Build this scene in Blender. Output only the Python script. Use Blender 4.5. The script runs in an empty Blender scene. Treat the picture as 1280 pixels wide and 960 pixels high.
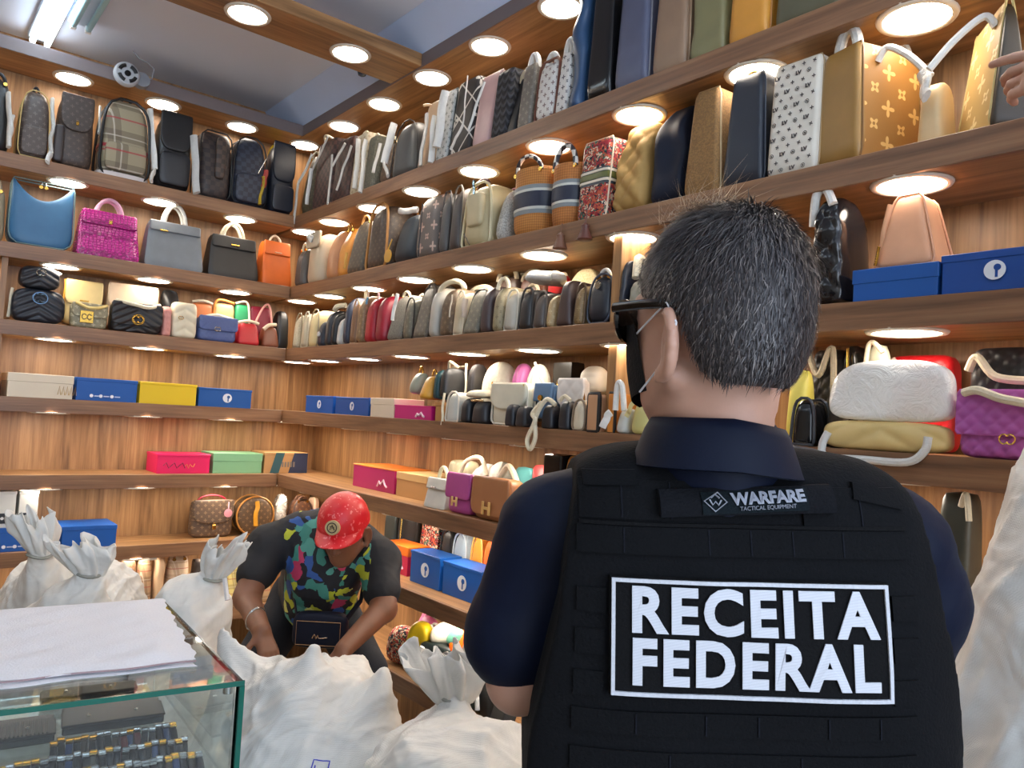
import bpy, math, random
import numpy as np
import openvdb
from mathutils import Vector, Matrix
from mathutils.bvhtree import BVHTree

random.seed(7); rng = np.random.RandomState(7)
SC = bpy.context.scene
COL = SC.collection
PI = math.pi

# ------------------------------------------------------------------ camera
F_PX = 954.785
YAW, PITCH, ROLL = 0.692153, 0.044443, 0.055653
CAM = Vector((-1.7225, -4.0488, 1.5))
fwd = Vector((math.cos(PITCH)*math.sin(YAW), math.cos(PITCH)*math.cos(YAW), math.sin(PITCH)))
rt = fwd.cross(Vector((0, 0, 1))).normalized(); up = rt.cross(fwd)
r2 = rt*math.cos(ROLL) + up*math.sin(ROLL); u2 = -rt*math.sin(ROLL) + up*math.cos(ROLL)
cd = bpy.data.cameras.new('camera'); cam = bpy.data.objects.new('camera', cd); COL.objects.link(cam)
M = Matrix((r2, u2, -fwd)).transposed().to_4x4(); M.translation = CAM
cam.matrix_world = M
cd.sensor_fit = 'HORIZONTAL'; cd.sensor_width = 36; cd.lens = 36*F_PX/1280
cd.clip_start = 0.02; cd.clip_end = 60
SC.camera = cam

# ------------------------------------------------------------------ world, daylight from the open shop front, exposure
LAMP_COL = (1.0, 0.88, 0.74); LAMP_STR = 24.0
w = bpy.data.worlds.new('world'); SC.world = w; w.use_nodes = True
bg = w.node_tree.nodes['Background']; bg.inputs[0].default_value = (0.66, 0.79, 1.0, 1); bg.inputs[1].default_value = 0.7
def area_light(name, loc, rot, sx, sy, power, col):
    l = bpy.data.lights.new(name, 'AREA'); l.shape = 'RECTANGLE'; l.size = sx; l.size_y = sy; l.energy = power; l.color = col
    o = bpy.data.objects.new(name, l); COL.objects.link(o); o.location = loc; o.rotation_euler = rot; return o
area_light('shop_front_daylight', (-2.2, -7.4, 1.9), (math.radians(100), 0, 0), 4.2, 2.6, 230, (0.72, 0.84, 1.0))
SC.view_settings.view_transform = 'Standard'; SC.view_settings.look = 'None'
SC.view_settings.exposure = 0.0; SC.view_settings.gamma = 1.0; SC.view_settings.use_curve_mapping = False

# ------------------------------------------------------------------ materials
MATS = {}
def lin(c):
    return tuple(((v/255)/12.92 if v/255 <= 0.04045 else ((v/255+0.055)/1.055)**2.4) for v in c)
class NT:
    def __init__(s, name, rough=0.5, metal=0.0, **kw):
        s.m = bpy.data.materials.new(name); s.m.use_nodes = True; s.t = s.m.node_tree; s.b = s.t.nodes['Principled BSDF']
        s.b.inputs['Roughness'].default_value = rough; s.b.inputs['Metallic'].default_value = metal
        for k, v in kw.items(): s.b.inputs[k].default_value = v
    def n(s, typ, **kw):
        x = s.t.nodes.new(typ)
        for k, v in kw.items(): setattr(x, k, v)
        return x
    def l(s, a, b): s.t.links.new(a, b)
    def setin(s, node, i, v):
        if isinstance(v, bpy.types.NodeSocket): s.l(v, node.inputs[i])
        elif v is not None: node.inputs[i].default_value = v
    def math(s, op, a, b=None, c=None):
        x = s.n('ShaderNodeMath', operation=op)
        for i, v in enumerate((a, b, c)): s.setin(x, i, v)
        return x.outputs[0]
    def mix(s, f, a, b, mode='MIX'):
        x = s.n('ShaderNodeMix', data_type='RGBA', blend_type=mode)
        s.setin(x, 0, f)
        for i, v in ((6, a), (7, b)):
            if isinstance(v, tuple) and len(v) == 3: v = v + (1,)
            s.setin(x, i, v)
        return x.outputs[2]
    def obj(s, scale=(1, 1, 1), rot=(0, 0, 0)):
        tc = s.n('ShaderNodeTexCoord'); mp = s.n('ShaderNodeMapping')
        s.l(tc.outputs['Object'], mp.inputs[0]); mp.inputs['Scale'].default_value = scale; mp.inputs['Rotation'].default_value = rot
        return mp.outputs[0]
    def xyz(s, v):
        x = s.n('ShaderNodeSeparateXYZ'); s.l(v, x.inputs[0]); return x.outputs
    def noise(s, vec, scale, detail=3, rough=0.5, dist=0.0):
        x = s.n('ShaderNodeTexNoise'); s.l(vec, x.inputs['Vector']); x.inputs['Scale'].default_value = scale
        x.inputs['Detail'].default_value = detail; x.inputs['Roughness'].default_value = rough; x.inputs['Distortion'].default_value = dist
        return x.outputs[0]
    def ramp(s, f, pts, const=False):
        x = s.n('ShaderNodeValToRGB'); s.l(f, x.inputs[0]); e = x.color_ramp.elements
        while len(e) < len(pts): e.new(0.5)
        for i, (p, c) in enumerate(pts): e[i].position = p; e[i].color = c + (1,) if len(c) == 3 else c
        if const: x.color_ramp.interpolation = 'CONSTANT'
        return x.outputs[0]
    def bump(s, h, strength=0.2, dist=0.002):
        x = s.n('ShaderNodeBump'); s.l(h, x.inputs['Height']); x.inputs['Strength'].default_value = strength; x.inputs['Distance'].default_value = dist
        s.l(x.outputs[0], s.b.inputs['Normal'])
    def base(s, c):
        if isinstance(c, tuple): s.b.inputs['Base Color'].default_value = (c + (1,))[:4]
        else: s.l(c, s.b.inputs['Base Color'])

def wood(name, dark, mid, light, sc):
    t = NT(name, 0.42); v = t.obj(sc)
    a = t.noise(v, 1.0, 8, 0.62, 0.8); b = t.noise(v, 3.6, 5, 0.6, 0.3); g = t.noise(v, 0.35, 2, 0.5, 0.4)
    f = t.math('ADD', t.math('MULTIPLY', a, 0.55), t.math('ADD', t.math('MULTIPLY', b, 0.25), t.math('MULTIPLY', g, 0.2)))
    t.base(t.ramp(f, [(0.36, dark), (0.5, mid), (0.64, light)])); t.bump(b, 0.08, 0.001)
    return t.m
WD, WM, WL = lin((108, 76, 46)), lin((156, 114, 72)), lin((190, 146, 98))
FD, FM, FL = lin((90, 62, 42)), lin((130, 92, 64)), lin((158, 118, 84))
MATS['wood_v'] = wood('wood_upright_grain', WD, WM, WL, (22, 22, 1.1))
MATS['wood_hx'] = wood('wood_grain_along_x', FD, FM, FL, (1.1, 26, 26))
MATS['wood_hy'] = wood('wood_grain_along_y', FD, FM, FL, (26, 1.1, 26))
MATS['top_x'] = wood('shelf_face_along_x', WD, WM, WL, (1.1, 20, 20))
MATS['top_y'] = wood('shelf_face_along_y', WD, WM, WL, (20, 1.1, 20))

def mat(spec):
    """spec: 'kind:r,g,b[:r,g,b]' -> cached procedural material"""
    if not isinstance(spec, str): return spec
    if spec in MATS: return MATS[spec]
    p = spec.split(':'); kind = p[0]; c = [lin(tuple(int(x) for x in q.split(','))) for q in p[1:]]
    a = c[0] if c else (0.5, 0.5, 0.5); b = c[1] if len(c) > 1 else a
    nm = kind + '_' + str(len(MATS))
    if kind in ('lea', 'pat', 'sat'):       # leather, patent leather, satin cloth
        t = NT(nm, {'lea': 0.42, 'pat': 0.16, 'sat': 0.6}[kind]); v = t.obj()
        n1 = t.noise(v, 14, 3); t.base(t.mix(n1, tuple(x*0.8 for x in a), tuple(min(1, x*1.15) for x in a)))
        if kind != 'pat': t.bump(t.noise(v, 420, 2), 0.25, 0.0006)
        if kind == 'sat': t.b.inputs['Specular IOR Level'].default_value = 0.2
    elif kind in ('mono', 'monob'):     # canvas with small four petal flowers
        s = 26.0 if kind == 'mono' else 11.0
        t = NT(nm, 0.5); x, y, z = t.xyz(t.obj())
        u = t.math('MULTIPLY', t.math('ADD', x, y), s); vv = t.math('MULTIPLY', z, s)
        masks = []
        for k, off in ((0, 0.0), (1, 0.5)):
            fu = t.math('SUBTRACT', t.math('FRACT', t.math('ADD', u, 50+off)), 0.5); fv = t.math('SUBTRACT', t.math('FRACT', t.math('ADD', vv, 50+off)), 0.5)
            r = t.math('SQRT', t.math('ADD', t.math('MULTIPLY', fu, fu), t.math('MULTIPLY', fv, fv)))
            th = t.math('ARCTAN2', fv, fu)
            lim = t.math('MULTIPLY_ADD', t.math('COSINE', t.math('MULTIPLY_ADD', th, 4.0, PI*k)), 0.09 if k == 0 else 0.05, 0.15 if k == 0 else 0.13)
            m1 = t.math('LESS_THAN', r, lim)
            if k: m1 = t.math('SUBTRACT', m1, t.math('LESS_THAN', r, 0.05))
            masks.append(m1)
        m = t.math('MAXIMUM', masks[0], masks[1])
        t.base(t.mix(m, a, b))
        t.bump(t.noise(t.obj(), 400, 2), 0.2, 0.0006)
    elif kind == 'check':
        t = NT(nm, 0.5); ck = t.n('ShaderNodeTexChecker'); x, y, z = t.xyz(t.obj())
        cb = t.n('ShaderNodeCombineXYZ'); t.l(t.math('ADD', t.math('ADD', x, y), 10), cb.inputs[0]); t.l(z, cb.inputs[1]); cb.inputs[2].default_value = 0.01
        t.l(cb.outputs[0], ck.inputs[0]); ck.inputs['Scale'].default_value = 42; ck.inputs[1].default_value = a+(1,); ck.inputs[2].default_value = b+(1,)
        t.base(ck.outputs[0])
    elif kind == 'plaid':
        t = NT(nm, 0.7); x, y, z = t.xyz(t.obj()); col = a; s = 13 if len(c) < 3 else 6
        def band(q, lo, hi): 
            f = t.math('FRACT', t.math('MULTIPLY_ADD', q, s, 50)); return t.math('MULTIPLY', t.math('GREATER_THAN', f, lo), t.math('LESS_THAN', f, hi))
        h = t.math('ADD', x, y)
        for q in (h, z): col = t.mix(t.math('MULTIPLY', band(q, 0.1, 0.42), 0.5), col, b)
        for q in (h, z):
            col = t.mix(t.math('MULTIPLY', band(q, 0.22, 0.26), 0.35), col, (0.8, 0.72, 0.6)); col = t.mix(t.math('MULTIPLY', band(z, 0.75, 0.80), 0.5), col, lin((160, 50, 55)))
        t.base(col)
    elif kind == 'tweed':
        t = NT(nm, 0.85); v = t.obj(); n1 = t.noise(v, 170, 2, 0.8)
        t.base(t.ramp(n1, [(0.4, a), (0.58, b)])); t.bump(n1, 0.6, 0.002)
    elif kind == 'cable':
        t = NT(nm, 0.7); x, y, z = t.xyz(t.obj()); h = t.math('ADD', x, y)
        f = t.math('SINE', t.math('ADD', t.math('MULTIPLY', z, 190), t.math('MULTIPLY', t.math('ABSOLUTE', t.math('SINE', t.math('MULTIPLY', h, 90))), 3.0)))
        t.base(t.mix(t.math('GREATER_THAN', f, 0.35), a, b)); t.bump(f, 0.5, 0.004)
    elif kind == 'cross':      # crossing straps with stars
        t = NT(nm, 0.6); x, y, z = t.xyz(t.obj()); h = t.math('ADD', x, y)
        def ln(q): 
            f = t.math('ABSOLUTE', t.math('SUBTRACT', t.math('FRACT', t.math('MULTIPLY_ADD', q, 6.4, 40.3)), 0.5)); return t.math('LESS_THAN', f, 0.03)
        m = t.math('MAXIMUM', ln(t.math('ADD', h, z)), ln(t.math('SUBTRACT', h, z)))
        fu = t.math('SUBTRACT', t.math('FRACT', t.math('MULTIPLY_ADD', h, 6.4, 40.5)), 0.5); fv = t.math('SUBTRACT', t.math('FRACT', t.math('MULTIPLY_ADD', z, 6.4, 40.5)), 0.5)
        r = t.math('SQRT', t.math('ADD', t.math('MULTIPLY', fu, fu), t.math('MULTIPLY', fv, fv))); th = t.math('ARCTAN2', fv, fu)
        st = t.math('LESS_THAN', r, t.math('MULTIPLY_ADD', t.math('COSINE', t.math('MULTIPLY', th, 4.0)), 0.09, 0.12))
        st = t.math('SUBTRACT', st, t.math('LESS_THAN', r, 0.03))
        t.base(t.mix(t.math('MAXIMUM', m, st), a, b))
    elif kind == 'tapestry':
        t = NT(nm, 0.85); v = t.obj(); vo = t.n('ShaderNodeTexVoronoi'); vo.inputs['Scale'].default_value = 17
        ds = t.n('ShaderNodeVectorMath', operation='ADD'); t.l(v, ds.inputs[0]); nz = t.n('ShaderNodeTexNoise'); nz.inputs['Scale'].default_value = 22; t.l(v, nz.inputs[0]); t.l(nz.outputs[1], ds.inputs[1])
        t.l(ds.outputs[0], vo.inputs['Vector']); sp = t.n('ShaderNodeSeparateColor'); t.l(vo.outputs['Color'], sp.inputs[0])
        t.base(t.ramp(sp.outputs[0], [(0.0, lin((30, 32, 46))), (0.25, lin((190, 90, 60))), (0.5, lin((215, 195, 170))), (0.68, lin((60, 110, 90))), (0.8, lin((150, 40, 50)))], True))
    elif kind == 'basket':
        t = NT(nm, 0.75); x, y, z = t.xyz(t.obj())
        f = t.math('MULTIPLY', t.math('SINE', t.math('MULTIPLY', t.math('ADD', x, y), 560)), 1.0); g = t.math('SINE', t.math('MULTIPLY', z, 700))
        k = t.math('MULTIPLY_ADD', t.math('ADD', f, g), 0.25, 0.5)
        t.base(t.mix(k, tuple(q*0.55 for q in a), a)); t.bump(k, 0.6, 0.002)
    elif kind == 'croc':
        t = NT(nm, 0.2); v = t.obj((1, 1, 1.3)); vo = t.n('ShaderNodeTexVoronoi', feature='DISTANCE_TO_EDGE'); vo.inputs['Scale'].default_value = 62; vo.inputs['Randomness'].default_value = 0.35
        t.l(v, vo.inputs['Vector']); k = t.math('MINIMUM', t.math('MULTIPLY', vo.outputs[0], 6), 1.0)
        t.base(t.mix(k, tuple(q*0.35 for q in a), a)); t.bump(k, 0.5, 0.003)
    elif kind == 'wrap':       # white protective foam or tissue
        t = NT(nm, 0.55); v = t.obj(); n1 = t.noise(v, 60, 4, 0.6); t.base(t.mix(n1, tuple(x*0.8 for x in a), a)); t.bump(n1, 0.7, 0.006)
        t.b.inputs['Subsurface Weight'].default_value = 0.0
    elif kind == 'film':       # cloudy clear plastic
        t = NT(nm, 0.18); v = t.obj(); n1 = t.noise(v, 18, 5, 0.65, 1.5); t.base(a); t.bump(n1, 0.9, 0.012)
        t.b.inputs['Alpha'].default_value = 0.88; t.b.inputs['Coat Weight'].default_value = 0.6
    elif kind == 'sack':       # woven polypropylene
        t = NT(nm, 0.42); v = t.obj(); x, y, z = t.xyz(v); n1 = t.noise(v, 5, 5, 0.6)
        wv = t.math('ADD', t.math('SINE', t.math('MULTIPLY', t.math('ADD', x, y), 2600)), t.math('SINE', t.math('MULTIPLY', z, 2600)))
        t.base(t.mix(n1, tuple(q*0.86 for q in a), a)); 
        cr = t.noise(v, 4.5, 3, 0.5, 1.2)
        t.bump(t.math('ADD', t.math('MULTIPLY', wv, 0.003), t.math('MULTIPLY', cr, 1.0)), 0.7, 0.04)
        t.b.inputs['Transmission Weight'].default_value = 0.0; t.b.inputs['Subsurface Weight'].default_value = 0.15; t.b.inputs['Subsurface Radius'].default_value = (0.05, 0.05, 0.05)
    elif kind == 'cloth':
        t = NT(nm, 0.9, 0.0, **{'Specular IOR Level': 0.2}); v = t.obj(); n1 = t.noise(v, 260, 2); n2 = t.noise(v, 12, 4); t.base(t.mix(t.math('MULTIPLY', n1, 0.6), a, b)); t.bump(t.math('ADD', n1, t.math('MULTIPLY', n2, 2.0)), 0.45, 0.003)
    elif kind == 'card':
        t = NT(nm, 0.5); v = t.obj(); t.base(t.mix(t.noise(v, 6, 3), tuple(q*0.92 for q in a), a))
    elif kind == 'met':
        t = NT(nm, 0.25, 1.0); v = t.obj(); t.base(t.mix(t.noise(v, 30, 2), tuple(q*0.85 for q in a), a))
    elif kind == 'foil':
        t = NT(nm, 0.22, 0.7); v = t.obj(); t.base(a); t.bump(t.noise(v, 26, 5, 0.7, 1.0), 1.0, 0.02)
    elif kind == 'skin':
        t = NT(nm, 0.5); v = t.obj(); n1 = t.noise(v, 35, 4); t.base(t.mix(n1, tuple(q*0.82 for q in a), a)); t.bump(t.noise(v, 380, 3), 0.15, 0.0008)
        t.b.inputs['Subsurface Weight'].default_value = 0.12; t.b.inputs['Subsurface Radius'].default_value = (0.02, 0.008, 0.004)
    else: raise ValueError(spec)
    MATS[spec] = t.m
    return t.m
GOLD = 'met:214,170,80'; SILV = 'met:190,190,190'; WRAP = 'wrap:226,224,218'; CREAMW = 'wrap:232,220,190'

# ------------------------------------------------------------------ mesh helpers
def link(name, me, m, parent=None, loc=None, smooth=True, ang=45):
    me.materials.append(mat(m)) if m is not None else None
    if smooth:
        me.polygons.foreach_set('use_smooth', [True]*len(me.polygons))
        if ang: me.set_sharp_from_angle(angle=math.radians(ang))
    o = bpy.data.objects.new(name, me); COL.objects.link(o)
    if parent is not None: o.parent = parent
    if loc is not None: o.location = loc
    return o
def mesh(name, V, Fc):
    me = bpy.data.meshes.new(name); me.from_pydata([tuple(v) for v in V], [], [tuple(f) for f in Fc]); me.validate(); me.update(); return me
def tag(o, label=None, cat=None, group=None, kind=None):
    for k, v in (('label', label), ('category', cat), ('group', group), ('kind', kind)):
        if v: o[k] = v
    return o
def empty(name, loc, rz=0.0, label=None, cat=None, group=None):
    o = bpy.data.objects.new(name, None); COL.objects.link(o); o.location = loc; o.rotation_euler = (0, 0, rz); o.empty_display_size = 0.05
    return tag(o, label, cat, group)
class MB:
    def __init__(s): s.v = []; s.f = []
    def add(s, V, Fc):
        n = len(s.v); s.v += [tuple(v) for v in V]; s.f += [tuple(i+n for i in f) for f in Fc]; return s
    def box(s, x0, x1, y0, y1, z0, z1, rot=None, c=None):
        V = [Vector((x, y, z)) for z in (z0, z1) for y in (y0, y1) for x in (x0, x1)]
        if rot is not None: V = [rot @ (v) + (c or Vector()) for v in V]
        return s.add(V, [(0, 2, 3, 1), (4, 5, 7, 6), (0, 1, 5, 4), (1, 3, 7, 5), (3, 2, 6, 7), (2, 0, 4, 6)])
    def bbox(s, x0, x1, y0, y1, z0, z1, b=0.003):       # box with chamfered edges
        bm = {}
        V = []; 
        for sx in (0, 1):
            for sy in (0, 1):
                for sz in (0, 1):
                    X = (x0, x1)[sx]; Y = (y0, y1)[sy]; Z = (z0, z1)[sz]
                    dx = b*(1-2*sx); dy = b*(1-2*sy); dz = b*(1-2*sz)
                    for k, q in enumerate(((X, Y+dy, Z+dz), (X+dx, Y, Z+dz), (X+dx, Y+dy, Z))): bm[(sx, sy, sz, k)] = len(V); V.append(q)
        g = lambda sx, sy, sz, k: bm[(sx, sy, sz, k)]
        Fc = []
        for sx in (0, 1): q = [g(sx, 0, 0, 0), g(sx, 0, 1, 0), g(sx, 1, 1, 0), g(sx, 1, 0, 0)]; Fc.append(q if sx == 0 else q[::-1])
        for sy in (0, 1): q = [g(0, sy, 0, 1), g(1, sy, 0, 1), g(1, sy, 1, 1), g(0, sy, 1, 1)]; Fc.append(q if sy == 0 else q[::-1])
        for sz in (0, 1): q = [g(0, 0, sz, 2), g(0, 1, sz, 2), g(1, 1, sz, 2), g(1, 0, sz, 2)]; Fc.append(q if sz == 0 else q[::-1])
        for a in (0, 1):
            for b_ in (0, 1):
                Fc.append((g(a, b_, 0, 0), g(a, b_, 1, 0), g(a, b_, 1, 1), g(a, b_, 0, 1)))
                Fc.append((g(a, 0, b_, 0), g(a, 1, b_, 0), g(a, 1, b_, 2), g(a, 0, b_, 2)))
                Fc.append((g(0, a, b_, 1), g(1, a, b_, 1), g(1, a, b_, 2), g(0, a, b_, 2)))
        for sx in (0, 1):
            for sy in (0, 1):
                for sz in (0, 1): Fc.append(tuple(g(sx, sy, sz, k) for k in range(3)))
        return s.add(V, Fc)
    def tube(s, pts, r, n=8, closed=False, cap=True, flat=1.0):
        P = [Vector(p) for p in pts]; N = len(P); V = []; Fc = []
        rr = r if isinstance(r, (list, tuple)) else [r]*N
        nrm = None
        for i in range(N):
            if closed: t = (P[(i+1) % N]-P[i-1])
            else: t = P[min(i+1, N-1)]-P[max(i-1, 0)]
            if t.length < 1e-9: t = Vector((0, 0, 1))
            t.normalize()
            if nrm is None:
                nrm = t.cross(Vector((0, 0, 1)));
                if nrm.length < 0.1: nrm = t.cross(Vector((0, 1, 0)))
            nrm = (nrm - t*nrm.dot(t)).normalized(); bn = t.cross(nrm)
            for k in range(n):
                a = 2*PI*k/n; V.append(P[i]+(nrm*math.cos(a)*flat+bn*math.sin(a))*rr[i])
        M_ = N if closed else N-1
        for i in range(M_):
            for k in range(n): Fc.append((i*n+k, i*n+(k+1) % n, ((i+1) % N)*n+(k+1) % n, ((i+1) % N)*n+k))
        if cap and not closed: Fc += [tuple(range(n))[::-1], tuple((N-1)*n+k for k in range(n))]
        return s.add(V, Fc)
    def lathe(s, prof, c=(0, 0, 0), n=20, axis='z'):
        V = []; Fc = []
        for r, z in prof:
            for k in range(n):
                a = 2*PI*k/n; p = (r*math.cos(a), r*math.sin(a), z)
                if axis == 'y': p = (p[0], p[2], p[1])
                V.append((p[0]+c[0], p[1]+c[1], p[2]+c[2]))
        for i in range(len(prof)-1):
            for k in range(n): Fc.append((i*n+k, i*n+(k+1) % n, (i+1)*n+(k+1) % n, (i+1)*n+k))
        Fc += [tuple(range(n))[::-1], tuple((len(prof)-1)*n+k for k in range(n))]
        return s.add(V, Fc)
    def build(s, name, m, parent=None, loc=None, smooth=True, ang=40): return link(name, mesh(name, s.v, s.f), m, parent, loc, smooth, ang)

def pad(W, D, H, tw=1.0, td=1.0, p=6, qb=10, qt=6, mb=10, mt=6, pat=None, nu=18, nv=16, c=(0, 0, 0), lean=0.0, crumple=0.0, sag=0.0, seed=0, pitch=0.03, amp=0.004):
    """pillow-like closed solid, standing on z=0, centred in x and y"""
    a = np.linspace(-1, 1, nu+1); s = np.sin(a*PI/2); b = np.linspace(-1, 1, nv+1); q = np.sin(b*PI/2); t = (q+1)/2
    S, T = np.meshgrid(s, t); Q = 2*T-1
    m = np.where(Q < 0, mb, mt); qq = np.where(Q < 0, qb, qt)
    hw = (1-np.abs(Q)**m).clip(0)**(1/m); hw = np.maximum(hw, np.where(m >= 12, 0.95, 0.02))
    th = (1-np.abs(S)**p).clip(0)**(1/p)*(1-np.abs(Q)**qq).clip(0)**(1/qq)
    X = S*hw*W/2*(1+(tw-1)*T); Z = T*H - sag*H*(1-S**2)*T**2; dd = D/2*(1+(td-1)*T); Y = th*dd
    if pat:
        e = th**2*amp
        if pat == 'quilt': pt = np.sqrt(np.abs(np.sin(PI*(X/pitch+Z/pitch))*np.sin(PI*(X/pitch-Z/pitch))))
        elif pat == 'chev': pt = np.abs(np.sin(PI*(Z/pitch+np.abs(X)/pitch*0.55)))
        elif pat == 'vert': pt = np.abs(np.sin(PI*X/pitch))
        elif pat == 'horiz': pt = np.abs(np.sin(PI*Z/pitch))
        Y = Y + e*pt
    V = []; idx = -np.ones((2, nv+1, nu+1), int)
    rg = np.random.RandomState(seed+11); ph = rg.rand(6)*6.28; fr = 14+rg.rand(6)*30
    for side in (0, 1):
        for j in range(nv+1):
            for i in range(nu+1):
                if side and (i in (0, nu) or j in (0, nv)): idx[1, j, i] = idx[0, j, i]; continue
                x, z = X[j, i], Z[j, i]; y = (-1 if side == 0 else 1)*Y[j, i]
                if crumple:
                    k = crumple*(math.sin(fr[0]*x+fr[1]*z+ph[0])+math.sin(fr[2]*z-fr[3]*x+ph[1])+math.sin(1.7*fr[4]*(x+y)+ph[2]))
                    y += k*(-1 if side == 0 else 1)*min(1, th[j, i]*1.5); x += crumple*1.2*math.sin(fr[5]*z+ph[3]+4*y)*T[j, i]
                idx[side, j, i] = len(V); V.append((x+c[0], y+c[1]+lean*z, max(0, z)+c[2]))
    Fc = []
    for j in range(nv):
        for i in range(nu):
            Fc.append((idx[0, j, i], idx[0, j, i+1], idx[0, j+1, i+1], idx[0, j+1, i]))
            Fc.append((idx[1, j, i+1], idx[1, j, i], idx[1, j+1, i], idx[1, j+1, i+1]))
    return V, Fc
def padm(name, m, parent, ang=None, **kw):
    V, Fc = pad(**kw); return link(name, mesh(name, V, Fc), m, parent, None, True, ang)
def arc(ax, y, z0, hh, n=14, ex=2.0, x0=0.0):
    P = []
    for k in range(n+1):
        a = PI*k/n; cx = math.copysign(abs(math.cos(a))**(2/ex), math.cos(a)); P.append((x0-ax*cx, y, z0+hh*abs(math.sin(a))**(2/ex)))
    return P
def txt(s, size, bold=0.0, extrude=0.0, sx=1.0, space=1.0):
    """text outline as a flat mesh in the x-y plane, centred; returns verts, faces"""
    cu = bpy.data.curves.new('t', 'FONT'); cu.body = s; cu.size = size; cu.offset = bold; cu.extrude = extrude; cu.align_x = 'CENTER'; cu.align_y = 'CENTER'; cu.resolution_u = 4; cu.space_character = space
    o = bpy.data.objects.new('t', cu); COL.objects.link(o); dg = bpy.context.evaluated_depsgraph_get(); me = bpy.data.meshes.new_from_object(o.evaluated_get(dg))
    V = [(v.co.x*sx, v.co.y, v.co.z) for v in me.vertices]; Fc = [tuple(p.vertices) for p in me.polygons]
    bpy.data.objects.remove(o); bpy.data.meshes.remove(me); bpy.data.curves.remove(cu); return V, Fc
def wall_text(s, size, x, y, z, name, m, parent, bold=0.0, sx=1.0, rot=0.0):
    """text standing in the x-z plane facing -y"""
    V, Fc = txt(s, size, bold, 0.0004, sx); c_, s_ = math.cos(rot), math.sin(rot)
    V = [(x+a*c_-b*s_, y-c, z+a*s_+b*c_) for a, b, c in V]
    return link(name, mesh(name, V, Fc), m, parent, None, False)

# ------------------------------------------------------------------ implicit surfaces (openvdb)
def spline(pts, n=6):
    pts = [Vector(p) for p in pts]; sm = []
    for i in range(len(pts)-1):
        p0, p1, p2, p3 = pts[max(i-1, 0)], pts[i], pts[i+1], pts[min(i+2, len(pts)-1)]
        for t in np.linspace(0, 1, n, endpoint=False): sm.append(0.5*((2*p1)+(p2-p0)*t+(2*p0-5*p1+4*p2-p3)*t*t+(3*p1-p0-3*p2+p3)*t**3))
    sm.append(pts[-1]); return sm
class SDF:
    def __init__(s, lo, hi, vx):
        s.lo = np.array(lo, float); s.vx = vx; n = np.ceil((np.array(hi)-s.lo)/vx).astype(int)+1; s.n = n
        s.X = (s.lo[0]+vx*np.arange(n[0]))[:, None, None]; s.Y = (s.lo[1]+vx*np.arange(n[1]))[None, :, None]; s.Z = (s.lo[2]+vx*np.arange(n[2]))[None, None, :]
        s.F = np.full(tuple(n), 1.0, np.float32)
    def _u(s, d, k):
        if k <= 0: return np.minimum(s.F, d)
        h = np.maximum(k-np.abs(s.F-d), 0)/k; return np.minimum(s.F, d)-h*h*k*0.25
    def sub_box(s, lo, hi):
        i0 = np.clip(np.floor((np.array(lo)-s.lo)/s.vx).astype(int), 0, s.n); i1 = np.clip(np.ceil((np.array(hi)-s.lo)/s.vx).astype(int)+1, 0, s.n)
        return tuple(slice(a, b) for a, b in zip(i0, i1))
    def _apply(s, fn, lo, hi, k):
        sl = s.sub_box(np.array(lo)-k-0.03, np.array(hi)+k+0.03)
        if any(q.stop <= q.start for q in sl): return s
        X = s.X[sl[0]]; Y = s.Y[:, sl[1]]; Z = s.Z[:, :, sl[2]]; d = fn(X, Y, Z).astype(np.float32); Fs = s.F[sl]
        if k <= 0: s.F[sl] = np.minimum(Fs, d)
        else: h = np.maximum(k-np.abs(Fs-d), 0)/k; s.F[sl] = np.minimum(Fs, d)-h*h*k*0.25
        return s
    def cap(s, a, b, ra, rb=None, k=0.02):
        rb = ra if rb is None else rb; a = np.array(a, float); b = np.array(b, float); ab = b-a; L = (ab@ab)+1e-12; R = max(ra, rb)
        def fn(X, Y, Z):
            h = np.clip(((X-a[0])*ab[0]+(Y-a[1])*ab[1]+(Z-a[2])*ab[2])/L, 0, 1)
            return np.sqrt((X-a[0]-h*ab[0])**2+(Y-a[1]-h*ab[1])**2+(Z-a[2]-h*ab[2])**2)-(ra+(rb-ra)*h)
        return s._apply(fn, np.minimum(a, b)-R, np.maximum(a, b)+R, k)
    def ell(s, c, r, k=0.02, R=None, pw=2.0, sub=False):
        c = np.array(c, float); r = np.array(r, float); Rm = np.eye(3) if R is None else np.array(R); ext = np.full(3, r.max()) if R is not None else r
        def fn(X, Y, Z):
            x, y, z = X-c[0], Y-c[1], Z-c[2]
            u = [Rm[0, i]*x+Rm[1, i]*y+Rm[2, i]*z for i in range(3)]
            q = (np.abs(u[0]/r[0])**pw+np.abs(u[1]/r[1])**pw+np.abs(u[2]/r[2])**pw)**(1/pw)
            return (q-1)*r.min()
        if sub:
            sl = s.sub_box(c-ext-0.03, c+ext+0.03); X = s.X[sl[0]]; Y = s.Y[:, sl[1]]; Z = s.Z[:, :, sl[2]]; s.F[sl] = np.maximum(s.F[sl], -fn(X, Y, Z).astype(np.float32)); return s
        return s._apply(fn, c-ext, c+ext, k)
    def mesh(s, name, smooth=0):
        g = openvdb.FloatGrid(1.0); A = np.ascontiguousarray(np.clip(s.F, -1, 1)); 
        A[0] = A[-1] = 1; A[:, 0] = A[:, -1] = 1; A[:, :, 0] = A[:, :, -1] = 1
        g.copyFromArray(A); P, Qd = g.convertToQuads(isovalue=0.0)
        P = P*s.vx+s.lo; return P, Qd
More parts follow.
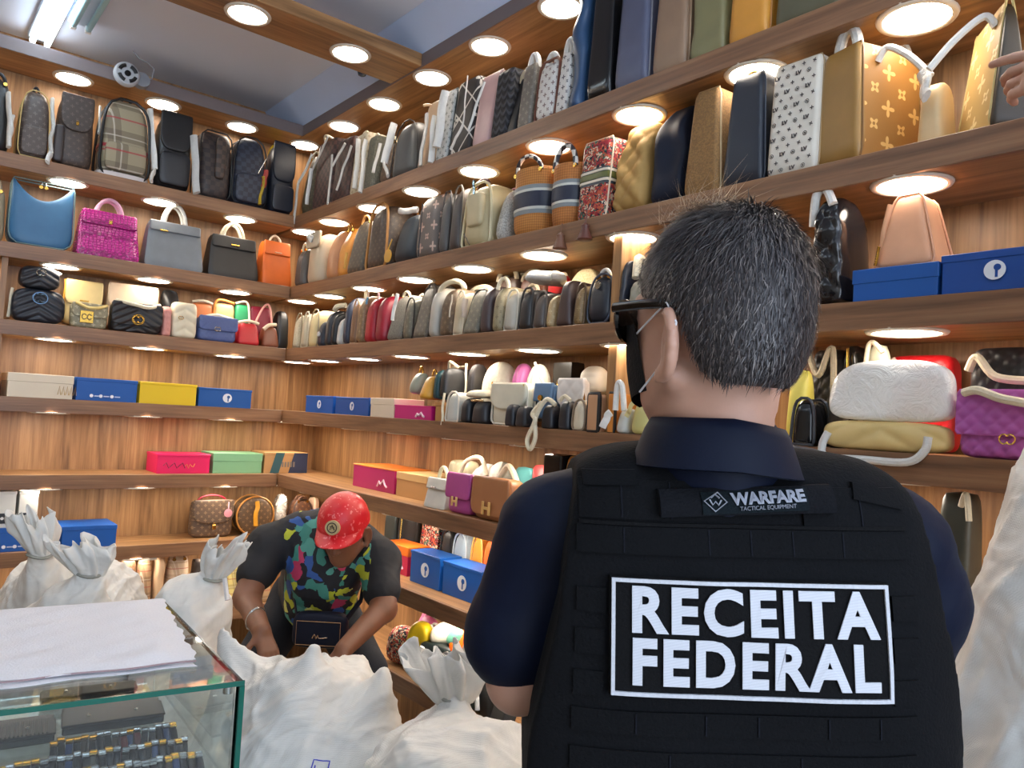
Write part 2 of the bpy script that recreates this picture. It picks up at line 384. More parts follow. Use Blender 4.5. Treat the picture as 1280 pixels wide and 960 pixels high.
def sdf_obj(S, name, m, parent, disp=None):
    P, Q = S.mesh(name)
    if disp is not None: P = disp(P)
    me = bpy.data.meshes.new(name); me.vertices.add(len(P)); me.vertices.foreach_set('co', P.astype(np.float32).ravel())
    me.loops.add(len(Q)*4); me.loops.foreach_set('vertex_index', Q[:, ::-1].astype(np.int32).ravel()); me.polygons.add(len(Q)); me.polygons.foreach_set('loop_start', np.arange(0, len(Q)*4, 4, dtype=np.int32)); me.update(calc_edges=True); me.validate()
    return link(name, me, m, parent, None, True, None)
def folds(P, amp, freq, seed, ridged=True):
    """cloth-like creases: displace along a pseudo normal field"""
    r = np.random.RandomState(seed); out = P.copy(); c = P.mean(0); dirn = P-c; dirn[:, 2] *= 0.6; dirn /= (np.linalg.norm(dirn, axis=1)[:, None]+1e-6)
    h = np.zeros(len(P)); wp = P.copy()
    for k in range(3): wp = wp+0.06*np.sin(P[:, [1, 2, 0]]*(5+4*k)+r.rand(3)*6)
    for o in range(4):
        for q in range(3):
            d = r.randn(3); d /= np.linalg.norm(d); ph = r.rand()*6.28; v = np.sin(wp@d*freq*(1.9**o)+ph)
            h += ((1-np.abs(v))**2-0.35 if ridged else v)*(0.55**o)
    return out+dirn*(h*amp)[:, None]
def Rz(a): return np.array([[math.cos(a), -math.sin(a), 0], [math.sin(a), math.cos(a), 0], [0, 0, 1]])
def Rx(a): return np.array([[1, 0, 0], [0, math.cos(a), -math.sin(a)], [0, math.sin(a), math.cos(a)]])
# ------------------------------------------------------------------ room
H = [3.0199, 2.5558, 2.1578, 1.8129, 1.4713, 1.1206, 0.7747, 0.42]; TH = 0.063
DA, DB = 0.30, 0.34; XL = -3.3; YN = -4.75
def struct(mb, name, m, smooth=False):
    o = mb.build(name, m, None, None, smooth); o['kind'] = 'structure'; return o
tf = NT('floor_tiles', 0.35); bk = tf.n('ShaderNodeTexBrick'); tf.l(tf.obj((1.6, 1.6, 1)), bk.inputs[0]); bk.offset = 0; bk.inputs['Color1'].default_value = lin((168, 158, 146))+(1,); bk.inputs['Color2'].default_value = lin((156, 147, 136))+(1,); bk.inputs['Mortar'].default_value = lin((110, 102, 94))+(1,); bk.inputs['Mortar Size'].default_value = 0.008; bk.inputs['Brick Width'].default_value = 1.0; bk.inputs['Row Height'].default_value = 1.0; tf.base(bk.outputs[0])
struct(MB().box(XL, DB+0.02, -8.5, DA+0.02, -0.05, 0), 'floor', tf.m)
tc_ = NT('ceiling_paint', 0.35); tc_.base(tc_.mix(tc_.noise(tc_.obj(), 0.8, 2), lin((214, 226, 246)), lin((224, 234, 252))))
struct(MB().box(XL, DB+0.02, -8.5, DA+0.02, 3.2, 3.25), 'ceiling', tc_.m)
struct(MB().box(XL, DB+0.03, DA, DA+0.03, 0, 3.2), 'wall_back', 'wood_v')
struct(MB().box(DB, DB+0.03, YN-1.2, DA, 0, 3.2), 'wall_right', 'wood_v')
struct(MB().box(XL-0.05, XL, -8.5, DA, 0, 3.2), 'wall_left', 'card:196,186,170')
# sloping cove between the shelf canopy and the ceiling
cv = MB(); cv.add([(0.02, YN, 3.08), (0.02, DA, 3.08), (-0.10, DA, 3.199), (-0.10, YN, 3.199), (0.06, YN, 3.08), (0.06, DA, 3.08), (0.06, DA, 3.199), (0.06, YN, 3.199)], [(0, 1, 2, 3), (4, 7, 6, 5), (0, 3, 7, 4), (1, 5, 6, 2), (0, 4, 5, 1), (3, 2, 6, 7)])
struct(cv, 'trim_1', 'card:196,214,246')
# canopy boards over the top shelves and the cross beam
def canopy(name, label, boxes):
    r = empty(name, (0, 0, 0), 0, label, 'ceiling panel')
    for nm, b, m in boxes: MB().bbox(*b, b=0.002).build(nm, m, r, None, False)
    return r
canopy('canopy_board', 'wooden canopy with round downlights over the back wall shelving', [('board', (XL, 0.018, 0.0205, DA-0.001, 3.0199, 3.078), 'top_x'), ('edge_strip', (XL, 0.018, 0.016, 0.02, 3.018, 3.08), 'card:120,108,108')])
canopy('canopy_board', 'wooden canopy with round downlights over the side wall shelving', [('board', (0.0205, DB-0.001, YN, DA-0.001, 3.0199, 3.078), 'top_y'), ('edge_strip', (0.016, 0.02, YN, 0.02, 3.018, 3.08), 'card:120,108,108')])
canopy('ceiling_beam', 'wooden cross beam with downlights spanning the ceiling', [('board', (XL, 0.014, -1.21, -0.95, 3.021, 3.078), 'top_x')])
# shelves
ORD = ['topmost', 'second from the top', 'third from the top', 'fourth from the top', 'third from the bottom', 'second from the bottom', 'lowest']
for k in range(1, 8):
    z = H[k]
    r = empty('wall_shelf', (0, 0, z), 0, ORD[k-1].capitalize() + ' wooden shelf on the back wall', 'shelf', 'back wall shelves')
    MB().bbox(XL+0.001, -0.0015, 0.0165, DA-0.001, -TH, 0, b=0.0015).build('board', 'top_x', r, None, False)
    MB().bbox(XL+0.001, -0.0015, 0, 0.016, -TH-0.003, 0.0005, b=0.0015).build('edge_strip', 'wood_hx', r, None, False)
    r = empty('wall_shelf', (0, 0, z), 0, ORD[k-1].capitalize() + ' wooden shelf on the side wall', 'shelf', 'side wall shelves')
    MB().bbox(0.0165, DB-0.001, YN, DA-0.001, -TH, 0, b=0.0015).build('board', 'top_y', r, None, False)
    MB().bbox(0.0015, 0.016, YN, -0.0015, -TH-0.003, 0.0005, b=0.0015).build('edge_strip', 'wood_hy', r, None, False)
for k in range(2, 7):
    for (b, lab) in (((0.03, DB-0.002, -2.434, -2.398), 'side wall'), ((-1.335, -1.31, 0.03, DA-0.002), 'back wall')):
        zt = H[k]-TH-0.001; zb = H[k+1]+0.001
        o = MB().bbox(*b, 0, zt-zb, b=0.001).build('shelf_divider', 'wood_v', None, (0, 0, zb), False)
        tag(o, 'upright wooden divider under the %s shelf of the %s' % (ORD[k-1], lab), 'divider')
# downlights
tl = NT('lamp_glow', 0.5); tl.base((1, 1, 1)); tl.b.inputs['Emission Color'].default_value = LAMP_COL+(1,); tl.b.inputs['Emission Strength'].default_value = LAMP_STR
me_d = MB().lathe([(0.073, 0.0), (0.073, -0.004)], n=12).v, MB().lathe([(0.073, 0.0), (0.073, -0.004)], n=12).f
mdisc = mesh('diffuser', *me_d); mdisc.materials.append(tl.m)
rp = MB().lathe([(0.073, -0.001), (0.074, -0.0065), (0.086, -0.0055), (0.089, 0.0)], n=28); mring = mesh('trim_ring', rp.v, rp.f); mring.materials.append(mat('card:226,214,196')); mring.polygons.foreach_set('use_smooth', [True]*len(mring.polygons))
def downlight(x, y, z, label, group):
    r = empty('ceiling_light', (x, y, z), 0, label, 'downlight', group)
    for nm, me in (('diffuser', mdisc), ('trim_ring', mring)):
        o = bpy.data.objects.new(nm, me); COL.objects.link(o); o.parent = r
AX = [-0.28-0.41*k for k in range(5)]; BY = [-0.30-0.425*k for k in range(10)]
NTH = ['nearest', 'second', 'third', 'fourth', 'fifth', 'sixth', 'seventh', 'eighth', 'ninth', 'tenth']
under = ['the canopy'] + ['the %s shelf' % o for o in ORD]
for k in range(0, 7):
    z = H[k] - (TH if k else 0) - 0.0005
    ax, bx = ((0.148, 0.11) if k == 0 else (0.045, 0.09))
    for i, x in enumerate(AX): downlight(x, ax+0.02 if k else ax, z, 'round downlight of the back wall under %s, %s from corner' % (under[k], NTH[i]), 'downlights under %s of the back wall' % under[k])
    downlight(0.09, ax if k == 0 else 0.045, z, 'glowing round downlight in the corner under %s' % under[k], None)
    for i, y in enumerate(BY): downlight(bx, y, z, 'round downlight of the side wall under %s, %s from corner' % (under[k], NTH[i]), 'downlights under %s of the side wall' % under[k])
for i in range(5): downlight(-0.267-0.445*i, -1.085, 3.0205, 'round downlight in the ceiling cross beam, %s from the side wall' % NTH[i], 'downlights of the cross beam')
# fluorescent fittings
te = NT('tube_glow', 0.4); te.base((1, 1, 1)); te.b.inputs['Emission Color'].default_value = (0.80, 0.92, 1, 1); te.b.inputs['Emission Strength'].default_value = 13.0
def fluoro(x, y0, y1, lit, label):
    r = empty('fluorescent_fitting', (x, y0, 3.2), 0, label, 'ceiling light'); L = y1-y0
    MB().bbox(-0.05, 0.05, 0, L, -0.03, -0.001, b=0.004).build('housing', 'card:200,215,230', r, None, False)
    for sx in (-0.03, 0.03):
        MB().tube([(sx, 0.03, -0.047), (sx, L-0.03, -0.047)], 0.013, 10).build('tube', te.m if lit else 'card:170,215,225', r)
        for yy in (0.012, L-0.03): MB().bbox(sx-0.012, sx+0.012, yy, yy+0.02, -0.062, -0.028, b=0.002).build('socket', 'card:230,230,230', r, None, False)
fluoro(-1.245, -1.75, -0.15+0.35, True, 'pair of lit fluorescent tubes on the ceiling')
fluoro(-1.13, -1.75, -0.12, False, 'unlit pale cyan fluorescent fitting beside the lit tubes')
fluoro(-1.95, -4.6, -3.3, True, 'added unseen fluorescent fitting behind the viewer near the counter')  # added out of frame to brighten the ceiling
fluoro(-0.75, -4.4, -3.1, True, 'added unseen fluorescent fitting above the officer')  # also added out of frame, cool overhead light on officer and sacks
fluoro(-2.5, -2.6, -1.3, True, 'added unseen fluorescent fitting over the back of the counter')  # third added fitting out of frame, more light for the ceiling
# dome camera on the canopy edge
r = empty('security_camera', (-0.905, -0.012, 3.05), 0, 'small round security camera with ring of openings on canopy edge', 'camera')
MB().lathe([(0.0, -0.03), (0.05, -0.03), (0.058, -0.02), (0.058, 0.0), (0.045, 0.012)], n=28, axis='y').build('housing', 'card:188,190,194', r)
for k in range(4):
    a = PI/4+k*PI/2; P = [(0.037*math.cos(a+q), -0.033, 0.037*math.sin(a+q)) for q in np.linspace(-0.5, 0.5, 7)]
    MB().tube(P, 0.009, 6).build('opening', 'lea:20,20,22', r)
MB().lathe([(0.014, -0.036), (0.015, -0.028)], n=14, axis='y').build('lens', 'pat:10,10,12', r)
MB().tube([(0.05, 0, 0), (0.085, 0.0, 0.0), (0.115, -0.005, 0.02), (0.12, -0.005, 0.07), (0.09, -0.005, 0.09), (0.05, 0, 0.10), (0.02, 0, 0.13)], 0.003, 6).build('cable', 'card:140,145,155', r)
MB().lathe([(0.035, -0.01), (0.038, 0.03)], c=(0.072, 0, 0.0), n=18, axis='y').build('bracket', 'card:130,134,142', r)
r = empty('ceiling_sensor', (-0.06, -0.80, 3.13), 0, 'small dark sensor on the cove beside the beam', 'sensor')
MB().lathe([(0.02, 0.0), (0.026, -0.02), (0.018, -0.045), (0.004, -0.052)], n=16).build('housing', 'pat:50,66,88', r)
MB().tube([(0, 0, 0), (0.03, 0.02, 0.02), (0.05, 0.0, 0.01)], 0.004, 6).build('bracket', 'card:60,70,84', r)
# ------------------------------------------------------------------ bags, boxes
W_MAT = 'wrap:226,224,218'
KIND = {  # body proportions
 'tote': dict(tw=0.86, td=0.45, p=10, qb=14, qt=14, mb=14, mt=18),
 'totew': dict(tw=1.25, td=0.3, p=8, qb=14, qt=10, mb=9, mt=18),
 'kelly': dict(tw=0.86, td=0.42, p=12, qb=16, qt=9, mb=16, mt=12),
 'flap': dict(tw=0.97, td=0.8, p=5, qb=7, qt=5, mb=7, mt=7),
 'soft': dict(tw=0.85, td=0.5, p=3, qb=4, qt=3, mb=5, mt=5),
 'dome': dict(tw=0.86, td=0.5, p=8, qb=10, qt=5, mb=8, mt=2.6),
 'pack': dict(tw=0.86, td=0.7, p=4, qb=5, qt=3, mb=6, mt=3.2),
 'hobo': dict(tw=1.0, td=0.5, p=4, qb=6, qt=6, mb=4.5, mt=20),
 'puff': dict(tw=0.8, td=0.75, p=2.6, qb=3, qt=2.4, mb=3.2, mt=2.6),
 'camera': dict(tw=0.96, td=0.8, p=5, qb=4, qt=4, mb=3.6, mt=3.6),
 'round': dict(tw=1.0, td=1.0, p=6, qb=6, qt=6, mb=2, mt=2),
 'bucket': dict(tw=1.0, td=1.0, p=2.2, qb=9, qt=30, mb=5, mt=30),
 'wedge': dict(tw=0.45, td=0.9, p=6, qb=12, qt=5, mb=14, mt=5),
 'slab': dict(tw=0.8, td=0.9, p=4, qb=8, qt=3, mb=9, mt=3.0),
 'box': dict(tw=1.0, td=1.0, p=20, qb=20, qt=20, mb=20, mt=20),
}
BAGCAT = {'tote': 'tote bag', 'totew': 'tote bag', 'pack': 'backpack', 'bucket': 'basket bag'}
BAGNAME = {'tote': 'tote_bag', 'totew': 'tote_bag', 'pack': 'backpack', 'bucket': 'basket_bag', 'flap': 'flap_bag', 'kelly': 'structured_handbag', 'dome': 'dome_handbag', 'hobo': 'shoulder_bag', 'camera': 'camera_bag', 'round': 'round_bag', 'puff': 'soft_pouch', 'soft': 'soft_handbag', 'slab': 'handbag', 'wedge': 'wedge_handbag', 'box': 'box_bag'}
def clasp(kind, root, x, y, z, s, m=GOLD):
    if kind == 'disc': MB().lathe([(s*0.2, -0.006), (s, -0.006), (s*1.05, 0.0), (s, 0.002)], c=(x, y, z), n=18, axis='y').build('clasp', m, root)
    elif kind == 'ring':
        mb = MB()
        for dx in (-0.45, 0.45): mb.tube([(x+dx*s+s*0.7*math.cos(a), y-0.003, z+s*0.8*math.sin(a)) for a in np.linspace(0.6 if dx < 0 else PI+0.6, (2*PI-0.6 if dx < 0 else 3*PI-0.6), 14)], s*0.13, 6)
        mb.tube([(x+s*1.35*math.cos(a), y-0.001, z+s*1.2*math.sin(a)) for a in np.linspace(0, 2*PI, 20, endpoint=False)], s*0.12, 6, closed=True) if s > 0.018 else None
        mb.build('clasp', m, root)
    elif kind == 'H':
        MB().bbox(x-s, x-s*0.55, y-0.006, y, z-s, z+s, 0.001).bbox(x+s*0.55, x+s, y-0.006, y, z-s, z+s, 0.001).bbox(x-s*0.6, x+s*0.6, y-0.006, y, z-s*0.22, z+s*0.22, 0.001).build('clasp', m, root, None, False)
    elif kind == 'lock':
        MB().bbox(x-s*0.8, x+s*0.8, y-0.008, y, z-s, z+s, 0.002).build('clasp', m, root, None, False)
        MB().tube(arc(s*0.5, y-0.004, z+s, s*0.8, 8), s*0.12, 6).build('shackle', m, root)
    elif kind == 'bar':
        MB().bbox(x-s*1.6, x+s*1.6, y-0.006, y, z-s*0.25, z+s*0.25, 0.001).build('clasp', m, root, None, False)
    elif kind == 'plate':
        MB().bbox(x-s, x+s, y-0.004, y, z-s, z+s, 0.001).build('clasp', m, root, None, False)
        o = MB()
        for dx in (-0.4, 0.4): o.tube([(x+dx*s+s*0.35*math.cos(a), y-0.006, z+s*0.45*math.sin(a)) for a in np.linspace(0.5, 5.8, 10)], s*0.09, 5)
        o.build('monogram', 'lea:120,100,60', root)
def chain(pts, r, name, m, root):
    MB().tube(pts, r, 6).build(name, m, root)
def wob(a, b, n, amp, seed, sag=0.0):
    rg = random.Random(seed); A = Vector(a); B = Vector(b); out = []
    for i in range(n+1):
        t = i/n; p = A.lerp(B, t); p.z -= sag*math.sin(PI*t); k = math.sin(PI*t)
        out.append((p.x+rg.uniform(-amp, amp)*k, p.y+rg.uniform(-amp, amp)*k, p.z+rg.uniform(-amp, amp)*k))
    return out
def bag(kind, loc, rz, W, D, Hh, m, label, group=None, o={}):
    """o: f flap fraction, fm flap material, c clasp, cz clasp height, h handle height, hm, hr, hn count, hx spread, p piping material, s straps (list), k pattern, t tag, ..."""
    root = empty(o.get('name', BAGNAME[kind]), loc, rz, label, o.get('cat', BAGCAT.get(kind, 'handbag')), group)
    K = dict(KIND[kind]); K.update(o.get('K', {})); pat = o.get('k'); big = o.get('big')
    nu, nv = (56, 44) if (pat and big) else ((30, 24) if pat or big else (14, 12))
    sd = abs(hash((round(loc[0], 3), round(loc[1], 3)))) % 9973
    kw = dict(W=W, D=D, H=Hh, nu=nu, nv=nv, pat=pat, pitch=o.get('pitch', 0.028), amp=o.get('amp', 0.006), crumple=o.get('cr', 0), seed=sd, lean=o.get('lean', 0), sag=o.get('sag', 0.35 if kind == 'hobo' else 0)); kw.update(K)
    ang = 50 if kind in ('tote', 'kelly', 'box', 'totew') else None
    padm('body', m, root, ang, **kw)
    tw, td = K['tw'], K['td']; ytop = -D/2*td*0.9
    if 'p' in o:
        pm = o['p']
        for sy in (-1, 1):
            P = []
            for t in np.linspace(0.02, 0.995, 16):
                Q = 2*t-1; mm = K['mb'] if Q < 0 else K['mt']; P.append((max(0.0, 1-abs(Q)**mm)**(1/mm)*W/2*(1+(tw-1)*t), t))
            pts = [(x, sy*D/2*(1+(td-1)*t)*0.86+kw['lean']*t*Hh, t*Hh*0.99+0.002) for x, t in P]+[(-x, sy*D/2*(1+(td-1)*t)*0.86+kw['lean']*t*Hh, t*Hh*0.99+0.002) for x, t in P[::-1]]
            MB().tube(pts, o.get('pr', 0.004), 6, closed=True).build('piping', pm, root)
    if 'f' in o:
        fz = Hh*(1-o['f']); fm = o.get('fm', m)
        V, Fc = pad(W*0.99*max(tw, 0.8)/1.0 if kind != 'flap' else W*1.0, 0.016, Hh-fz+0.004, p=12, qb=12, qt=8, mb=o.get('fmb', 5), mt=12, nu=nu, nv=nv, pat=pat, pitch=kw['pitch'], amp=kw['amp']*0.7)
        zz = fz
        slope = (D/2*(1-td))/Hh
        V = [(x, -D/2*(1+(td-1)*((z+zz)/Hh))-0.004+y, z+zz) for x, y, z in V]
        link('flap', mesh('flap', V, Fc), fm, root, None, True, None)
    if 'c' in o:
        cz = o.get('cz', (1-o['f']+0.1) if 'f' in o else 0.6)*Hh; yy = -D/2*(1+(td-1)*cz/Hh)-(0.016 if 'f' in o else 0.003)-(kw['amp'] if pat else 0)+kw['lean']*cz
        clasp(o['c'], root, o.get('cx', 0)*W, yy, cz, o.get('cs', 0.016), o.get('cm', GOLD))
    if 'h' in o:
        hm = o.get('hm', m); hr = o.get('hr', 0.006)
        n = o.get('hn', 2)
        for i in range(n):
            y = 0 if n == 1 else (-1 if i == 0 else 1)*D*td*0.38
            pts = arc(W*o.get('hx', 0.22), y, Hh*0.97-0.01, o['h']+0.01*1, 14, o.get('hex', 2.0))
            if o.get('fall'): pts = [(x, yy-(z-Hh)*o['fall']*(1 if i == 0 else 0.6), Hh*0.97+(z-Hh*0.97)*math.sqrt(max(0.05, 1-min(0.95, o['fall']**2)))) for x, yy, z in pts]
            MB().tube(pts, hr, 8).build('handle', hm, root)
            if o.get('rings', 1) and W > 0.1 and hr < 0.012:
                for sx in (-1, 1): MB().lathe([(0.008, -0.002), (0.009, 0.002)], c=(sx*W*o.get('hx', 0.22), (y-0.006 if y <= 0 else y+0.006), Hh*0.93), n=10, axis='y').build('ring', GOLD, root)
    for i, s in enumerate(o.get('s', [])):   # straps: (x0,y0,z0, x1,y1,z1, radius, material[, sag]) in fractions of W,D,H
        a = (s[0]*W, s[1]*D, s[2]*Hh); b = (s[3]*W, s[4]*D, s[5]*Hh)
        MB().tube(spline(wob(a, b, 4, s[6]*0.45, sd+i, s[8] if len(s) > 8 else 0), 4), s[6], 8, flat=0.5).build('strap', s[7], root)
    if 'rope' in o:     # thick wrapped chain draped over the top front: list of points in fractions
        pts = [Vector((x*W, y*D, z*Hh)) for x, y, z in o['rope']]; 
        sm = []
        for i in range(len(pts)-1):
            p0, p1, p2, p3 = pts[max(i-1, 0)], pts[i], pts[i+1], pts[min(i+2, len(pts)-1)]
            for t in np.linspace(0, 1, 6, endpoint=False): sm.append(0.5*((2*p1)+(p2-p0)*t+(2*p0-5*p1+4*p2-p3)*t*t+(3*p1-p0-3*p2+p3)*t**3))
        sm.append(pts[-1]); MB().tube(sm, o.get('rr', 0.008), 8).build('strap', o.get('rm', CREAMW), root)
    if 'pocket' in o:
        px, pz, pw, ph, pm = o['pocket']; V, Fc = pad(pw*W, 0.035 if W > 0.16 else 0.015, ph*Hh, p=4, qb=6, qt=6, mb=6, mt=6)
        V = [(x+px*W, -D/2*(1+(td-1)*pz)+y+kw['lean']*(pz*Hh+z), z+pz*Hh) for x, y, z in V]; link('pocket', mesh('pocket', V, Fc), pm, root, None, True, None)
    if 'band' in o:
        for (z0, z1, bm, grow) in o['band']:
            def ring(z, g):
                t = z; hwz = W/2*(1+(tw-1)*t)*g; ddz = D/2*(1+(td-1)*t)*g; pp = K['p']; out = []
                for a in np.linspace(0, 2*PI, 40, endpoint=False):
                    ca, sa = math.cos(a), math.sin(a); rr = (abs(ca)**pp+abs(sa)**pp)**(-1/pp); out.append((ca*rr*hwz, sa*rr*ddz, z*Hh))
                return out
            V = ring(z0, 1.0)+ring(z0, grow)+ring(z1, grow)+ring(z1, 1.0); Fc = [(q*40+i, q*40+(i+1) % 40, (q+1)*40+(i+1) % 40, (q+1)*40+i) for q in range(3) for i in range(40)]
            link('band', mesh('band', V, Fc), bm, root, None, True, 40)
    if 'tassel' in o:
        x, z, tm, L = o['tassel']; y = -D/2-0.02
        MB().tube([(x*W, y, z*Hh), (x*W, y-0.005, z*Hh-L*0.5)], 0.002, 5).build('cord', tm, root)
        MB().lathe([(0.004, 0), (0.014, -0.01), (0.012, -0.02), (0.026, -0.055), (0.022, -0.058)], c=(x*W, y-0.005, z*Hh-L*0.45), n=14).build('tassel', tm, root)
    if 'tag' in o:
        x, z, tm, ts = o['tag']; MB().lathe([(0.001, -0.002), (ts, -0.002), (ts, 0.002)], c=(x*W, -D/2-0.018, z*Hh), n=20, axis='y').build('tag', tm, root)
        MB().tube([(x*W, -D/2-0.018, z*Hh+ts), (x*W+0.005, -D/2-0.005, z*Hh+ts*2.6)], 0.003, 5).build('tag_cord', tm, root)
    if o.get('LV'):
        mb = MB(); r0, c0 = 7, 4
        for j in range(r0*2):
            for i in range(c0):
                x = (i+0.5+(0.25 if j % 2 else -0.25))/c0*0.9-0.45; z = (j+0.7)/(r0*2)*0.95; y = -D/2*(1+(td-1)*z)-0.0025; X = x*W*0.95*(1+(tw-1)*z); Z = z*Hh; k = (i*2+j) % 4; q = W*0.036
                if k == 0:
                    V, Fc = txt('LV', q*2.6, 0.0008, 0.0003); mb.add([(X+a, y-c_, Z+b) for a, b, c_ in V], Fc)
                elif k == 2: mb.tube([(X+q*math.cos(a), y, Z+q*math.sin(a)) for a in np.linspace(0, 2*PI, 12, endpoint=False)], q*0.16, 4, closed=True); mb.lathe([(0.001, -0.001), (q*0.4, -0.001), (q*0.4, 0.001)], c=(X, y, Z), n=6, axis='y')
                else:
                    pts = [(X+q*(0.35+0.75*abs(math.cos(2*a+(PI/4 if k == 3 else 0)))**2)*math.cos(a), y-0.0005, Z+q*(0.35+0.75*abs(math.cos(2*a+(PI/4 if k == 3 else 0)))**2)*math.sin(a)) for a in np.linspace(0, 2*PI, 32, endpoint=False)]
                    mb.add(pts, [tuple(range(32))[::-1]])
        mb.build('printed_motifs', 'lea:62,52,52', root, None, False)
    if o.get('emb') or o.get('emb2'):
        sgn = 1 if o.get('emb') else -1; em = 'monob:150,104,48:214,170,100' if sgn > 0 else 'monob:196,162,100:236,214,160'
        def sx(z): return sgn*(W/2*(1+(tw-1)*z)*0.985+0.003)
        V = []; n_ = 10
        for j in range(n_+1):
            z = 0.03+0.94*j/n_; 
            for i, yy in enumerate((-1, -0.5, 0, 0.5, 1)): V.append((sx(z)*(0.93 if abs(yy) == 1 else 1), yy*D/2*(1+(td-1)*z)*0.9, z*Hh))
        Fc = [((j*5+i, j*5+i+1, j*5+i+6, j*5+i+5) if sgn > 0 else (j*5+i+5, j*5+i+6, j*5+i+1, j*5+i)) for j in range(n_) for i in range(4)]
        link('patterned_side', mesh('patterned_side', V, Fc), em, root, None, True, None)
        MB().tube([p_ for p_ in spline([(sx(0.85), -D*0.22, Hh*0.84), (sx(0.93)+sgn*0.025, -D*0.2, Hh*0.93), (sx(0.8)+sgn*0.07, -D*0.12, Hh*0.8), (sx(0.6)+sgn*0.11, -D*0.05, Hh*0.6)])], 0.0085, 8).build('handle', W_MAT, root)
    for nm, s, size, x, z, tm in o.get('txt', []):
        if s in ('hand', 'W'): pass
        wall_text(s, size, x*W, -D/2*(1+(td-1)*z)-0.003, z*Hh, nm, tm, root, 0.004)
    return root
def shoebox(loc, rz, W, D, Hh, m, label, lid=None, mark=None, group=None, lidh=0.35):
    root = empty('shoe_box', loc, rz, label, 'box', group)
    MB().bbox(-W/2+0.002, W/2-0.002, -D/2+0.002, D/2-0.002, 0, Hh*0.98, b=0.0015).build('base', m, root, None, False)
    MB().bbox(-W/2, W/2, -D/2, D/2, Hh*(1-lidh), Hh, b=0.0015).build('lid', lid or m, root, None, False)
    y = -D/2-0.0015
    if mark == 'disc':
        s = min(0.03, Hh*0.24); MB().lathe([(0.001, -0.0008), (s, -0.0008), (s, 0.0)], c=(W*0.03, y, Hh*0.5), n=24, axis='y').build('emblem', 'card:232,236,242', root, None, False)
        MB().lathe([(0.001, -0.0008), (s*0.34, -0.0008), (s*0.34, 0.0)], c=(W*0.03+s*0.25, y-0.001, Hh*0.5+s*0.25), n=14, axis='y').box(W*0.03+s*0.05, W*0.03+s*0.3, y-0.0018, y-0.001, Hh*0.5-s*0.75, Hh*0.5+s*0.2).build('emblem_figure', m, root, None, False)
    elif mark == 'three':
        for q in (0.25, 0.4, 0.58): MB().lathe([(0.001, -0.0008), (0.008, -0.0008), (0.008, 0)], c=(W*(q-0.5), y, Hh*0.22), n=12, axis='y').build('emblem', 'card:240,240,245', root, None, False); MB().box(W*(q-0.5)+0.012, W*(q-0.5)+0.036, y-0.0008, y, Hh*0.19, Hh*0.24).build('print', 'card:190,205,235', root, None, False)
    elif mark == 'www':
        mb = MB()
        for i in range(5): x = W*0.26+i*0.016; mb.tube([(x, y, Hh*0.18), (x+0.006, y, Hh*0.55), (x+0.012, y, Hh*0.18)], 0.0014, 4)
        mb.build('print', 'card:196,160,90', root)
    elif mark == 'script':
        MB().tube([(W*(-0.38+0.05*i), y, Hh*(0.42+0.16*math.sin(i*2.1))) for i in range(9)], 0.0022, 5).build('print', 'card:130,20,60', root)
        MB().tube([(W*(0.02+0.03*i), y, Hh*(0.4+0.12*math.sin(i*2.4))) for i in range(7)], 0.0018, 5).build('print', 'card:250,170,90', root)
    elif mark == 'stripe':
        for x0, cc in ((-0.36, 'card:50,92,98'), (0.06, 'card:44,56,84')):
            x1 = 0.5 if x0 > 0 else x0+0.2
            V = [(W*x0, y, 0.001), (W*min(0.5, x1), y, 0.001), (W*min(0.5, x1+(0.12 if x0 < 0 else 0)), y, Hh*0.985), (W*(x0+0.12), y, Hh*0.985)]; V += [(a, b-0.0008, c) for a, b, c in V]
            link('print', mesh('print', V, [(0, 1, 2, 3), (4, 7, 6, 5), (0, 4, 5, 1), (1, 5, 6, 2), (2, 6, 7, 3), (3, 7, 4, 0)]), cc, root, None, False)
        for i in range(5): MB().bbox(W*(-0.1+i*0.065), W*(-0.1+i*0.065)+W*0.04, y-0.0018, y-0.0008, Hh*0.3, Hh*0.55, 0.0003).build('print', 'card:130,122,110', root, None, False)
    elif mark == 'bird':
        MB().tube([(W*0.12, y, Hh*0.2), (W*0.16, y, Hh*0.42), (W*0.2, y, Hh*0.3), (W*0.26, y, Hh*0.5), (W*0.3, y, Hh*0.3), (W*0.34, y, Hh*0.22)], 0.0045, 6).build('emblem', 'card:246,214,226', root)
    elif mark == 'label':
        MB().box(-W*0.42, W*0.42, y-0.001, y, Hh*0.12, Hh*0.4).build('print', 'card:40,42,50', root, None, False)
        for i in range(4): MB().lathe([(0.001, -0.0005), (0.007, -0.0005), (0.007, 0)], c=(W*(-0.3+0.2*i), y-0.001, Hh*0.26), n=10, axis='y').build('emblem', 'card:225,225,225', root, None, False)
    elif mark == 'sticker':
        MB().box(W*0.05, W*0.2, y-0.001, y, Hh*0.55, Hh*0.85).box(W*0.26, W*0.49, y-0.001, y, Hh*0.58, Hh*0.88).build('sticker', 'card:235,232,230', root, None, False)
    return root
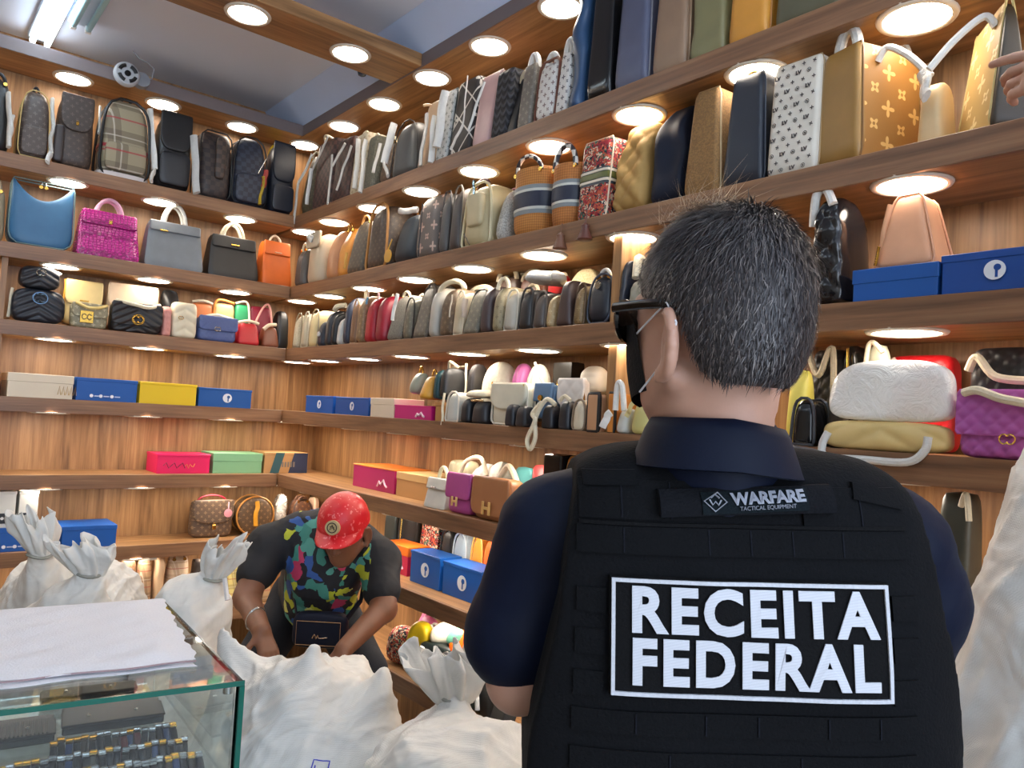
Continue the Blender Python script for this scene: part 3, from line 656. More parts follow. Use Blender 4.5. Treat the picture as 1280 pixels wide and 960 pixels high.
# ------------------------------------------------------------------ goods on the shelves
bag('pack',(-1.405,0.095,2.5558),0.000,0.130,0.158,0.337,'lea:24,24,26','black backpack with white wrapped straps, cut off by the left frame edge',None,{'h': 0.03, 'hr': 0.008, 's': [(0.3, -0.5, 0.8, 0.42, -0.75, 0.05, 0.016, WRAP), (0.42, -0.75, 0.05, 0.5, -0.6, 0.5, 0.014, WRAP)]})
bag('pack',(-1.253,0.085,2.5558),0.000,0.125,0.138,0.323,'mono:78,66,60:104,92,84','small dark monogram backpack with one white wrapped strap',None,{'p': 'lea:196,170,110', 'pr': 0.003, 'h': 0.035, 'hm': 'lea:30,28,28', 'hx': 0.1, 'hn': 1, 's': [(0.5, -0.2, 0.95, 0.56, -0.55, 0.12, 0.018, WRAP), (0.56, -0.55, 0.14, 0.42, -0.8, -0.04, 0.014, WRAP)], 'pocket': (0, 0.06, 0.8, 0.4, 'mono:78,66,60:104,92,84')})
bag('pack',(-1.088,0.095,2.5558),0.000,0.164,0.158,0.347,'mono:66,54,48:92,78,68','brown monogram backpack with pointed flap and side pocket',None,{'f': 0.5, 'fm': 'mono:66,54,48:92,78,68', 'fmb': 2.6, 'c': 'lock', 'cs': 0.008, 'h': 0.02, 'hn': 1, 'hx': 0.12, 'pocket': (-0.42, 0.03, 0.25, 0.5, 'lea:52,44,44'), 'K': {'mt': 5}})
bag('pack',(-0.872,0.105,2.5558),0.000,0.229,0.177,0.401,'plaid:150,138,112:84,70,58:1','beige plaid backpack with red stripe and black trim',None,{'p': 'lea:22,22,24', 'pr': 0.007, 'h': 0.03, 'hn': 1, 'hx': 0.12, 'hm': 'lea:24,24,26', 's': [(0.45, -0.2, 0.98, 0.58, -0.5, 0.2, 0.017, WRAP), (0.58, -0.5, 0.2, 0.5, -0.7, 0.02, 0.016, WRAP), (-0.5, -0.1, 0.85, -0.52, -0.3, 0.5, 0.012, WRAP)], 'pocket': (0, 0.08, 0.8, 0.34, 'plaid:150,138,112:84,70,58:1'), 'band': [(0.36, 0.4, 'lea:150,40,50', 1.03), (0.0, 0.06, 'lea:210,200,196', 1.04)]})
bag('pack',(-0.645,0.100,2.5558),0.000,0.182,0.167,0.397,'lea:24,24,26','black leather backpack with greyish white strap hanging in front',None,{'f': 0.5, 'fmb': 3, 'h': 0.02, 'hn': 1, 'hx': 0.12, 's': [(0.42, -0.55, 0.75, 0.52, -0.9, -0.02, 0.022, 'wrap:196,194,190')], 'pocket': (0, 0.05, 0.82, 0.42, 'lea:30,32,38')})
bag('pack',(-0.439,0.095,2.5558),0.000,0.170,0.158,0.366,'check:44,36,36:62,50,46','tall dark brown checked backpack without flap',None,{'p': 'lea:24,24,26', 'K': {'mt': 6, 'tw': 0.95}, 'pocket': (0.1, 0.3, 0.3, 0.6, 'check:56,46,42:80,64,54')})
bag('pack',(-0.254,0.100,2.5558),0.000,0.193,0.167,0.389,'check:34,38,52:48,54,70','dark navy checked backpack with yellow and red print',None,{'p': 'lea:24,24,26', 's': [(0.25, -0.6, 0.05, 0.3, -0.6, 0.45, 0.016, 'lea:190,160,40'), (0.3, -0.62, 0.3, 0.36, -0.62, 0.55, 0.012, 'lea:170,60,50'), (0.35, -0.6, 0.7, 0.1, -0.75, 0.45, 0.004, 'met:190,190,190')], 'pocket': (0, 0.05, 0.85, 0.4, 'check:34,38,52:48,54,70')})
bag('pack',(-0.071,0.105,2.5558),0.000,0.150,0.177,0.401,'lea:26,30,42','black rounded backpack at the corner of the top shelf',None,{'f': 0.55, 'fmb': 3.5, 'pocket': (0, 0.04, 0.8, 0.36, 'lea:26,30,42')})
bag('puff',(-0.053,0.240,2.5558),0.000,0.094,0.079,0.452,'lea:190,160,40','yellow bag peeking out behind the corner backpacks',None,{'cr': 0.004})
bag('soft',(0.115,-0.041,2.5558),-1.571,0.174,0.197,0.363,'mono:82,74,56:110,100,74','olive monogram crossbody bag with white wrapped strap in the corner of the top shelf',None,{'h': 0.02, 'hm': CREAMW, 's': [(0.5, -0.5, 0.9, -0.1, -0.62, 0.5, 0.01, WRAP), (-0.1, -0.62, 0.5, -0.3, -0.6, -0.12, 0.012, WRAP)]})
bag('tote',(0.125,-0.255,2.5558),-1.571,0.209,0.217,0.380,'check:58,38,34:92,62,54','brown chequered tote hung with white straps, nearer the corner',None,{'h': 0.05, 'hm': CREAMW, 'fall': 0.8, 's': [(-0.5, -0.52, 0.6, 0.5, -0.6, 0.95, 0.009, WRAP), (-0.45, -0.56, 0.62, -0.5, -0.6, 0.1, 0.011, WRAP)], 'K': {'td': 0.8, 'tw': 0.98}})
bag('tote',(0.125,-0.471,2.5558),-1.571,0.182,0.217,0.338,'check:62,40,36:84,54,48','brown chequered tote with long hanging straps beside the cream one',None,{'s': [(-0.4, -0.55, 0.75, -0.1, -0.7, -0.06, 0.011, WRAP), (0.3, -0.52, 0.85, -0.2, -0.6, 0.55, 0.009, WRAP)], 'K': {'td': 0.8, 'tw': 0.98}})
bag('tote',(0.125,-0.651,2.5558),-1.571,0.138,0.217,0.317,'mono:196,184,158:160,140,110','cream monogram tote with two white wrapped straps hanging down',None,{'h': 0.02, 'hm': CREAMW, 's': [(0.2, -0.55, 0.85, 0.3, -0.6, 0.05, 0.013, WRAP), (-0.3, -0.55, 0.8, -1.1, -0.6, 0.15, 0.009, WRAP)], 'K': {'td': 0.8}})
bag('tote',(0.125,-0.776,2.5558),-1.571,0.093,0.217,0.271,'tweed:120,118,104:90,88,78','narrow grey tote with a strap hanging over the shelf edge',None,{'h': 0.02, 'hm': CREAMW, 's': [(-0.2, -0.55, 0.9, 0.2, -0.7, -0.1, 0.014, WRAP)], 'K': {'td': 0.85}})
bag('soft',(0.125,-0.890,2.5558),-1.571,0.102,0.217,0.233,'mono:84,66,52:116,94,70','brown monogram bag beside the grey hobo',None,{'h': 0.02, 'hm': CREAMW, 's': [(0, -0.52, 0.85, -0.2, -0.6, 0.25, 0.011, WRAP)]})
bag('slab',(0.115,-1.077,2.5558),-1.571,0.236,0.197,0.267,'lea:66,66,66','dark grey leather hobo leaning, with white wrapped strap',None,{'K': {'mt': 2.6, 'tw': 0.7}, 's': [(-0.3, -0.52, 0.98, -0.45, -0.62, 0.3, 0.017, WRAP), (-0.45, -0.62, 0.3, -0.3, -0.6, 0.05, 0.014, WRAP)], 'p': 'lea:50,50,50', 'pr': 0.003})
bag('tote',(0.135,-1.266,2.5558),-1.571,0.124,0.236,0.312,'lea:186,158,128','beige leather tote with broad white handle covers',None,{'K': {'tw': 1.0, 'td': 0.6}, 's': [(0.05, -0.5, 0.75, 0.1, -0.58, 0.0, 0.016, WRAP), (-0.4, -0.2, 1, -0.2, -0.5, 0.9, 0.006, 'lea:220,190,150')], 'p': 'lea:214,190,160', 'pr': 0.003})
bag('tote',(0.135,-1.391,2.5558),-1.571,0.088,0.236,0.318,'mono:190,192,190:110,116,112','narrow white patterned tote with white straps',None,{'K': {'tw': 1.0, 'td': 0.7}, 'p': 'lea:50,60,60', 's': [(-0.35, -0.55, 0.62, -0.3, -0.6, -0.02, 0.014, WRAP), (0.4, -0.55, 0.9, 0.2, -0.62, 0.15, 0.018, WRAP)]})
bag('tote',(0.135,-1.520,2.5558),-1.571,0.142,0.236,0.328,'cross:44,38,36:206,200,190','black tote with white crossing lines and star flowers',None,{'K': {'tw': 0.96, 'td': 0.7, 'p': 14}, 's': [(0.3, -0.5, 0.95, 0.45, -0.6, 0.3, 0.005, WRAP), (0.45, -0.6, 0.3, -0.1, -0.6, 0.05, 0.008, WRAP)]})
bag('tote',(0.135,-1.663,2.5558),-1.571,0.117,0.236,0.309,'lea:196,160,158','pale pink leather tote with a thin white strap',None,{'K': {'tw': 1.15, 'td': 0.6}, 'p': 'lea:220,190,180', 'pr': 0.003, 's': [(0.2, -0.52, 0.8, -0.3, -0.62, 0.2, 0.006, WRAP)]})
bag('tote',(0.135,-1.776,2.5558),-1.571,0.097,0.236,0.281,'cable:22,22,26:54,54,62','black cable patterned tote with gold ring',None,{'K': {'tw': 1.0, 'td': 0.8}, 'h': 0.01, 'hn': 1, 'hm': 'met:214,170,80', 'hx': 0.1})
bag('tote',(0.125,-1.853,2.5558),-1.571,0.046,0.217,0.236,'lea:24,24,26','plain narrow black bag between two patterned totes',None,{'h': 0.03, 'hm': CREAMW, 'hr': 0.012, 'hx': 0.6})
bag('tote',(0.135,-1.923,2.5558),-1.571,0.076,0.236,0.254,'mono:112,104,94:140,132,118','grey monogram tote with thick white wrapped handles',None,{'h': 0.045, 'hm': WRAP, 'hr': 0.012, 'hx': 0.3, 'rings': 0, 'K': {'td': 0.8}})
bag('flap',(0.125,-2.030,2.5558),-1.571,0.109,0.217,0.233,'mono:214,210,204:110,80,76','white monogram bag with brown leather edging',None,{'p': 'lea:110,66,50', 'pr': 0.006, 'h': 0.03, 'hm': WRAP, 'hr': 0.012, 'rings': 0})
bag('tote',(0.125,-2.123,2.5558),-1.571,0.056,0.217,0.230,'mono:216,212,206:80,70,76','white monogram bag without edging, below a bundle of white wrapping',None,{'h': 0.05, 'hm': WRAP, 'hr': 0.016, 'hx': 0.3, 'rings': 0, 'K': {'td': 0.8}})
bag('tote',(0.145,-2.192,2.5558),-1.571,0.077,0.256,0.452,'lea:46,76,112','tall crumpled blue leather tote on the top shelf',None,{'cr': 0.006, 'big': 1, 'K': {'tw': 0.9, 'td': 0.9, 'p': 5}})
bag('tote',(0.155,-2.298,2.5558),-1.571,0.117,0.276,0.452,'pat:16,16,18','tall black glossy tote beside the blue one',None,{'K': {'tw': 0.75, 'td': 0.9}, 'h': 0.02})
bag('tote',(0.155,-2.437,2.5558),-1.571,0.141,0.276,0.451,'lea:88,92,116','tall slate blue leather tote with pale edge',None,{'K': {'tw': 0.78, 'td': 0.9}, 'p': 'lea:140,140,150', 'pr': 0.003})
bag('tote',(0.155,-2.590,2.5558),-1.571,0.136,0.276,0.406,'lea:150,122,98','tall taupe leather tote with pale edge',None,{'K': {'tw': 0.78, 'td': 0.9}, 'p': 'lea:190,160,130', 'pr': 0.003})
bag('tote',(0.155,-2.726,2.5558),-1.571,0.121,0.276,0.367,'lea:128,122,84','tall olive green leather tote',None,{'K': {'tw': 0.8, 'td': 0.9}, 'cr': 0.003})
bag('tote',(0.155,-2.859,2.5558),-1.571,0.129,0.276,0.328,'lea:212,146,56','tall mustard orange leather tote',None,{'K': {'tw': 0.85, 'td': 0.9}, 'p': 'lea:180,120,50', 'pr': 0.003})
bag('tote',(0.155,-3.029,2.5558),-1.571,0.189,0.276,0.266,'lea:92,88,66','wide dark olive tote, only its base in view',None,{'K': {'tw': 0.85, 'td': 0.9}})
bag('soft',(-1.380,0.095,2.1578),0.000,0.101,0.158,0.247,'lea:150,136,112','beige handbag cut off by the left frame edge on the second shelf',None,{'h': 0.05})
bag('hobo',(-1.194,0.075,2.1578),0.000,0.262,0.118,0.310,'lea:52,104,144','teal blue leather shoulder bag with curved open top',None,{'h': 0.015, 'hn': 1, 'hx': 0.04, 'hm': 'met:190,190,190', 'hr': 0.004, 'big': 1, 'sag': 0.28, 'p': 'lea:96,120,120', 'pr': 0.003, 'K': {'mb': 5, 'tw': 0.95, 'mt': 30}, 'K2': 0})
bag('kelly',(-0.912,0.090,2.1578),0.000,0.285,0.148,0.225,'croc:196,40,140','magenta crocodile embossed handbag with clear handles',None,{'f': 0.3, 'fmb': 14, 'c': 'lock', 'cs': 0.009, 'cz': 0.78, 'h': 0.075, 'hr': 0.009, 'hx': 0.2, 'hm': 'pat:226,170,196'})
bag('kelly',(-0.609,0.090,2.1578),0.000,0.293,0.148,0.234,'lea:116,122,128','grey leather handbag with two tall handles and gold plates',None,{'h': 0.105, 'hr': 0.01, 'hx': 0.18, 'hm': 'wrap:206,206,200', 'c': 'bar', 'cs': 0.012, 'cz': 0.8, 'cx': -0.2, 'f': 0.2, 'fmb': 14})
bag('kelly',(-0.308,0.090,2.1578),0.000,0.276,0.148,0.223,'lea:44,42,40','black leather handbag with white wrapped handle and gold clasp',None,{'h': 0.085, 'hr': 0.009, 'hx': 0.2, 'hm': CREAMW, 'c': 'bar', 'cs': 0.014, 'cz': 0.8, 'f': 0.28, 'fmb': 14})
bag('kelly',(-0.070,0.090,2.1578),0.000,0.176,0.148,0.243,'lea:222,104,30','bright orange handbag at the corner of the second shelf',None,{'h': 0.05, 'hr': 0.006, 'hx': 0.2, 'hn': 1, 'hm': CREAMW, 'f': 0.3, 'fmb': 14, 'c': 'bar', 'cs': 0.012, 'cz': 0.75, 'cm': 'lea:230,180,140'})
bag('slab',(0.115,-0.048,2.1578),-1.571,0.124,0.197,0.221,'lea:84,76,70','narrow dark grey pleated bag in the corner of the second shelf',None,{'k': 'vert', 'pitch': 0.02, 'h': 0.03, 'hm': CREAMW})
bag('slab',(0.115,-0.214,2.1578),-1.571,0.164,0.197,0.275,'lea:186,170,144','pale beige upright bag with folded top',None,{'K': {'mt': 8, 'tw': 0.95}, 'f': 0.3, 's': [(-0.1, -0.55, 0.85, 0, -0.55, 0.95, 0.02, WRAP)]})
bag('soft',(0.115,-0.386,2.1578),-1.571,0.136,0.197,0.271,'lea:190,134,92','tan leather soft bag in the corner group',None,{'cr': 0.003})
bag('soft',(0.115,-0.520,2.1578),-1.571,0.111,0.197,0.267,'lea:206,136,52','mustard tan leather bag with gold clip',None,{'cr': 0.003, 'h': 0.03, 'hm': 'met:214,170,80', 'hr': 0.003})
bag('dome',(0.115,-0.680,2.1578),-1.571,0.169,0.197,0.278,'mono:76,68,58:106,94,74','brown monogram bag with gold zip pull beside the mustard one',None,{'h': 0.03, 'hm': 'lea:190,140,80', 's': [(-0.3, -0.55, 0.4, -0.25, -0.6, 0.1, 0.008, 'lea:190,140,60')]})
bag('slab',(0.125,-0.879,2.1578),-1.571,0.192,0.217,0.315,'mono:72,58,48:96,80,64','brown monogram bag with curved tan trim',None,{'p': 'lea:176,122,64', 'pr': 0.007, 'K': {'mt': 4}})
bag('soft',(0.125,-1.098,2.1578),-1.571,0.195,0.217,0.239,'lea:34,42,50','dark navy soft bag with a mustard round tag',None,{'tag': (-0.25, 0.16, 'lea:196,146,40', 0.03), 's': [(0.4, -0.3, 1, -0.4, -0.3, 1.1, 0.014, WRAP)]})
bag('slab',(0.135,-1.303,2.1578),-1.571,0.183,0.236,0.290,'monob:104,94,88:196,166,150','taupe bag with large pale pink flowers',None,{'K': {'mt': 8, 'tw': 0.97}, 's': [(0.0, -0.55, 0.8, -0.05, -0.55, 0.02, 0.003, 'lea:40,36,34')]})
bag('slab',(0.125,-1.440,2.1578),-1.571,0.063,0.217,0.267,'lea:84,80,78','narrow grey leather bag beside the flowered one',None,{'K': {'mt': 6}, 'p': 'lea:64,60,60'})
bag('slab',(0.125,-1.520,2.1578),-1.571,0.072,0.217,0.275,'lea:70,62,58','narrow dark taupe bag with curved edge',None,{'K': {'mt': 3.6}, 'p': 'lea:100,92,84'})
bag('slab',(0.135,-1.657,2.1578),-1.571,0.190,0.236,0.262,'lea:182,168,130','cream leather bag with front pocket and silver clip',None,{'pocket': (0.05, 0.3, 0.5, 0.5, 'lea:190,176,140'), 'h': 0.02, 'hm': 'lea:90,50,60', 's': [(0.15, -0.6, 0.75, 0.15, -0.62, 0.95, 0.006, 'met:150,180,200'), (-0.2, -0.56, 0.2, 0.1, -0.6, 0.0, 0.003, 'lea:60,50,40')], 'p': 'lea:206,196,160', 'pr': 0.006})
bag('soft',(0.125,-1.802,2.1578),-1.571,0.076,0.217,0.217,'tweed:150,146,138:196,192,184','grey and white tweed bag leaning on the basket',None,{})
bag('bucket',(0.110,-1.953,2.1578),-1.571,0.201,0.187,0.250,'basket:202,134,66','woven straw basket bag with navy band, nearer the tweed bag',None,{'band': [(0.3, 0.72, 'lea:128,134,136', 1.02), (0.36, 0.66, 'lea:200,200,190', 1.035), (0.4, 0.62, 'lea:30,36,56', 1.05)], 'h': 0.05, 'hr': 0.008, 'hm': 'check:40,40,48:206,206,200', 'hx': 0.34, 'fall': 0.3, 'K': {'tw': 1.05}})
bag('bucket',(0.110,-2.145,2.1578),-1.571,0.154,0.187,0.224,'basket:196,124,62','woven straw basket bag with navy band, nearer the tapestry bag',None,{'band': [(0.3, 0.72, 'lea:128,134,136', 1.02), (0.36, 0.66, 'lea:200,200,190', 1.035), (0.4, 0.62, 'lea:30,36,56', 1.05)], 'h': 0.07, 'hr': 0.009, 'hm': 'check:40,40,48:206,206,200', 'hx': 0.34, 'tassel': (0.3, 0.0, 'lea:120,80,60', 0.07), 'K': {'tw': 1.05}})
bag('tote',(0.125,-2.294,2.1578),-1.571,0.126,0.217,0.275,'tapestry:0,0,0','multicoloured tapestry tote with dark banded lettering strip',None,{'K': {'tw': 1.05, 'td': 0.8}, 'band': [(0.42, 0.62, 'lea:60,66,72', 1.02), (0.45, 0.48, 'lea:220,210,190', 1.04), (0.57, 0.6, 'lea:220,210,190', 1.04), (0.49, 0.56, 'lea:96,100,50', 1.045)], 'tassel': (0.1, 0.12, 'lea:96,54,44', 0.11), 'p': 'lea:226,206,180', 'pr': 0.003})
bag('soft',(0.135,-2.439,2.1578),-1.571,0.147,0.236,0.307,'sat:176,140,84','tan puffy quilted nylon bag',None,{'k': 'quilt', 'big': 1, 'pitch': 0.07, 'amp': 0.014, 'cr': 0.004, 'K': {'tw': 0.8, 'p': 5, 'mt': 8}})
bag('soft',(0.135,-2.583,2.1578),-1.571,0.137,0.236,0.322,'sat:30,34,48','black puffy nylon bag with striped white strap',None,{'big': 1, 'cr': 0.007, 'K': {'tw': 0.8, 'p': 5, 'mt': 6}, 's': [(0.1, -0.1, 1.1, 0.5, -0.2, 1.15, 0.02, WRAP)]})
bag('tote',(0.145,-2.727,2.1578),-1.571,0.123,0.256,0.313,'tweed:150,112,66:124,92,56','brown suede tote with pale edge and gold clip',None,{'K': {'tw': 0.62, 'td': 0.9, 'p': 14}, 'p': 'lea:196,170,130', 'pr': 0.003, 'h': 0.01, 'hm': 'met:214,170,80', 'hr': 0.003})
bag('tote',(0.145,-2.861,2.1578),-1.571,0.129,0.256,0.313,'lea:30,36,48','glossy black tote with gold hooks beside the white one',None,{'K': {'tw': 0.72, 'td': 0.9, 'p': 14}, 'p': 'lea:50,56,70', 'pr': 0.003, 'h': 0.02, 'hm': 'met:214,170,80', 'hr': 0.004})
bag('tote',(0.135,-3.005,2.1578),-1.571,0.142,0.236,0.307,'lea:216,208,194','white tote printed with black flowers and interlocked letters',None,{'K': {'tw': 0.95, 'td': 0.85, 'p': 14}, 'p': 'lea:170,140,100', 'pr': 0.0025, 'LV': 1})
bag('tote',(0.135,-3.155,2.1578),-1.850,0.135,0.236,0.293,'lea:158,118,58','large gold leather tote with embossed pattern side',None,{'K': {'tw': 0.8, 'td': 0.95, 'p': 14}, 'p': 'lea:130,92,50', 'pr': 0.003, 'h': 0.06, 'hm': WRAP, 'hr': 0.013, 'emb': 1})
bag('slab',(0.130,-3.312,2.1578),-1.571,0.065,0.098,0.172,'lea:214,186,140','cream leather bag between the gold totes with white handle',None,{'K': {'tw': 0.7, 'mt': 8}, 's': [(-0.2, -0.6, 1.1, 0.1, -0.8, 0.7, 0.016, WRAP)]})
bag('wedge',(0.135,-3.423,2.1578),-0.908,0.084,0.236,0.295,'lea:52,42,28','dark gold peaked tote with patterned side beside the touching hand',None,{'K': {'tw': 0.14, 'td': 0.8, 'p': 14, 'mt': 20}, 'p': 'lea:190,170,110', 'pr': 0.003, 'emb2': 1, 'big': 1})
bag('soft',(-1.360,0.085,1.8129),0.000,0.045,0.138,0.165,'lea:200,196,176','pale bag cut off by the left frame edge on the third shelf',None,{})
bag('camera',(-1.179,0.065,1.8129),0.000,0.217,0.099,0.158,'lea:30,34,44','large black chevron camera bag, lower of the stacked pair',None,{'k': 'chev', 'big': 1, 'pitch': 0.035, 'amp': 0.009, 'c': 'ring', 'cs': 0.022, 'cz': 0.72, 'cm': 'met:90,110,130', 's': [(-0.52, -0.1, 0.1, -0.48, -0.1, 0.95, 0.008, CREAMW)]})
bag('camera',(-1.183,0.060,1.9709),0.000,0.164,0.089,0.103,'lea:32,34,42','small black chevron camera bag, upper of the stacked pair',None,{'k': 'chev', 'big': 1, 'pitch': 0.03, 'amp': 0.008, 'c': 'ring', 'cs': 0.016, 'cz': 0.7, 'cm': 'met:180,180,170', 's': [(0.2, 0, 1, 0.5, -0.2, 0.75, 0.008, WRAP)]})
bag('flap',(-0.982,0.165,1.8329),0.000,0.163,0.069,0.213,'lea:214,190,130','cream flap bag with tan handle standing behind the monogram one',None,{'f': 0.55, 'c': 'bar', 'cs': 0.012, 's': [(-0.5, -0.3, 0.4, -0.5, -0.4, 1.0, 0.01, 'lea:230,160,60')]})
bag('flap',(-0.971,0.055,1.8129),0.000,0.154,0.079,0.116,'mono:140,132,106:190,180,150','beige monogram flap bag with square logo plate',None,{'K': {'td': 0.6, 'tw': 1.06}, 'f': 0.55, 'c': 'plate', 'cs': 0.028, 'cz': 0.45, 'cx': -0.1, 'rope': [(-0.4, -0.5, 1), (-0.1, -0.8, 0.82), (0.2, -0.8, 0.85), (0.45, -0.5, 1.0)], 'rm': 'lea:214,190,120', 'rr': 0.007})
bag('flap',(-0.762,0.165,1.8329),0.000,0.237,0.069,0.227,'lea:226,198,164','pale peach envelope clutch standing at the back',None,{'f': 0.6, 'fmb': 2.5, 's': [(-0.5, -0.6, 0.3, 0.4, -0.6, 0.2, 0.008, CREAMW, 0.02)]})
bag('flap',(-0.765,0.060,1.8129),0.000,0.232,0.089,0.145,'lea:30,28,30','black chevron flap bag with round gold double ring emblem',None,{'k': 'chev', 'big': 1, 'pitch': 0.035, 'amp': 0.008, 'f': 0.75, 'fmb': 6, 'c': 'ring', 'cs': 0.02, 'cz': 0.45, 'rope': [(-0.42, -0.3, 1.05), (-0.1, -0.7, 0.95), (0.2, -0.7, 0.9), (0.45, -0.3, 1.05)], 'rr': 0.009})
bag('soft',(-0.571,0.180,1.8329),0.000,0.100,0.079,0.237,'lea:40,40,40','small black ruched bag standing at the back of the third shelf',None,{'cr': 0.008})
bag('flap',(-0.624,0.065,1.8129),0.000,0.045,0.099,0.153,'lea:206,140,130','pink chevron bag squeezed beside the cream upright one',None,{'k': 'chev', 'pitch': 0.03})
bag('flap',(-0.538,0.060,1.8129),0.000,0.123,0.089,0.185,'lea:216,206,180','tall cream chevron handbag with small gold emblem',None,{'k': 'chev', 'pitch': 0.05, 'big': 1, 'c': 'ring', 'cs': 0.01, 'cz': 0.55, 'cx': -0.2})
bag('flap',(-0.418,0.160,1.8329),0.000,0.110,0.059,0.190,'lea:190,110,60','orange brown bag standing behind the denim one',None,{'rope': [(-0.5, -0.3, 1), (0, -0.5, 1.05), (0.45, -0.3, 1)], 'rr': 0.006})
bag('flap',(-0.304,0.160,1.8329),0.000,0.112,0.059,0.202,'lea:230,160,110','peach orange bag with cream strap at the back',None,{'rope': [(-0.5, -0.3, 0.6), (-0.4, -0.5, 1.05), (0.45, -0.3, 1.03)], 'rr': 0.006, 'rm': 'lea:220,130,50'})
bag('flap',(-0.370,0.065,1.8129),0.000,0.200,0.099,0.128,'lea:76,92,142','blue denim flap bag with silver emblem',None,{'f': 0.55, 'fmb': 8, 'c': 'ring', 'cs': 0.013, 'cz': 0.5, 'cm': 'met:200,190,160', 'cx': -0.05, 'rope': [(-0.3, -0.2, 1), (0, -0.1, 1.12), (0.4, -0.2, 1)], 'rr': 0.008, 'k': 'quilt', 'pitch': 0.03})
bag('flap',(-0.206,0.160,1.8329),0.000,0.078,0.059,0.210,'lea:40,140,90','emerald green bag standing behind the red one',None,{'rope': [(-0.5, -0.3, 1), (0.3, -0.5, 1.03), (0.5, -0.6, 0.3)], 'rr': 0.006})
bag('flap',(-0.101,0.158,1.8329),0.000,0.129,0.064,0.212,'lea:130,30,50','dark red bag with pink striped strap at the back',None,{'rope': [(-0.5, -0.6, 0.2), (0, -0.6, 0.95), (0.3, -0.6, 1.0), (0.5, -0.6, 0.3)], 'rr': 0.006, 'rm': 'wrap:230,160,150'})
bag('dome',(-0.202,0.068,1.8129),0.000,0.125,0.105,0.120,'lea:180,24,34','red dome shaped bag with cream wrapping over it',None,{'rope': [(-0.4, 0, 1), (0, -0.2, 1.1), (0.5, 0, 1.05)], 'rr': 0.008, 'K': {'tw': 0.75, 'mt': 5}})
bag('dome',(-0.080,0.069,1.8129),0.000,0.097,0.107,0.118,'lea:120,62,36','brown leather bag beside the corner of the third shelf',None,{'K': {'tw': 0.7, 'mt': 4}, 'rope': [(-0.5, -0.5, 0.8), (-0.2, -0.5, 1.02), (0.3, -0.2, 1.1)], 'rr': 0.01, 'rm': 'wrap:226,206,176'})
bag('slab',(0.013,0.140,1.8129),0.000,0.081,0.118,0.222,'lea:24,24,26','black bag in the back corner of the third shelf',None,{})
bag('slab',(0.125,-0.057,1.8129),-1.571,0.093,0.217,0.198,'tweed:170,160,134:190,180,156','narrow beige tweed bag, closest to the corner',None,{'p': 'lea:150,136,110'})
bag('slab',(0.125,-0.155,1.8129),-1.571,0.079,0.217,0.200,'lea:176,164,140','beige ribbed bag, second from the corner',None,{'p': 'lea:200,190,166'})
bag('slab',(0.125,-0.259,1.8129),-1.571,0.105,0.217,0.206,'lea:206,188,140','cream rounded bag beside the ribbed ones',None,{'p': 'lea:160,146,120'})
bag('slab',(0.125,-0.360,1.8129),-1.571,0.074,0.217,0.146,'lea:40,44,56','small navy bag with white flower',None,{'c': 'disc', 'cs': 0.012, 'cm': 'lea:210,210,210', 'cz': 0.45})
bag('slab',(0.125,-0.438,1.8129),-1.571,0.062,0.217,0.193,'lea:46,46,50','dark grey narrow bag under a cream bundle',None,{'rope': [(0, -0.3, 1), (0.5, -0.3, 1.08), (1.2, -0.2, 1.1)], 'rr': 0.014})
bag('slab',(0.125,-0.504,1.8129),-1.571,0.052,0.217,0.179,'lea:24,24,26','black narrow bag beside the pale grey one',None,{})
bag('slab',(0.125,-0.570,1.8129),-1.571,0.059,0.217,0.149,'lea:190,190,186','pale grey narrow bag between two dark ones',None,{})
bag('slab',(0.125,-0.638,1.8129),-1.571,0.057,0.217,0.244,'lea:44,50,68','navy upright bag next to the brown ones',None,{})
bag('slab',(0.125,-0.709,1.8129),-1.571,0.064,0.217,0.221,'lea:122,88,62','brown leather bag next to the navy one',None,{'p': 'lea:160,130,100'})
bag('slab',(0.125,-0.780,1.8129),-1.571,0.062,0.217,0.239,'mono:130,104,74:160,130,94','tan monogram bag touching the first red bag',None,{'h': 0.03, 'hm': CREAMW})
bag('slab',(0.125,-0.865,1.8129),-1.571,0.091,0.217,0.224,'lea:164,20,38','bright red upright bag with blue tag',None,{'s': [(0.1, -0.55, 0.95, 0.15, -0.58, 0.8, 0.01, 'lea:90,150,180')]})
bag('slab',(0.125,-0.966,1.8129),-1.571,0.094,0.217,0.223,'lea:140,18,40','dark red upright bag with gold feet',None,{'s': [(0.1, -0.55, 1.0, 0.2, -0.58, 0.85, 0.009, 'wrap:236,190,190')]})
bag('dome',(0.125,-1.092,1.8129),-1.571,0.129,0.217,0.215,'tweed:130,126,116:108,104,96','grey canvas bag with white strap loop',None,{'K': {'mt': 5}, 's': [(0.4, -0.55, 0.95, 0.3, -0.6, 0.4, 0.01, WRAP)], 'h': 0.02, 'hm': CREAMW})
bag('slab',(0.125,-1.204,1.8129),-1.571,0.078,0.217,0.186,'mono:110,104,88:134,126,106','olive canvas bag with dark edge',None,{'p': 'lea:50,44,40'})
bag('dome',(0.125,-1.305,1.8129),-1.571,0.110,0.217,0.242,'mono:104,96,84:128,118,100','tall taupe domed bag with dark edge',None,{'p': 'lea:84,74,66', 'pr': 0.006, 'K': {'mt': 3}})
bag('slab',(0.125,-1.403,1.8129),-1.571,0.071,0.217,0.218,'lea:176,172,162','pale grey ribbed bag behind a white handle',None,{})
bag('slab',(0.125,-1.493,1.8129),-1.571,0.095,0.217,0.206,'mono:96,78,60:126,106,82','brown monogram bag below a white wrapped handle',None,{'h': 0.03, 'hm': CREAMW, 'hr': 0.011, 'hx': 0.9, 'rings': 0})
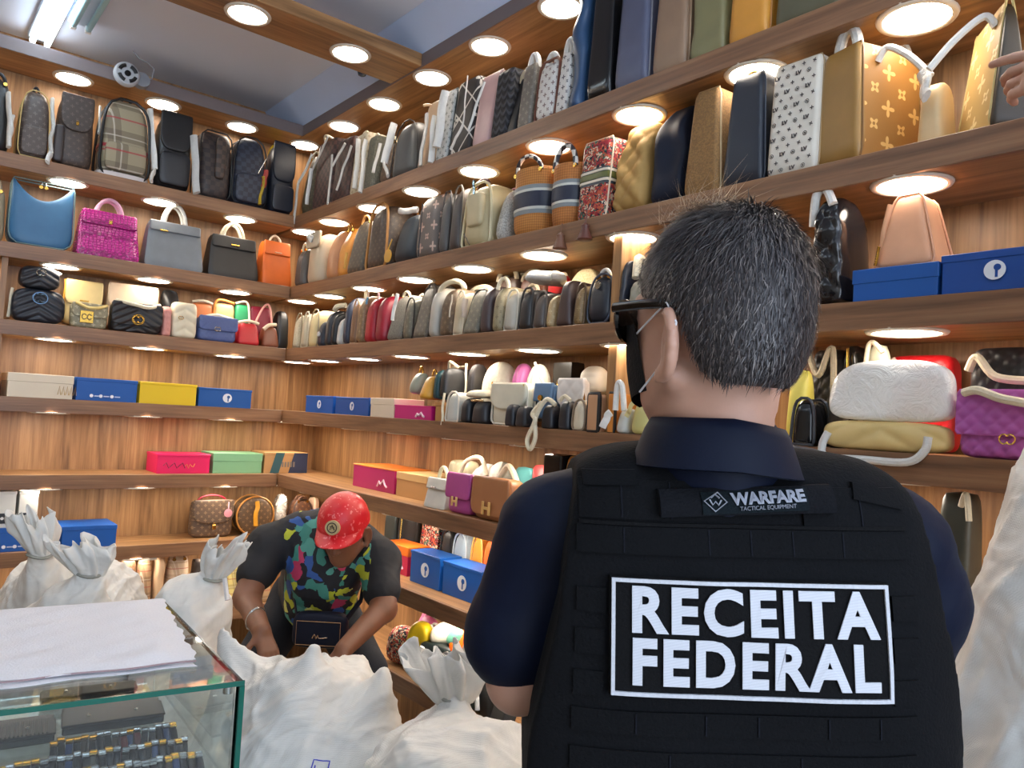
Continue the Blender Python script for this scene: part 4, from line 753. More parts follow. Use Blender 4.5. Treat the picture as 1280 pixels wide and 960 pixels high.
bag('slab',(0.121,-1.577,1.8129),-1.571,0.059,0.208,0.181,'lea:196,182,154','beige leather bag with dangling strap',None,{'s': [(-0.3, -0.55, 0.9, -0.2, -0.6, 0.4, 0.005, 'lea:220,210,190')], 'p': 'lea:220,206,180'})
bag('dome',(0.121,-1.664,1.8129),-1.571,0.102,0.208,0.185,'mono:112,108,96:136,130,114','large grey monogram bag with light tag',None,{'p': 'lea:84,84,78', 's': [(-0.1, -0.56, 0.75, -0.1, -0.58, 0.35, 0.014, 'lea:190,170,150')], 'K': {'mt': 4.5}})
bag('slab',(0.123,-1.756,1.8129),-1.571,0.069,0.213,0.189,'lea:70,56,56','dark plum leather bag with pointed top',None,{'K': {'tw': 0.7, 'mt': 6}})
bag('slab',(0.124,-1.829,1.8129),-1.571,0.064,0.215,0.182,'mono:148,136,106:120,108,84','beige monogram bag with gold buckles',None,{'h': 0.03, 'hm': CREAMW, 'rings': 0, 'hx': 0.5, 'hr': 0.008})
bag('slab',(0.121,-1.904,1.8129),-1.571,0.073,0.208,0.156,'lea:180,174,160','light grey rounded bag with cream lining',None,{'p': 'lea:206,200,184', 'K': {'mt': 3.4}})
bag('slab',(0.116,-1.987,1.8129),-1.571,0.073,0.198,0.154,'lea:38,36,36','black rounded bag beside the light grey one',None,{'p': 'lea:60,56,54', 'K': {'mt': 3.6}})
bag('slab',(0.120,-2.064,1.8129),-1.571,0.062,0.208,0.135,'lea:80,70,64','dark taupe rounded bag',None,{'p': 'lea:110,100,92', 'K': {'mt': 3.6}})
bag('slab',(0.123,-2.122,1.8129),-1.571,0.044,0.212,0.124,'mono:176,150,108:200,180,140','gold monogram bag squeezed behind the brown wedge',None,{})
bag('wedge',(0.125,-2.189,1.8129),-1.571,0.080,0.217,0.165,'lea:66,48,44','dark brown wedge shaped tote with silver feet',None,{})
bag('slab',(0.125,-2.258,1.8129),-1.571,0.048,0.217,0.144,'mono:120,96,60:150,124,84','bronze monogram bag with black clip',None,{'p': 'lea:90,70,50'})
bag('dome',(0.266,-2.053,1.8729),-1.571,0.180,0.067,0.194,'tweed:206,190,140:226,214,176','gold tweed domed bag standing at the back with tan handle',None,{'K': {'mt': 2.2}, 's': [(-0.6, -0.8, 0.3, 0.1, -0.7, 0.62, 0.006, 'lea:220,170,90')]})
bag('camera',(0.125,-2.342,1.8129),-1.571,0.104,0.217,0.168,'lea:28,32,42','navy leather rounded bag with silver ring and tag',None,{'p': 'lea:60,66,80', 'K': {'mt': 2.6}, 'c': 'disc', 'cs': 0.012, 'cz': 0.75, 'cm': 'met:200,200,190', 'h': 0.02, 'hm': WRAP})
bag('flap',(0.115,-2.448,1.8129),-1.571,0.023,0.197,0.201,'lea:28,32,44','black quilted bag beside the divider with cream wrapping',None,{'k': 'quilt', 'pitch': 0.03, 'rope': [(0.2, 0, 1), (0.7, -0.2, 1.02), (1.2, -0.3, 0.7)], 'rr': 0.014})
bag('flap',(0.115,-2.510,1.8129),-1.571,0.088,0.197,0.133,'lea:150,146,130','grey quilted bag half hidden by the officer head',None,{'k': 'quilt', 'pitch': 0.04, 'h': 0.03, 'hm': 'lea:24,24,26'})
bag('flap',(0.115,-2.622,1.8129),-1.571,0.122,0.197,0.150,'lea:120,60,50','brown quilted bag behind the officer head',None,{'k': 'quilt'})
bag('flap',(0.262,-1.765,1.8429),-1.571,0.151,0.054,0.224,'lea:130,80,60','brown and blue striped bag standing at the back below a white handle',None,{'h': 0.03, 'hm': CREAMW, 'hr': 0.008, 'hx': 0.4, 'rings': 0})
bag('flap',(0.259,-1.911,1.8429),-1.571,0.095,0.061,0.211,'lea:190,30,36','red bag standing behind the dark brown wedge tote',None,{'h': 0.02, 'hm': CREAMW})
bag('flap',(0.259,-1.614,1.8329),-1.571,0.143,0.061,0.249,'lea:90,70,60','brown bag at the back with arching white handle',None,{'h': 0.045, 'hm': CREAMW, 'hr': 0.01, 'hx': 0.42, 'rings': 0})
bag('puff',(0.130,-1.982,1.9979),-1.571,0.159,0.158,0.040,'wrap:226,224,218','bundle of white tissue wrapping on the grey bags',None,{'name': 'wrapping_bundle', 'cat': 'wrapping', 'cr': 0.016, 'big': 1})
bag('slab',(0.096,-3.116,1.8129),-1.571,0.095,0.159,0.269,'pat:26,24,26','glossy black quilted bag leaning beside the officer head',None,{'k': 'quilt', 'big': 1, 'pitch': 0.07, 'amp': 0.01, 'K': {'tw': 0.8, 'mt': 3.5}, 'rope': [(-0.5, -0.4, 0.75), (-0.35, -0.5, 1.02), (-0.1, -0.5, 1.06), (0.15, -0.55, 0.9)], 'rm': WRAP, 'rr': 0.011, 'lean': -0.1})
bag('wedge',(0.199,-3.103,1.8129),-1.571,0.061,0.041,0.231,'pat:16,16,18','small glossy black bag standing in the shade at the back',None,{'h': 0.01, 'hn': 1})
bag('wedge',(0.085,-3.290,1.8879),-1.571,0.137,0.128,0.168,'lea:218,160,122','peach leather wedge handbag standing on the blue box',None,{'K': {'tw': 0.42, 'td': 0.7, 'mt': 9, 'mb': 10, 'p': 7}, 'big': 1, 'p': 'lea:206,150,116', 'pr': 0.003, 'h': 0.012, 'hn': 1, 'hx': 0.12, 's': [(-0.42, -0.4, 0.1, -0.28, -0.35, 0.9, 0.006, 'lea:206,150,110'), (-0.44, -0.5, 0.05, -0.36, -0.55, 0.3, 0.005, 'met:214,170,80')]})
shoebox((0.154,-3.280,1.8129),-1.571,0.189,0.300,0.074,'card:8,82,160','blue shoe box with stepped lid under the peach handbag',lidh=0.45)
shoebox((0.154,-3.476,1.8129),-1.571,0.195,0.300,0.084,'card:6,70,150','blue shoe box with round white emblem beside the peach handbag',mark='disc',lidh=0.2)
shoebox((-1.405,0.150,1.4713),0.000,0.135,0.240,0.083,'card:70,44,32','dark brown box cut off by the left frame edge',)
shoebox((-1.147,0.130,1.4713),0.000,0.261,0.240,0.109,'card:222,208,184','cream shoe box with golden zigzag print',mark='www')
shoebox((-0.873,0.130,1.4713),0.000,0.267,0.240,0.108,'card:8,84,164','blue shoe box with row of three small emblems',mark='three',lidh=0.15)
shoebox((-0.594,0.130,1.4713),0.000,0.274,0.240,0.108,'card:232,196,20','plain yellow shoe box',lidh=0.12)
shoebox((-0.309,0.130,1.4713),0.000,0.280,0.240,0.099,'card:8,84,158','blue shoe box with round emblem, last on the back wall shelf',mark='disc',lidh=0.12)
shoebox((0.110,-0.384,1.4713),-1.571,0.316,0.160,0.088,'card:8,86,172','blue shoe box with emblem, in the corner by the side wall',mark='disc',lidh=0.12)
shoebox((0.110,-0.736,1.4713),-1.571,0.337,0.160,0.085,'card:8,80,164','blue shoe box with emblem, beside the cream one',mark='disc',lidh=0.12)
shoebox((0.100,-1.040,1.4713),-1.571,0.205,0.160,0.086,'card:224,208,184','plain cream shoe box between blue and magenta ones',)
shoebox((0.100,-1.294,1.4713),-1.571,0.289,0.160,0.059,'card:206,24,120','magenta shoe box with small pale bird emblem under hanging bags',mark='bird',lidh=0.1)
shoebox((0.100,-1.493,1.4713),-1.571,0.055,0.160,0.076,'card:176,126,70','narrow kraft box beside the magenta one',lidh=0.2)
bag('soft',(0.080,-1.255,1.5793),-1.571,0.069,0.099,0.093,'lea:140,144,130','small grey green pouch on the magenta box',None,{'h': 0.03, 'hm': 'met:214,170,80', 'hr': 0.004, 'hn': 1, 'cr': 0.003})
bag('soft',(0.060,-1.390,1.5563),-1.571,0.076,0.118,0.099,'lea:206,150,50','mustard yellow pouch on the magenta box',None,{'h': 0.03, 'hm': 'met:214,170,80', 'hr': 0.004, 'hn': 1, 'cr': 0.004})
bag('slab',(0.080,-1.453,1.5593),-1.571,0.044,0.118,0.124,'lea:24,66,72','dark teal bag on the kraft box',None,{})
bag('slab',(0.080,-1.501,1.5693),-1.571,0.049,0.118,0.120,'lea:34,34,36','black narrow bag beside the teal one with white bow',None,{'rope': [(-0.8, 0, 1), (0, -0.2, 1.2), (0.6, 0, 1.02)], 'rr': 0.006})
bag('flap',(0.185,-1.407,1.5313),-1.571,0.112,0.089,0.165,'lea:36,34,36','black quilted flap bag at the back of the row',None,{'k': 'quilt', 'pitch': 0.025, 'rope': [(-0.5, -0.3, 1), (0, -0.4, 1.03), (0.6, -0.3, 1.05)], 'rr': 0.004})
bag('slab',(0.167,-1.550,1.5313),-1.571,0.046,0.085,0.181,'lea:44,40,40','dark ribbed bag with cream edge strap',None,{'k': 'vert', 'pitch': 0.015, 's': [(-0.5, -0.5, 0, -0.5, -0.55, 1.0, 0.006, CREAMW)]})
bag('puff',(0.185,-1.676,1.5113),-1.571,0.198,0.108,0.210,'wrap:232,226,206','cream puffy ruched bag at the back',None,{'k': 'vert', 'pitch': 0.02, 'K': {'mt': 2.4}})
bag('puff',(0.180,-1.821,1.5213),-1.571,0.081,0.099,0.190,'lea:206,110,170','orchid pink ruched bag',None,{'k': 'vert', 'pitch': 0.02, 'K': {'mt': 2.8}})
bag('puff',(0.180,-1.911,1.5213),-1.571,0.093,0.099,0.186,'lea:206,200,182','pale beige pleated hobo bag with white strap',None,{'k': 'vert', 'pitch': 0.02, 'K': {'mt': 2.2}, 'rope': [(0.3, -0.5, 1), (0.8, -0.6, 0.7), (1.1, -0.5, 0.45)], 'rr': 0.005})
bag('box',(0.235,-2.011,1.5613),-1.571,0.099,0.069,0.155,'lea:30,28,26','small black box bag with gold emblem at the back',None,{'c': 'ring', 'cs': 0.014, 'cz': 0.5})
bag('slab',(0.068,-1.582,1.4713),-1.571,0.087,0.105,0.119,'lea:196,196,188','pale grey flap bag with hanging cream strap',None,{'p': 'lea:226,216,200', 's': [(-0.45, -0.55, 0.95, -0.45, -0.6, -0.12, 0.006, CREAMW)]})
bag('slab',(0.070,-1.667,1.4713),-1.571,0.061,0.108,0.098,'lea:26,28,34','narrow black bag in the front row under cream wrapping',None,{})
bag('slab',(0.070,-1.751,1.4713),-1.571,0.094,0.108,0.087,'lea:38,36,40','black bag with studded top in the front row',None,{'K': {'mt': 8}, 's': [(-0.4, -0.5, 1, 0.4, -0.5, 1, 0.004, 'met:210,190,150')]})
bag('puff',(0.070,-1.710,1.5693),-1.571,0.162,0.099,0.032,'wrap:232,220,190','long cream wrapped handle lying over two black bags',None,{'name': 'wrapping_roll', 'cat': 'wrapping'})
bag('flap',(0.062,-1.909,1.4713),-1.571,0.199,0.047,0.152,'lea:214,208,186','cream flap bag with grey gusset and gold corners',None,{'f': 0.62, 'fmb': 2.4, 's': [(-0.5, -0.5, 1.02, -0.46, -0.55, 0.95, 0.006, 'met:214,170,80'), (0.42, -0.5, 1.02, 0.46, -0.55, 0.95, 0.006, 'met:214,170,80')], 'p': 'lea:226,220,204'})
bag('slab',(0.008,-1.982,1.4713),-1.571,0.052,0.056,0.078,'lea:26,28,36','tiny black rounded bag before the cream flap bag',None,{})
bag('slab',(0.012,-2.042,1.4713),-1.571,0.059,0.063,0.073,'lea:30,30,36','second tiny black bag beside the rounded one',None,{})
bag('slab',(0.109,-2.000,1.4913),-1.571,0.046,0.041,0.140,'lea:24,30,30','dark green narrow bag at the middle',None,{})
bag('flap',(0.083,-2.088,1.5013),-1.571,0.092,0.073,0.123,'lea:92,124,156','dusty blue flap bag with gold clasp',None,{'f': 0.5, 'fmb': 12, 'c': 'disc', 'cs': 0.01})
bag('flap',(0.084,-2.205,1.4913),-1.571,0.125,0.030,0.150,'lea:222,214,206','white quilted flap bag with gold chain',None,{'k': 'quilt', 'pitch': 0.06, 'f': 0.6, 'fmb': 4, 'c': 'ring', 'cs': 0.014, 'cz': 0.35, 'rope': [(0.2, -0.6, 0.5), (0.4, -0.6, 1.0), (0.5, -0.6, 0.3)], 'rm': 'met:214,170,80', 'rr': 0.005})
bag('puff',(0.151,-2.228,1.5913),-1.571,0.110,0.098,0.101,'lea:224,216,200','cream rolled puffer bag on the white quilted one',None,{'k': 'horiz', 'pitch': 0.03, 'K': {'mt': 3}})
bag('slab',(0.022,-2.165,1.4713),-1.571,0.057,0.063,0.080,'lea:28,26,32','black mini bag with bundled white chain dangling over the shelf edge',None,{'rope': [(-0.6, -0.3, 1.1), (-1.0, -0.6, 0.6), (-0.5, -0.8, 0.3), (-1.1, -0.8, -0.5), (-0.8, -0.8, -0.9), (-0.4, -0.8, -0.4), (-0.6, -0.7, 0.4), (0, -0.5, 1.2), (0.6, -0.3, 1.0)], 'rr': 0.008})
bag('slab',(0.029,-2.245,1.4713),-1.571,0.055,0.076,0.095,'lea:26,28,36','black soft mini bag with white strap end',None,{'rope': [(-0.4, -0.4, 1), (0, -0.4, 1.15), (0.5, -0.4, 1)], 'rr': 0.007})
bag('slab',(0.040,-2.310,1.4713),-1.571,0.061,0.089,0.099,'lea:206,192,166','beige oval bag with dark piping',None,{'p': 'lea:130,110,90', 'K': {'mt': 2.6, 'mb': 4}})
bag('box',(0.055,-2.374,1.4713),-1.571,0.043,0.118,0.118,'lea:190,142,104','tan box bag with black edges',None,{'p': 'lea:30,26,26', 'pr': 0.008})
bag('box',(0.060,-2.447,1.4713),-1.571,0.023,0.118,0.122,'lea:206,130,54','orange box bag with black frame',None,{'p': 'lea:30,26,26', 'pr': 0.006})
bag('soft',(0.040,-2.490,1.4713),-1.571,0.044,0.099,0.077,'lea:190,190,182','pale grey small bag with big white tag and loop',None,{'rope': [(-0.3, -0.5, 0.9), (-0.2, -0.5, 1.9), (0.2, -0.5, 1.85), (0.5, -0.5, 0.9)], 'rr': 0.009, 'rm': WRAP, 's': [(-0.3, -0.7, 0.8, -0.8, -0.8, 0.2, 0.012, WRAP)]})
bag('soft',(0.040,-2.563,1.4713),-1.571,0.084,0.099,0.103,'lea:190,182,116','pale olive bag with gold bead clip',None,{'s': [(-0.4, -0.6, 0.5, -0.1, -0.6, 0.9, 0.008, 'lea:206,190,130')], 'K': {'mt': 6}})
bag('flap',(0.195,-2.341,1.5313),-1.571,0.109,0.089,0.134,'lea:222,186,96','yellow soft flap bag at the back by the divider',None,{'k': 'quilt', 'pitch': 0.08})
bag('flap',(0.075,-2.669,1.4713),-1.571,0.121,0.118,0.153,'lea:40,40,48','dark bag hidden behind the mask',None,{})
bag('soft',(0.104,-3.014,1.4713),-1.571,0.059,0.088,0.194,'lea:222,206,96','yellow green bag beside the officer neck',None,{})
bag('flap',(0.185,-3.052,1.4713),-1.571,0.092,0.068,0.252,'lea:52,48,46','dark quilted bag draped with a beige rope strap and gold beads',None,{'k': 'quilt', 'big': 1, 'pitch': 0.03, 'rope': [(-0.5, -0.6, 0.95), (-0.1, -0.8, 0.72), (0.2, -0.8, 0.98), (0.32, -0.8, 0.9), (0.4, -0.9, 0.3)], 'rr': 0.008, 'rm': 'wrap:206,190,160'})
bag('slab',(0.040,-3.077,1.4713),-1.571,0.062,0.089,0.116,'pat:20,20,22','shiny black round edged bag in front',None,{'K': {'mt': 3}, 'p': 'pat:60,60,64'})
bag('flap',(0.075,-3.129,1.4713),-1.571,0.039,0.029,0.129,'lea:76,70,60','grey quilted gusset bag squeezed under the plastic',None,{'k': 'quilt', 'pitch': 0.02})
bag('round',(0.170,-3.122,1.5013),-1.571,0.044,0.079,0.229,'pat:30,28,26','glossy dark round bag with gold stripe',None,{'rope': [(-0.1, -0.6, 0.1), (0.1, -0.7, 0.5), (0.0, -0.6, 0.95)], 'rm': 'met:214,170,80', 'rr': 0.003})
bag('soft',(0.185,-3.175,1.4713),-1.571,0.058,0.089,0.262,'lea:206,206,180','pale green bag with dusty strap at the back',None,{'cr': 0.004, 'rope': [(-0.4, -0.6, 0), (-0.2, -0.6, 0.8), (0.0, -0.6, 1.0), (0.5, -0.6, 0.9)], 'rr': 0.006})
bag('flap',(0.280,-3.236,1.4713),-1.571,0.170,0.089,0.241,'lea:206,26,34','red quilted bag lying behind the plastic wrapped one',None,{'k': 'quilt', 'big': 1, 'pitch': 0.05, 'rope': [(-0.3, -0.6, 0.95), (-0.1, -0.6, 0.75)], 'rm': 'wrap:220,190,180'})
bag('flap',(0.029,-3.263,1.4713),-1.571,0.285,0.058,0.068,'lea:222,192,126','yellow quilted bag lying flat with white wrapped handle hanging in front',None,{'k': 'chev', 'big': 1, 'pitch': 0.05, 'amp': 0.006, 'K': {'p': 4, 'qt': 3, 'qb': 3, 'mb': 4, 'mt': 4, 'td': 1}, 'rope': [(-0.42, -0.5, 0.55), (-0.46, -0.56, 0.1), (-0.42, -0.6, -0.28), (-0.1, -0.62, -0.3), (0.22, -0.62, -0.28), (0.34, -0.56, 0.1), (0.36, -0.5, 0.55)], 'rr': 0.009, 'rm': WRAP})
bag('puff',(0.029,-3.271,1.5393),-1.571,0.282,0.058,0.138,'film:246,244,238','bag wrapped in cloudy plastic on top of the yellow quilted one',None,{'cr': 0.004, 'big': 1, 'K': {'mt': 3, 'mb': 5, 'tw': 0.92, 'p': 4, 'qb': 5}, 'name': 'wrapped_bag'})
bag('flap',(0.170,-3.454,1.4713),-1.571,0.129,0.079,0.242,'lea:36,34,36','black quilted flap bag with cream rope above the orchid one',None,{'k': 'quilt', 'big': 1, 'pitch': 0.034, 'rope': [(-0.45, -0.6, 0.78), (-0.3, -0.7, 0.9), (0, -0.8, 0.72), (0.5, -0.8, 0.68)], 'rr': 0.009})
bag('flap',(0.060,-3.492,1.4713),-1.571,0.150,0.108,0.137,'lea:172,84,160','orchid purple quilted flap bag with gold turn lock',None,{'k': 'quilt', 'big': 1, 'pitch': 0.03, 'amp': 0.006, 'f': 0.66, 'fmb': 14, 'c': 'ring', 'cs': 0.012, 'cz': 0.3, 'cx': 0.17, 'rope': [(-0.4, -0.55, 0.97), (-0.2, -0.65, 1.0), (0.1, -0.7, 0.88), (0.5, -0.7, 0.8)], 'rr': 0.009})
shoebox((-0.479,0.160,1.1206),0.000,0.265,0.200,0.099,'card:232,20,96','hot pink shoe box with script print',mark='script',lidh=0.12)
shoebox((-0.200,0.160,1.1206),0.000,0.268,0.200,0.107,'card:132,186,140','mint green shoe box with lid',lidh=0.4)
shoebox((0.070,0.160,1.1206),0.000,0.253,0.200,0.115,'card:196,150,96','kraft shoe box with teal and navy stripes and lettering',mark='stripe',lidh=0.12)
shoebox((0.230,-0.809,1.1206),-1.571,0.399,0.200,0.111,'card:176,26,96','magenta shoe box with orange lid edge and small bird emblem',lid='card:236,130,40',mark='bird',lidh=0.06)
shoebox((0.220,-1.164,1.1206),-1.571,0.251,0.200,0.108,'card:186,140,88','open kraft box beside the magenta one',lid='card:206,166,110',lidh=0.3)
bag('kelly',(0.065,-1.490,1.1206),-1.571,0.153,0.089,0.118,'lea:206,206,196','small white handbag with single wrapped handle',None,{'h': 0.05, 'hn': 1, 'hx': 0.2, 'hr': 0.008, 'hm': 'wrap:236,228,190', 'f': 0.35, 'fmb': 12, 'c': 'bar', 'cs': 0.01, 'cz': 0.72, 'cm': 'met:200,200,200', 'rings': 0})
bag('flap',(0.070,-1.657,1.1206),-1.571,0.156,0.099,0.153,'lea:172,70,140','orchid flap bag with gold letter clasp',None,{'f': 0.62, 'fmb': 8, 'c': 'H', 'cs': 0.018, 'cz': 0.32, 'cm': 'lea:226,190,120'})
bag('flap',(0.070,-1.855,1.1206),-1.571,0.215,0.099,0.156,'lea:160,106,66','tan flap bag with gold letter clasp beside the officer sleeve',None,{'f': 0.9, 'fmb': 4, 'c': 'H', 'cs': 0.024, 'cz': 0.3, 'cm': 'lea:214,170,100'})
bag('flap',(0.210,-1.431,1.1206),-1.571,0.142,0.099,0.189,'lea:214,206,170','cream bag with gold strap standing behind the orchid one',None,{'k': 'vert', 'pitch': 0.02, 's': [(0, -0.6, 0.7, 0, -0.6, 0.2, 0.01, 'lea:220,160,60')]})
bag('puff',(0.200,-1.598,1.2006),-1.571,0.110,0.099,0.110,'film:226,222,216','clear wrapped bundle with arching white handle',None,{'cr': 0.006, 'rope': [(-1.2, -0.5, 0.2), (-0.7, -0.5, 1.0), (0.2, -0.5, 1.2), (0.6, -0.5, 0.6)], 'rr': 0.009})
bag('puff',(0.200,-1.707,1.2006),-1.571,0.104,0.099,0.125,'wrap:220,216,200','crumpled white wrapped pouch behind the tan bag',None,{'cr': 0.01})
bag('soft',(0.180,-1.857,1.1206),-1.571,0.110,0.099,0.198,'lea:90,160,160','teal and cream bag showing behind the sleeve',None,{'cr': 0.005, 'rope': [(-0.6, -0.6, 0.8), (-0.2, -0.6, 1.0), (0.3, -0.6, 0.7)], 'rr': 0.012})
bag('soft',(0.180,-1.958,1.1206),-1.571,0.088,0.099,0.213,'lea:170,50,50','red strap bag beside the black one',None,{'cr': 0.005})
bag('box',(0.100,-2.146,1.1206),-1.571,0.091,0.099,0.266,'pat:16,16,18','glossy black bag with ring showing above the shoulder',None,{'c': 'ring', 'cs': 0.016, 'cz': 0.7})
bag('flap',(0.100,-2.230,1.1206),-1.571,0.067,0.099,0.267,'lea:206,140,60','amber bag with gold fittings above the shoulder',None,{'c': 'lock', 'cs': 0.012})
bag('box',(0.100,-2.300,1.1206),-1.571,0.064,0.099,0.275,'lea:90,50,36','dark brown bag nearest the divider above the shoulder',None,{'c': 'ring', 'cs': 0.012})
bag('flap',(0.100,-2.492,1.1206),-1.571,0.111,0.099,0.271,'lea:190,26,34','red bag just over the shoulder strap of the vest',None,{})
bag('flap',(0.090,-3.402,1.1206),-1.571,0.066,0.099,0.275,'lea:60,60,50','dark olive bag half hidden beyond the right shoulder',None,{'rope': [(0.3, -0.6, 0.9), (0.5, -0.7, 1.0), (0.6, -0.7, 0.8)], 'rr': 0.006})
shoebox((-1.167,0.140,0.7747),0.000,0.283,0.220,0.106,'card:10,88,174','blue shoe box under the two white boxes',mark='three',lidh=0.2)
shoebox((-0.895,0.140,0.7747),0.000,0.235,0.220,0.102,'card:10,88,174','blue shoe box behind the tied sacks',lidh=0.2)
shoebox((-1.243,0.100,0.8817),0.000,0.084,0.120,0.163,'card:226,224,216','white upright box with printed strip, partly outside the frame',mark='label',lidh=0.08)
shoebox((-1.153,0.100,0.8817),0.000,0.078,0.120,0.163,'card:228,226,218','white upright box with printed strip, fully in view',mark='label',lidh=0.08)
bag('flap',(-0.296,0.145,0.7747),0.000,0.219,0.089,0.198,'mono:92,72,56:138,112,82','brown monogram messenger bag with gold lock and pink round tag',None,{'f': 0.62, 'fmb': 2.8, 'c': 'lock', 'cs': 0.012, 'cz': 0.3, 'h': 0.03, 'hn': 1, 'hx': 0.36, 'hm': 'lea:150,30,50', 'hr': 0.005, 'tag': (0.32, 0.66, 'lea:226,150,160', 0.022)})
bag('round',(-0.066,0.150,0.7747),0.000,0.208,0.099,0.214,'mono:88,66,44:130,100,66','round brown monogram bag with tan edges and tassel',None,{'p': 'lea:190,130,60', 'pr': 0.005, 's': [(0, -0.55, 0.88, 0, -0.6, 0.25, 0.012, 'lea:226,160,40')]})
bag('puff',(0.093,0.160,0.7747),0.000,0.088,0.118,0.219,'foil:206,200,190','handbag in crinkled silver plastic',None,{'cr': 0.006, 'name': 'wrapped_bag'})
bag('dome',(0.202,0.120,0.7747),0.000,0.124,0.118,0.194,'mono:92,60,44:136,96,60','dark brown monogram dome bag in clear wrap',None,{'p': 'lea:60,40,30', 'h': 0.02})
bag('flap',(0.282,0.120,0.7747),0.000,0.034,0.118,0.200,'lea:226,190,160','pale pink bag behind the red cap',None,{})
shoebox((0.213,-0.784,0.7747),-1.571,0.170,0.106,0.090,'card:14,90,174','blue box at the shoulder of the crouching man',lidh=0.15)
shoebox((0.188,-1.048,0.7747),-1.571,0.223,0.115,0.126,'card:206,30,80','crimson shoe box with orange lid and pale bird emblem',lid='card:240,120,30',mark='bird',lidh=0.32)
shoebox((0.156,-1.340,0.7747),-1.571,0.226,0.111,0.134,'card:14,90,176','blue shoe box with emblem beside the crimson one',mark='disc',lidh=0.1)
shoebox((0.156,-1.603,0.7747),-1.571,0.261,0.111,0.131,'card:14,90,176','blue shoe box with emblem beside the officer elbow',mark='disc',lidh=0.1)
bag('flap',(0.308,-0.728,0.7947),-1.571,0.115,0.043,0.197,'lea:50,56,52','dark green grey bag behind the red cap',None,{})
bag('flap',(0.297,-0.903,0.8147),-1.571,0.171,0.044,0.189,'lea:50,48,46','charcoal bag with gold bamboo handle',None,{'rope': [(-0.2, -0.6, 0.9), (-0.15, -0.8, 0.2), (0.1, -0.9, -0.2), (0.2, -0.8, 0.4)], 'rm': 'met:220,180,100', 'rr': 0.005})
bag('kelly',(0.274,-1.131,0.8147),-1.571,0.157,0.052,0.187,'tapestry:0,0,1','black and white patterned mini handbag',None,{'rope': [(-0.6, -0.6, 1.05), (-0.2, -0.6, 1.12), (0.2, -0.6, 1.0)], 'rm': 'met:214,170,80', 'rr': 0.005})
bag('slab',(0.258,-1.306,0.8047),-1.571,0.102,0.063,0.193,'lea:44,42,40','charcoal saddle bag behind the blue box',None,{'p': 'lea:70,66,62'})
bag('slab',(0.252,-1.418,0.8047),-1.571,0.106,0.076,0.196,'lea:176,190,200','pale blue saddle bag with silver clip',None,{'p': 'lea:206,214,220'})
bag('slab',(0.258,-1.524,0.8047),-1.571,0.087,0.063,0.199,'lea:226,146,50','amber orange saddle bag',None,{'p': 'lea:240,180,90'})
bag('slab',(0.252,-1.618,0.8047),-1.571,0.089,0.076,0.200,'lea:240,100,30','vivid orange bag partly behind the sleeve',None,{})
bag('soft',(-0.702,0.100,0.4200),0.000,0.078,0.138,0.279,'mono:110,80,56:150,110,76','brown tied pouch behind the round sack',None,{'cr': 0.005})
bag('soft',(-0.623,0.100,0.4200),0.000,0.070,0.138,0.279,'plaid:176,140,104:110,84,60','light brown striped bag under glossy wrap',None,{'s': [(-0.5, -0.6, 1, 0.5, -0.6, 1.02, 0.01, 'film:240,236,226')]})
bag('soft',(-0.555,0.100,0.4200),0.000,0.059,0.138,0.279,'lea:226,190,150','peach wrapped bag between plaid ones',None,{'cr': 0.005})
bag('soft',(-0.463,0.100,0.4200),0.000,0.118,0.138,0.279,'plaid:206,180,150:150,120,96','beige plaid tote with red lines behind the round sack',None,{'h': 0.02, 'hm': 'lea:120,84,56'})
bag('soft',(-0.364,0.100,0.4200),0.000,0.068,0.138,0.249,'lea:70,60,54','dark patterned bag beside the beige plaid tote',None,{'cr': 0.006})
bag('tote',(-0.274,0.100,0.4200),0.000,0.108,0.138,0.234,'plaid:206,176,140:140,110,90','beige plaid bag standing by the sack knot',None,{})
bag('tote',(-0.168,0.100,0.4200),0.000,0.093,0.138,0.234,'plaid:206,190,120:140,120,70','yellowish plaid bag with gold straps',None,{'s': [(0.1, -0.55, 1, 0.3, -0.6, 0.3, 0.008, 'lea:226,200,120')]})
bag('puff',(-0.167,0.150,0.6550),0.000,0.077,0.138,0.020,'lea:206,30,50','red bow tied bag on the yellowish plaid one',None,{'cr': 0.008})
bag('tote',(-0.043,0.100,0.4200),0.000,0.145,0.138,0.225,'plaid:180,150,110:120,96,70','plaid bag behind the arm of the crouching man',None,{})
# level frame helpers
fx = np.array([math.cos(YAW), -math.sin(YAW), 0]); fy = np.array([math.sin(YAW), math.cos(YAW), 0])
PZ = -YAW      # people are built in a level frame turned like this, x to the right, y away from the viewer
def spot(x, y): return (CAM.x+fx[0]*x+fy[0]*y, CAM.y+fx[1]*x+fy[1]*y, 0.0)
def bvh(o): me = o.data; return BVHTree.FromPolygons([v.co[:] for v in me.vertices], [p.vertices[:] for p in me.polygons])
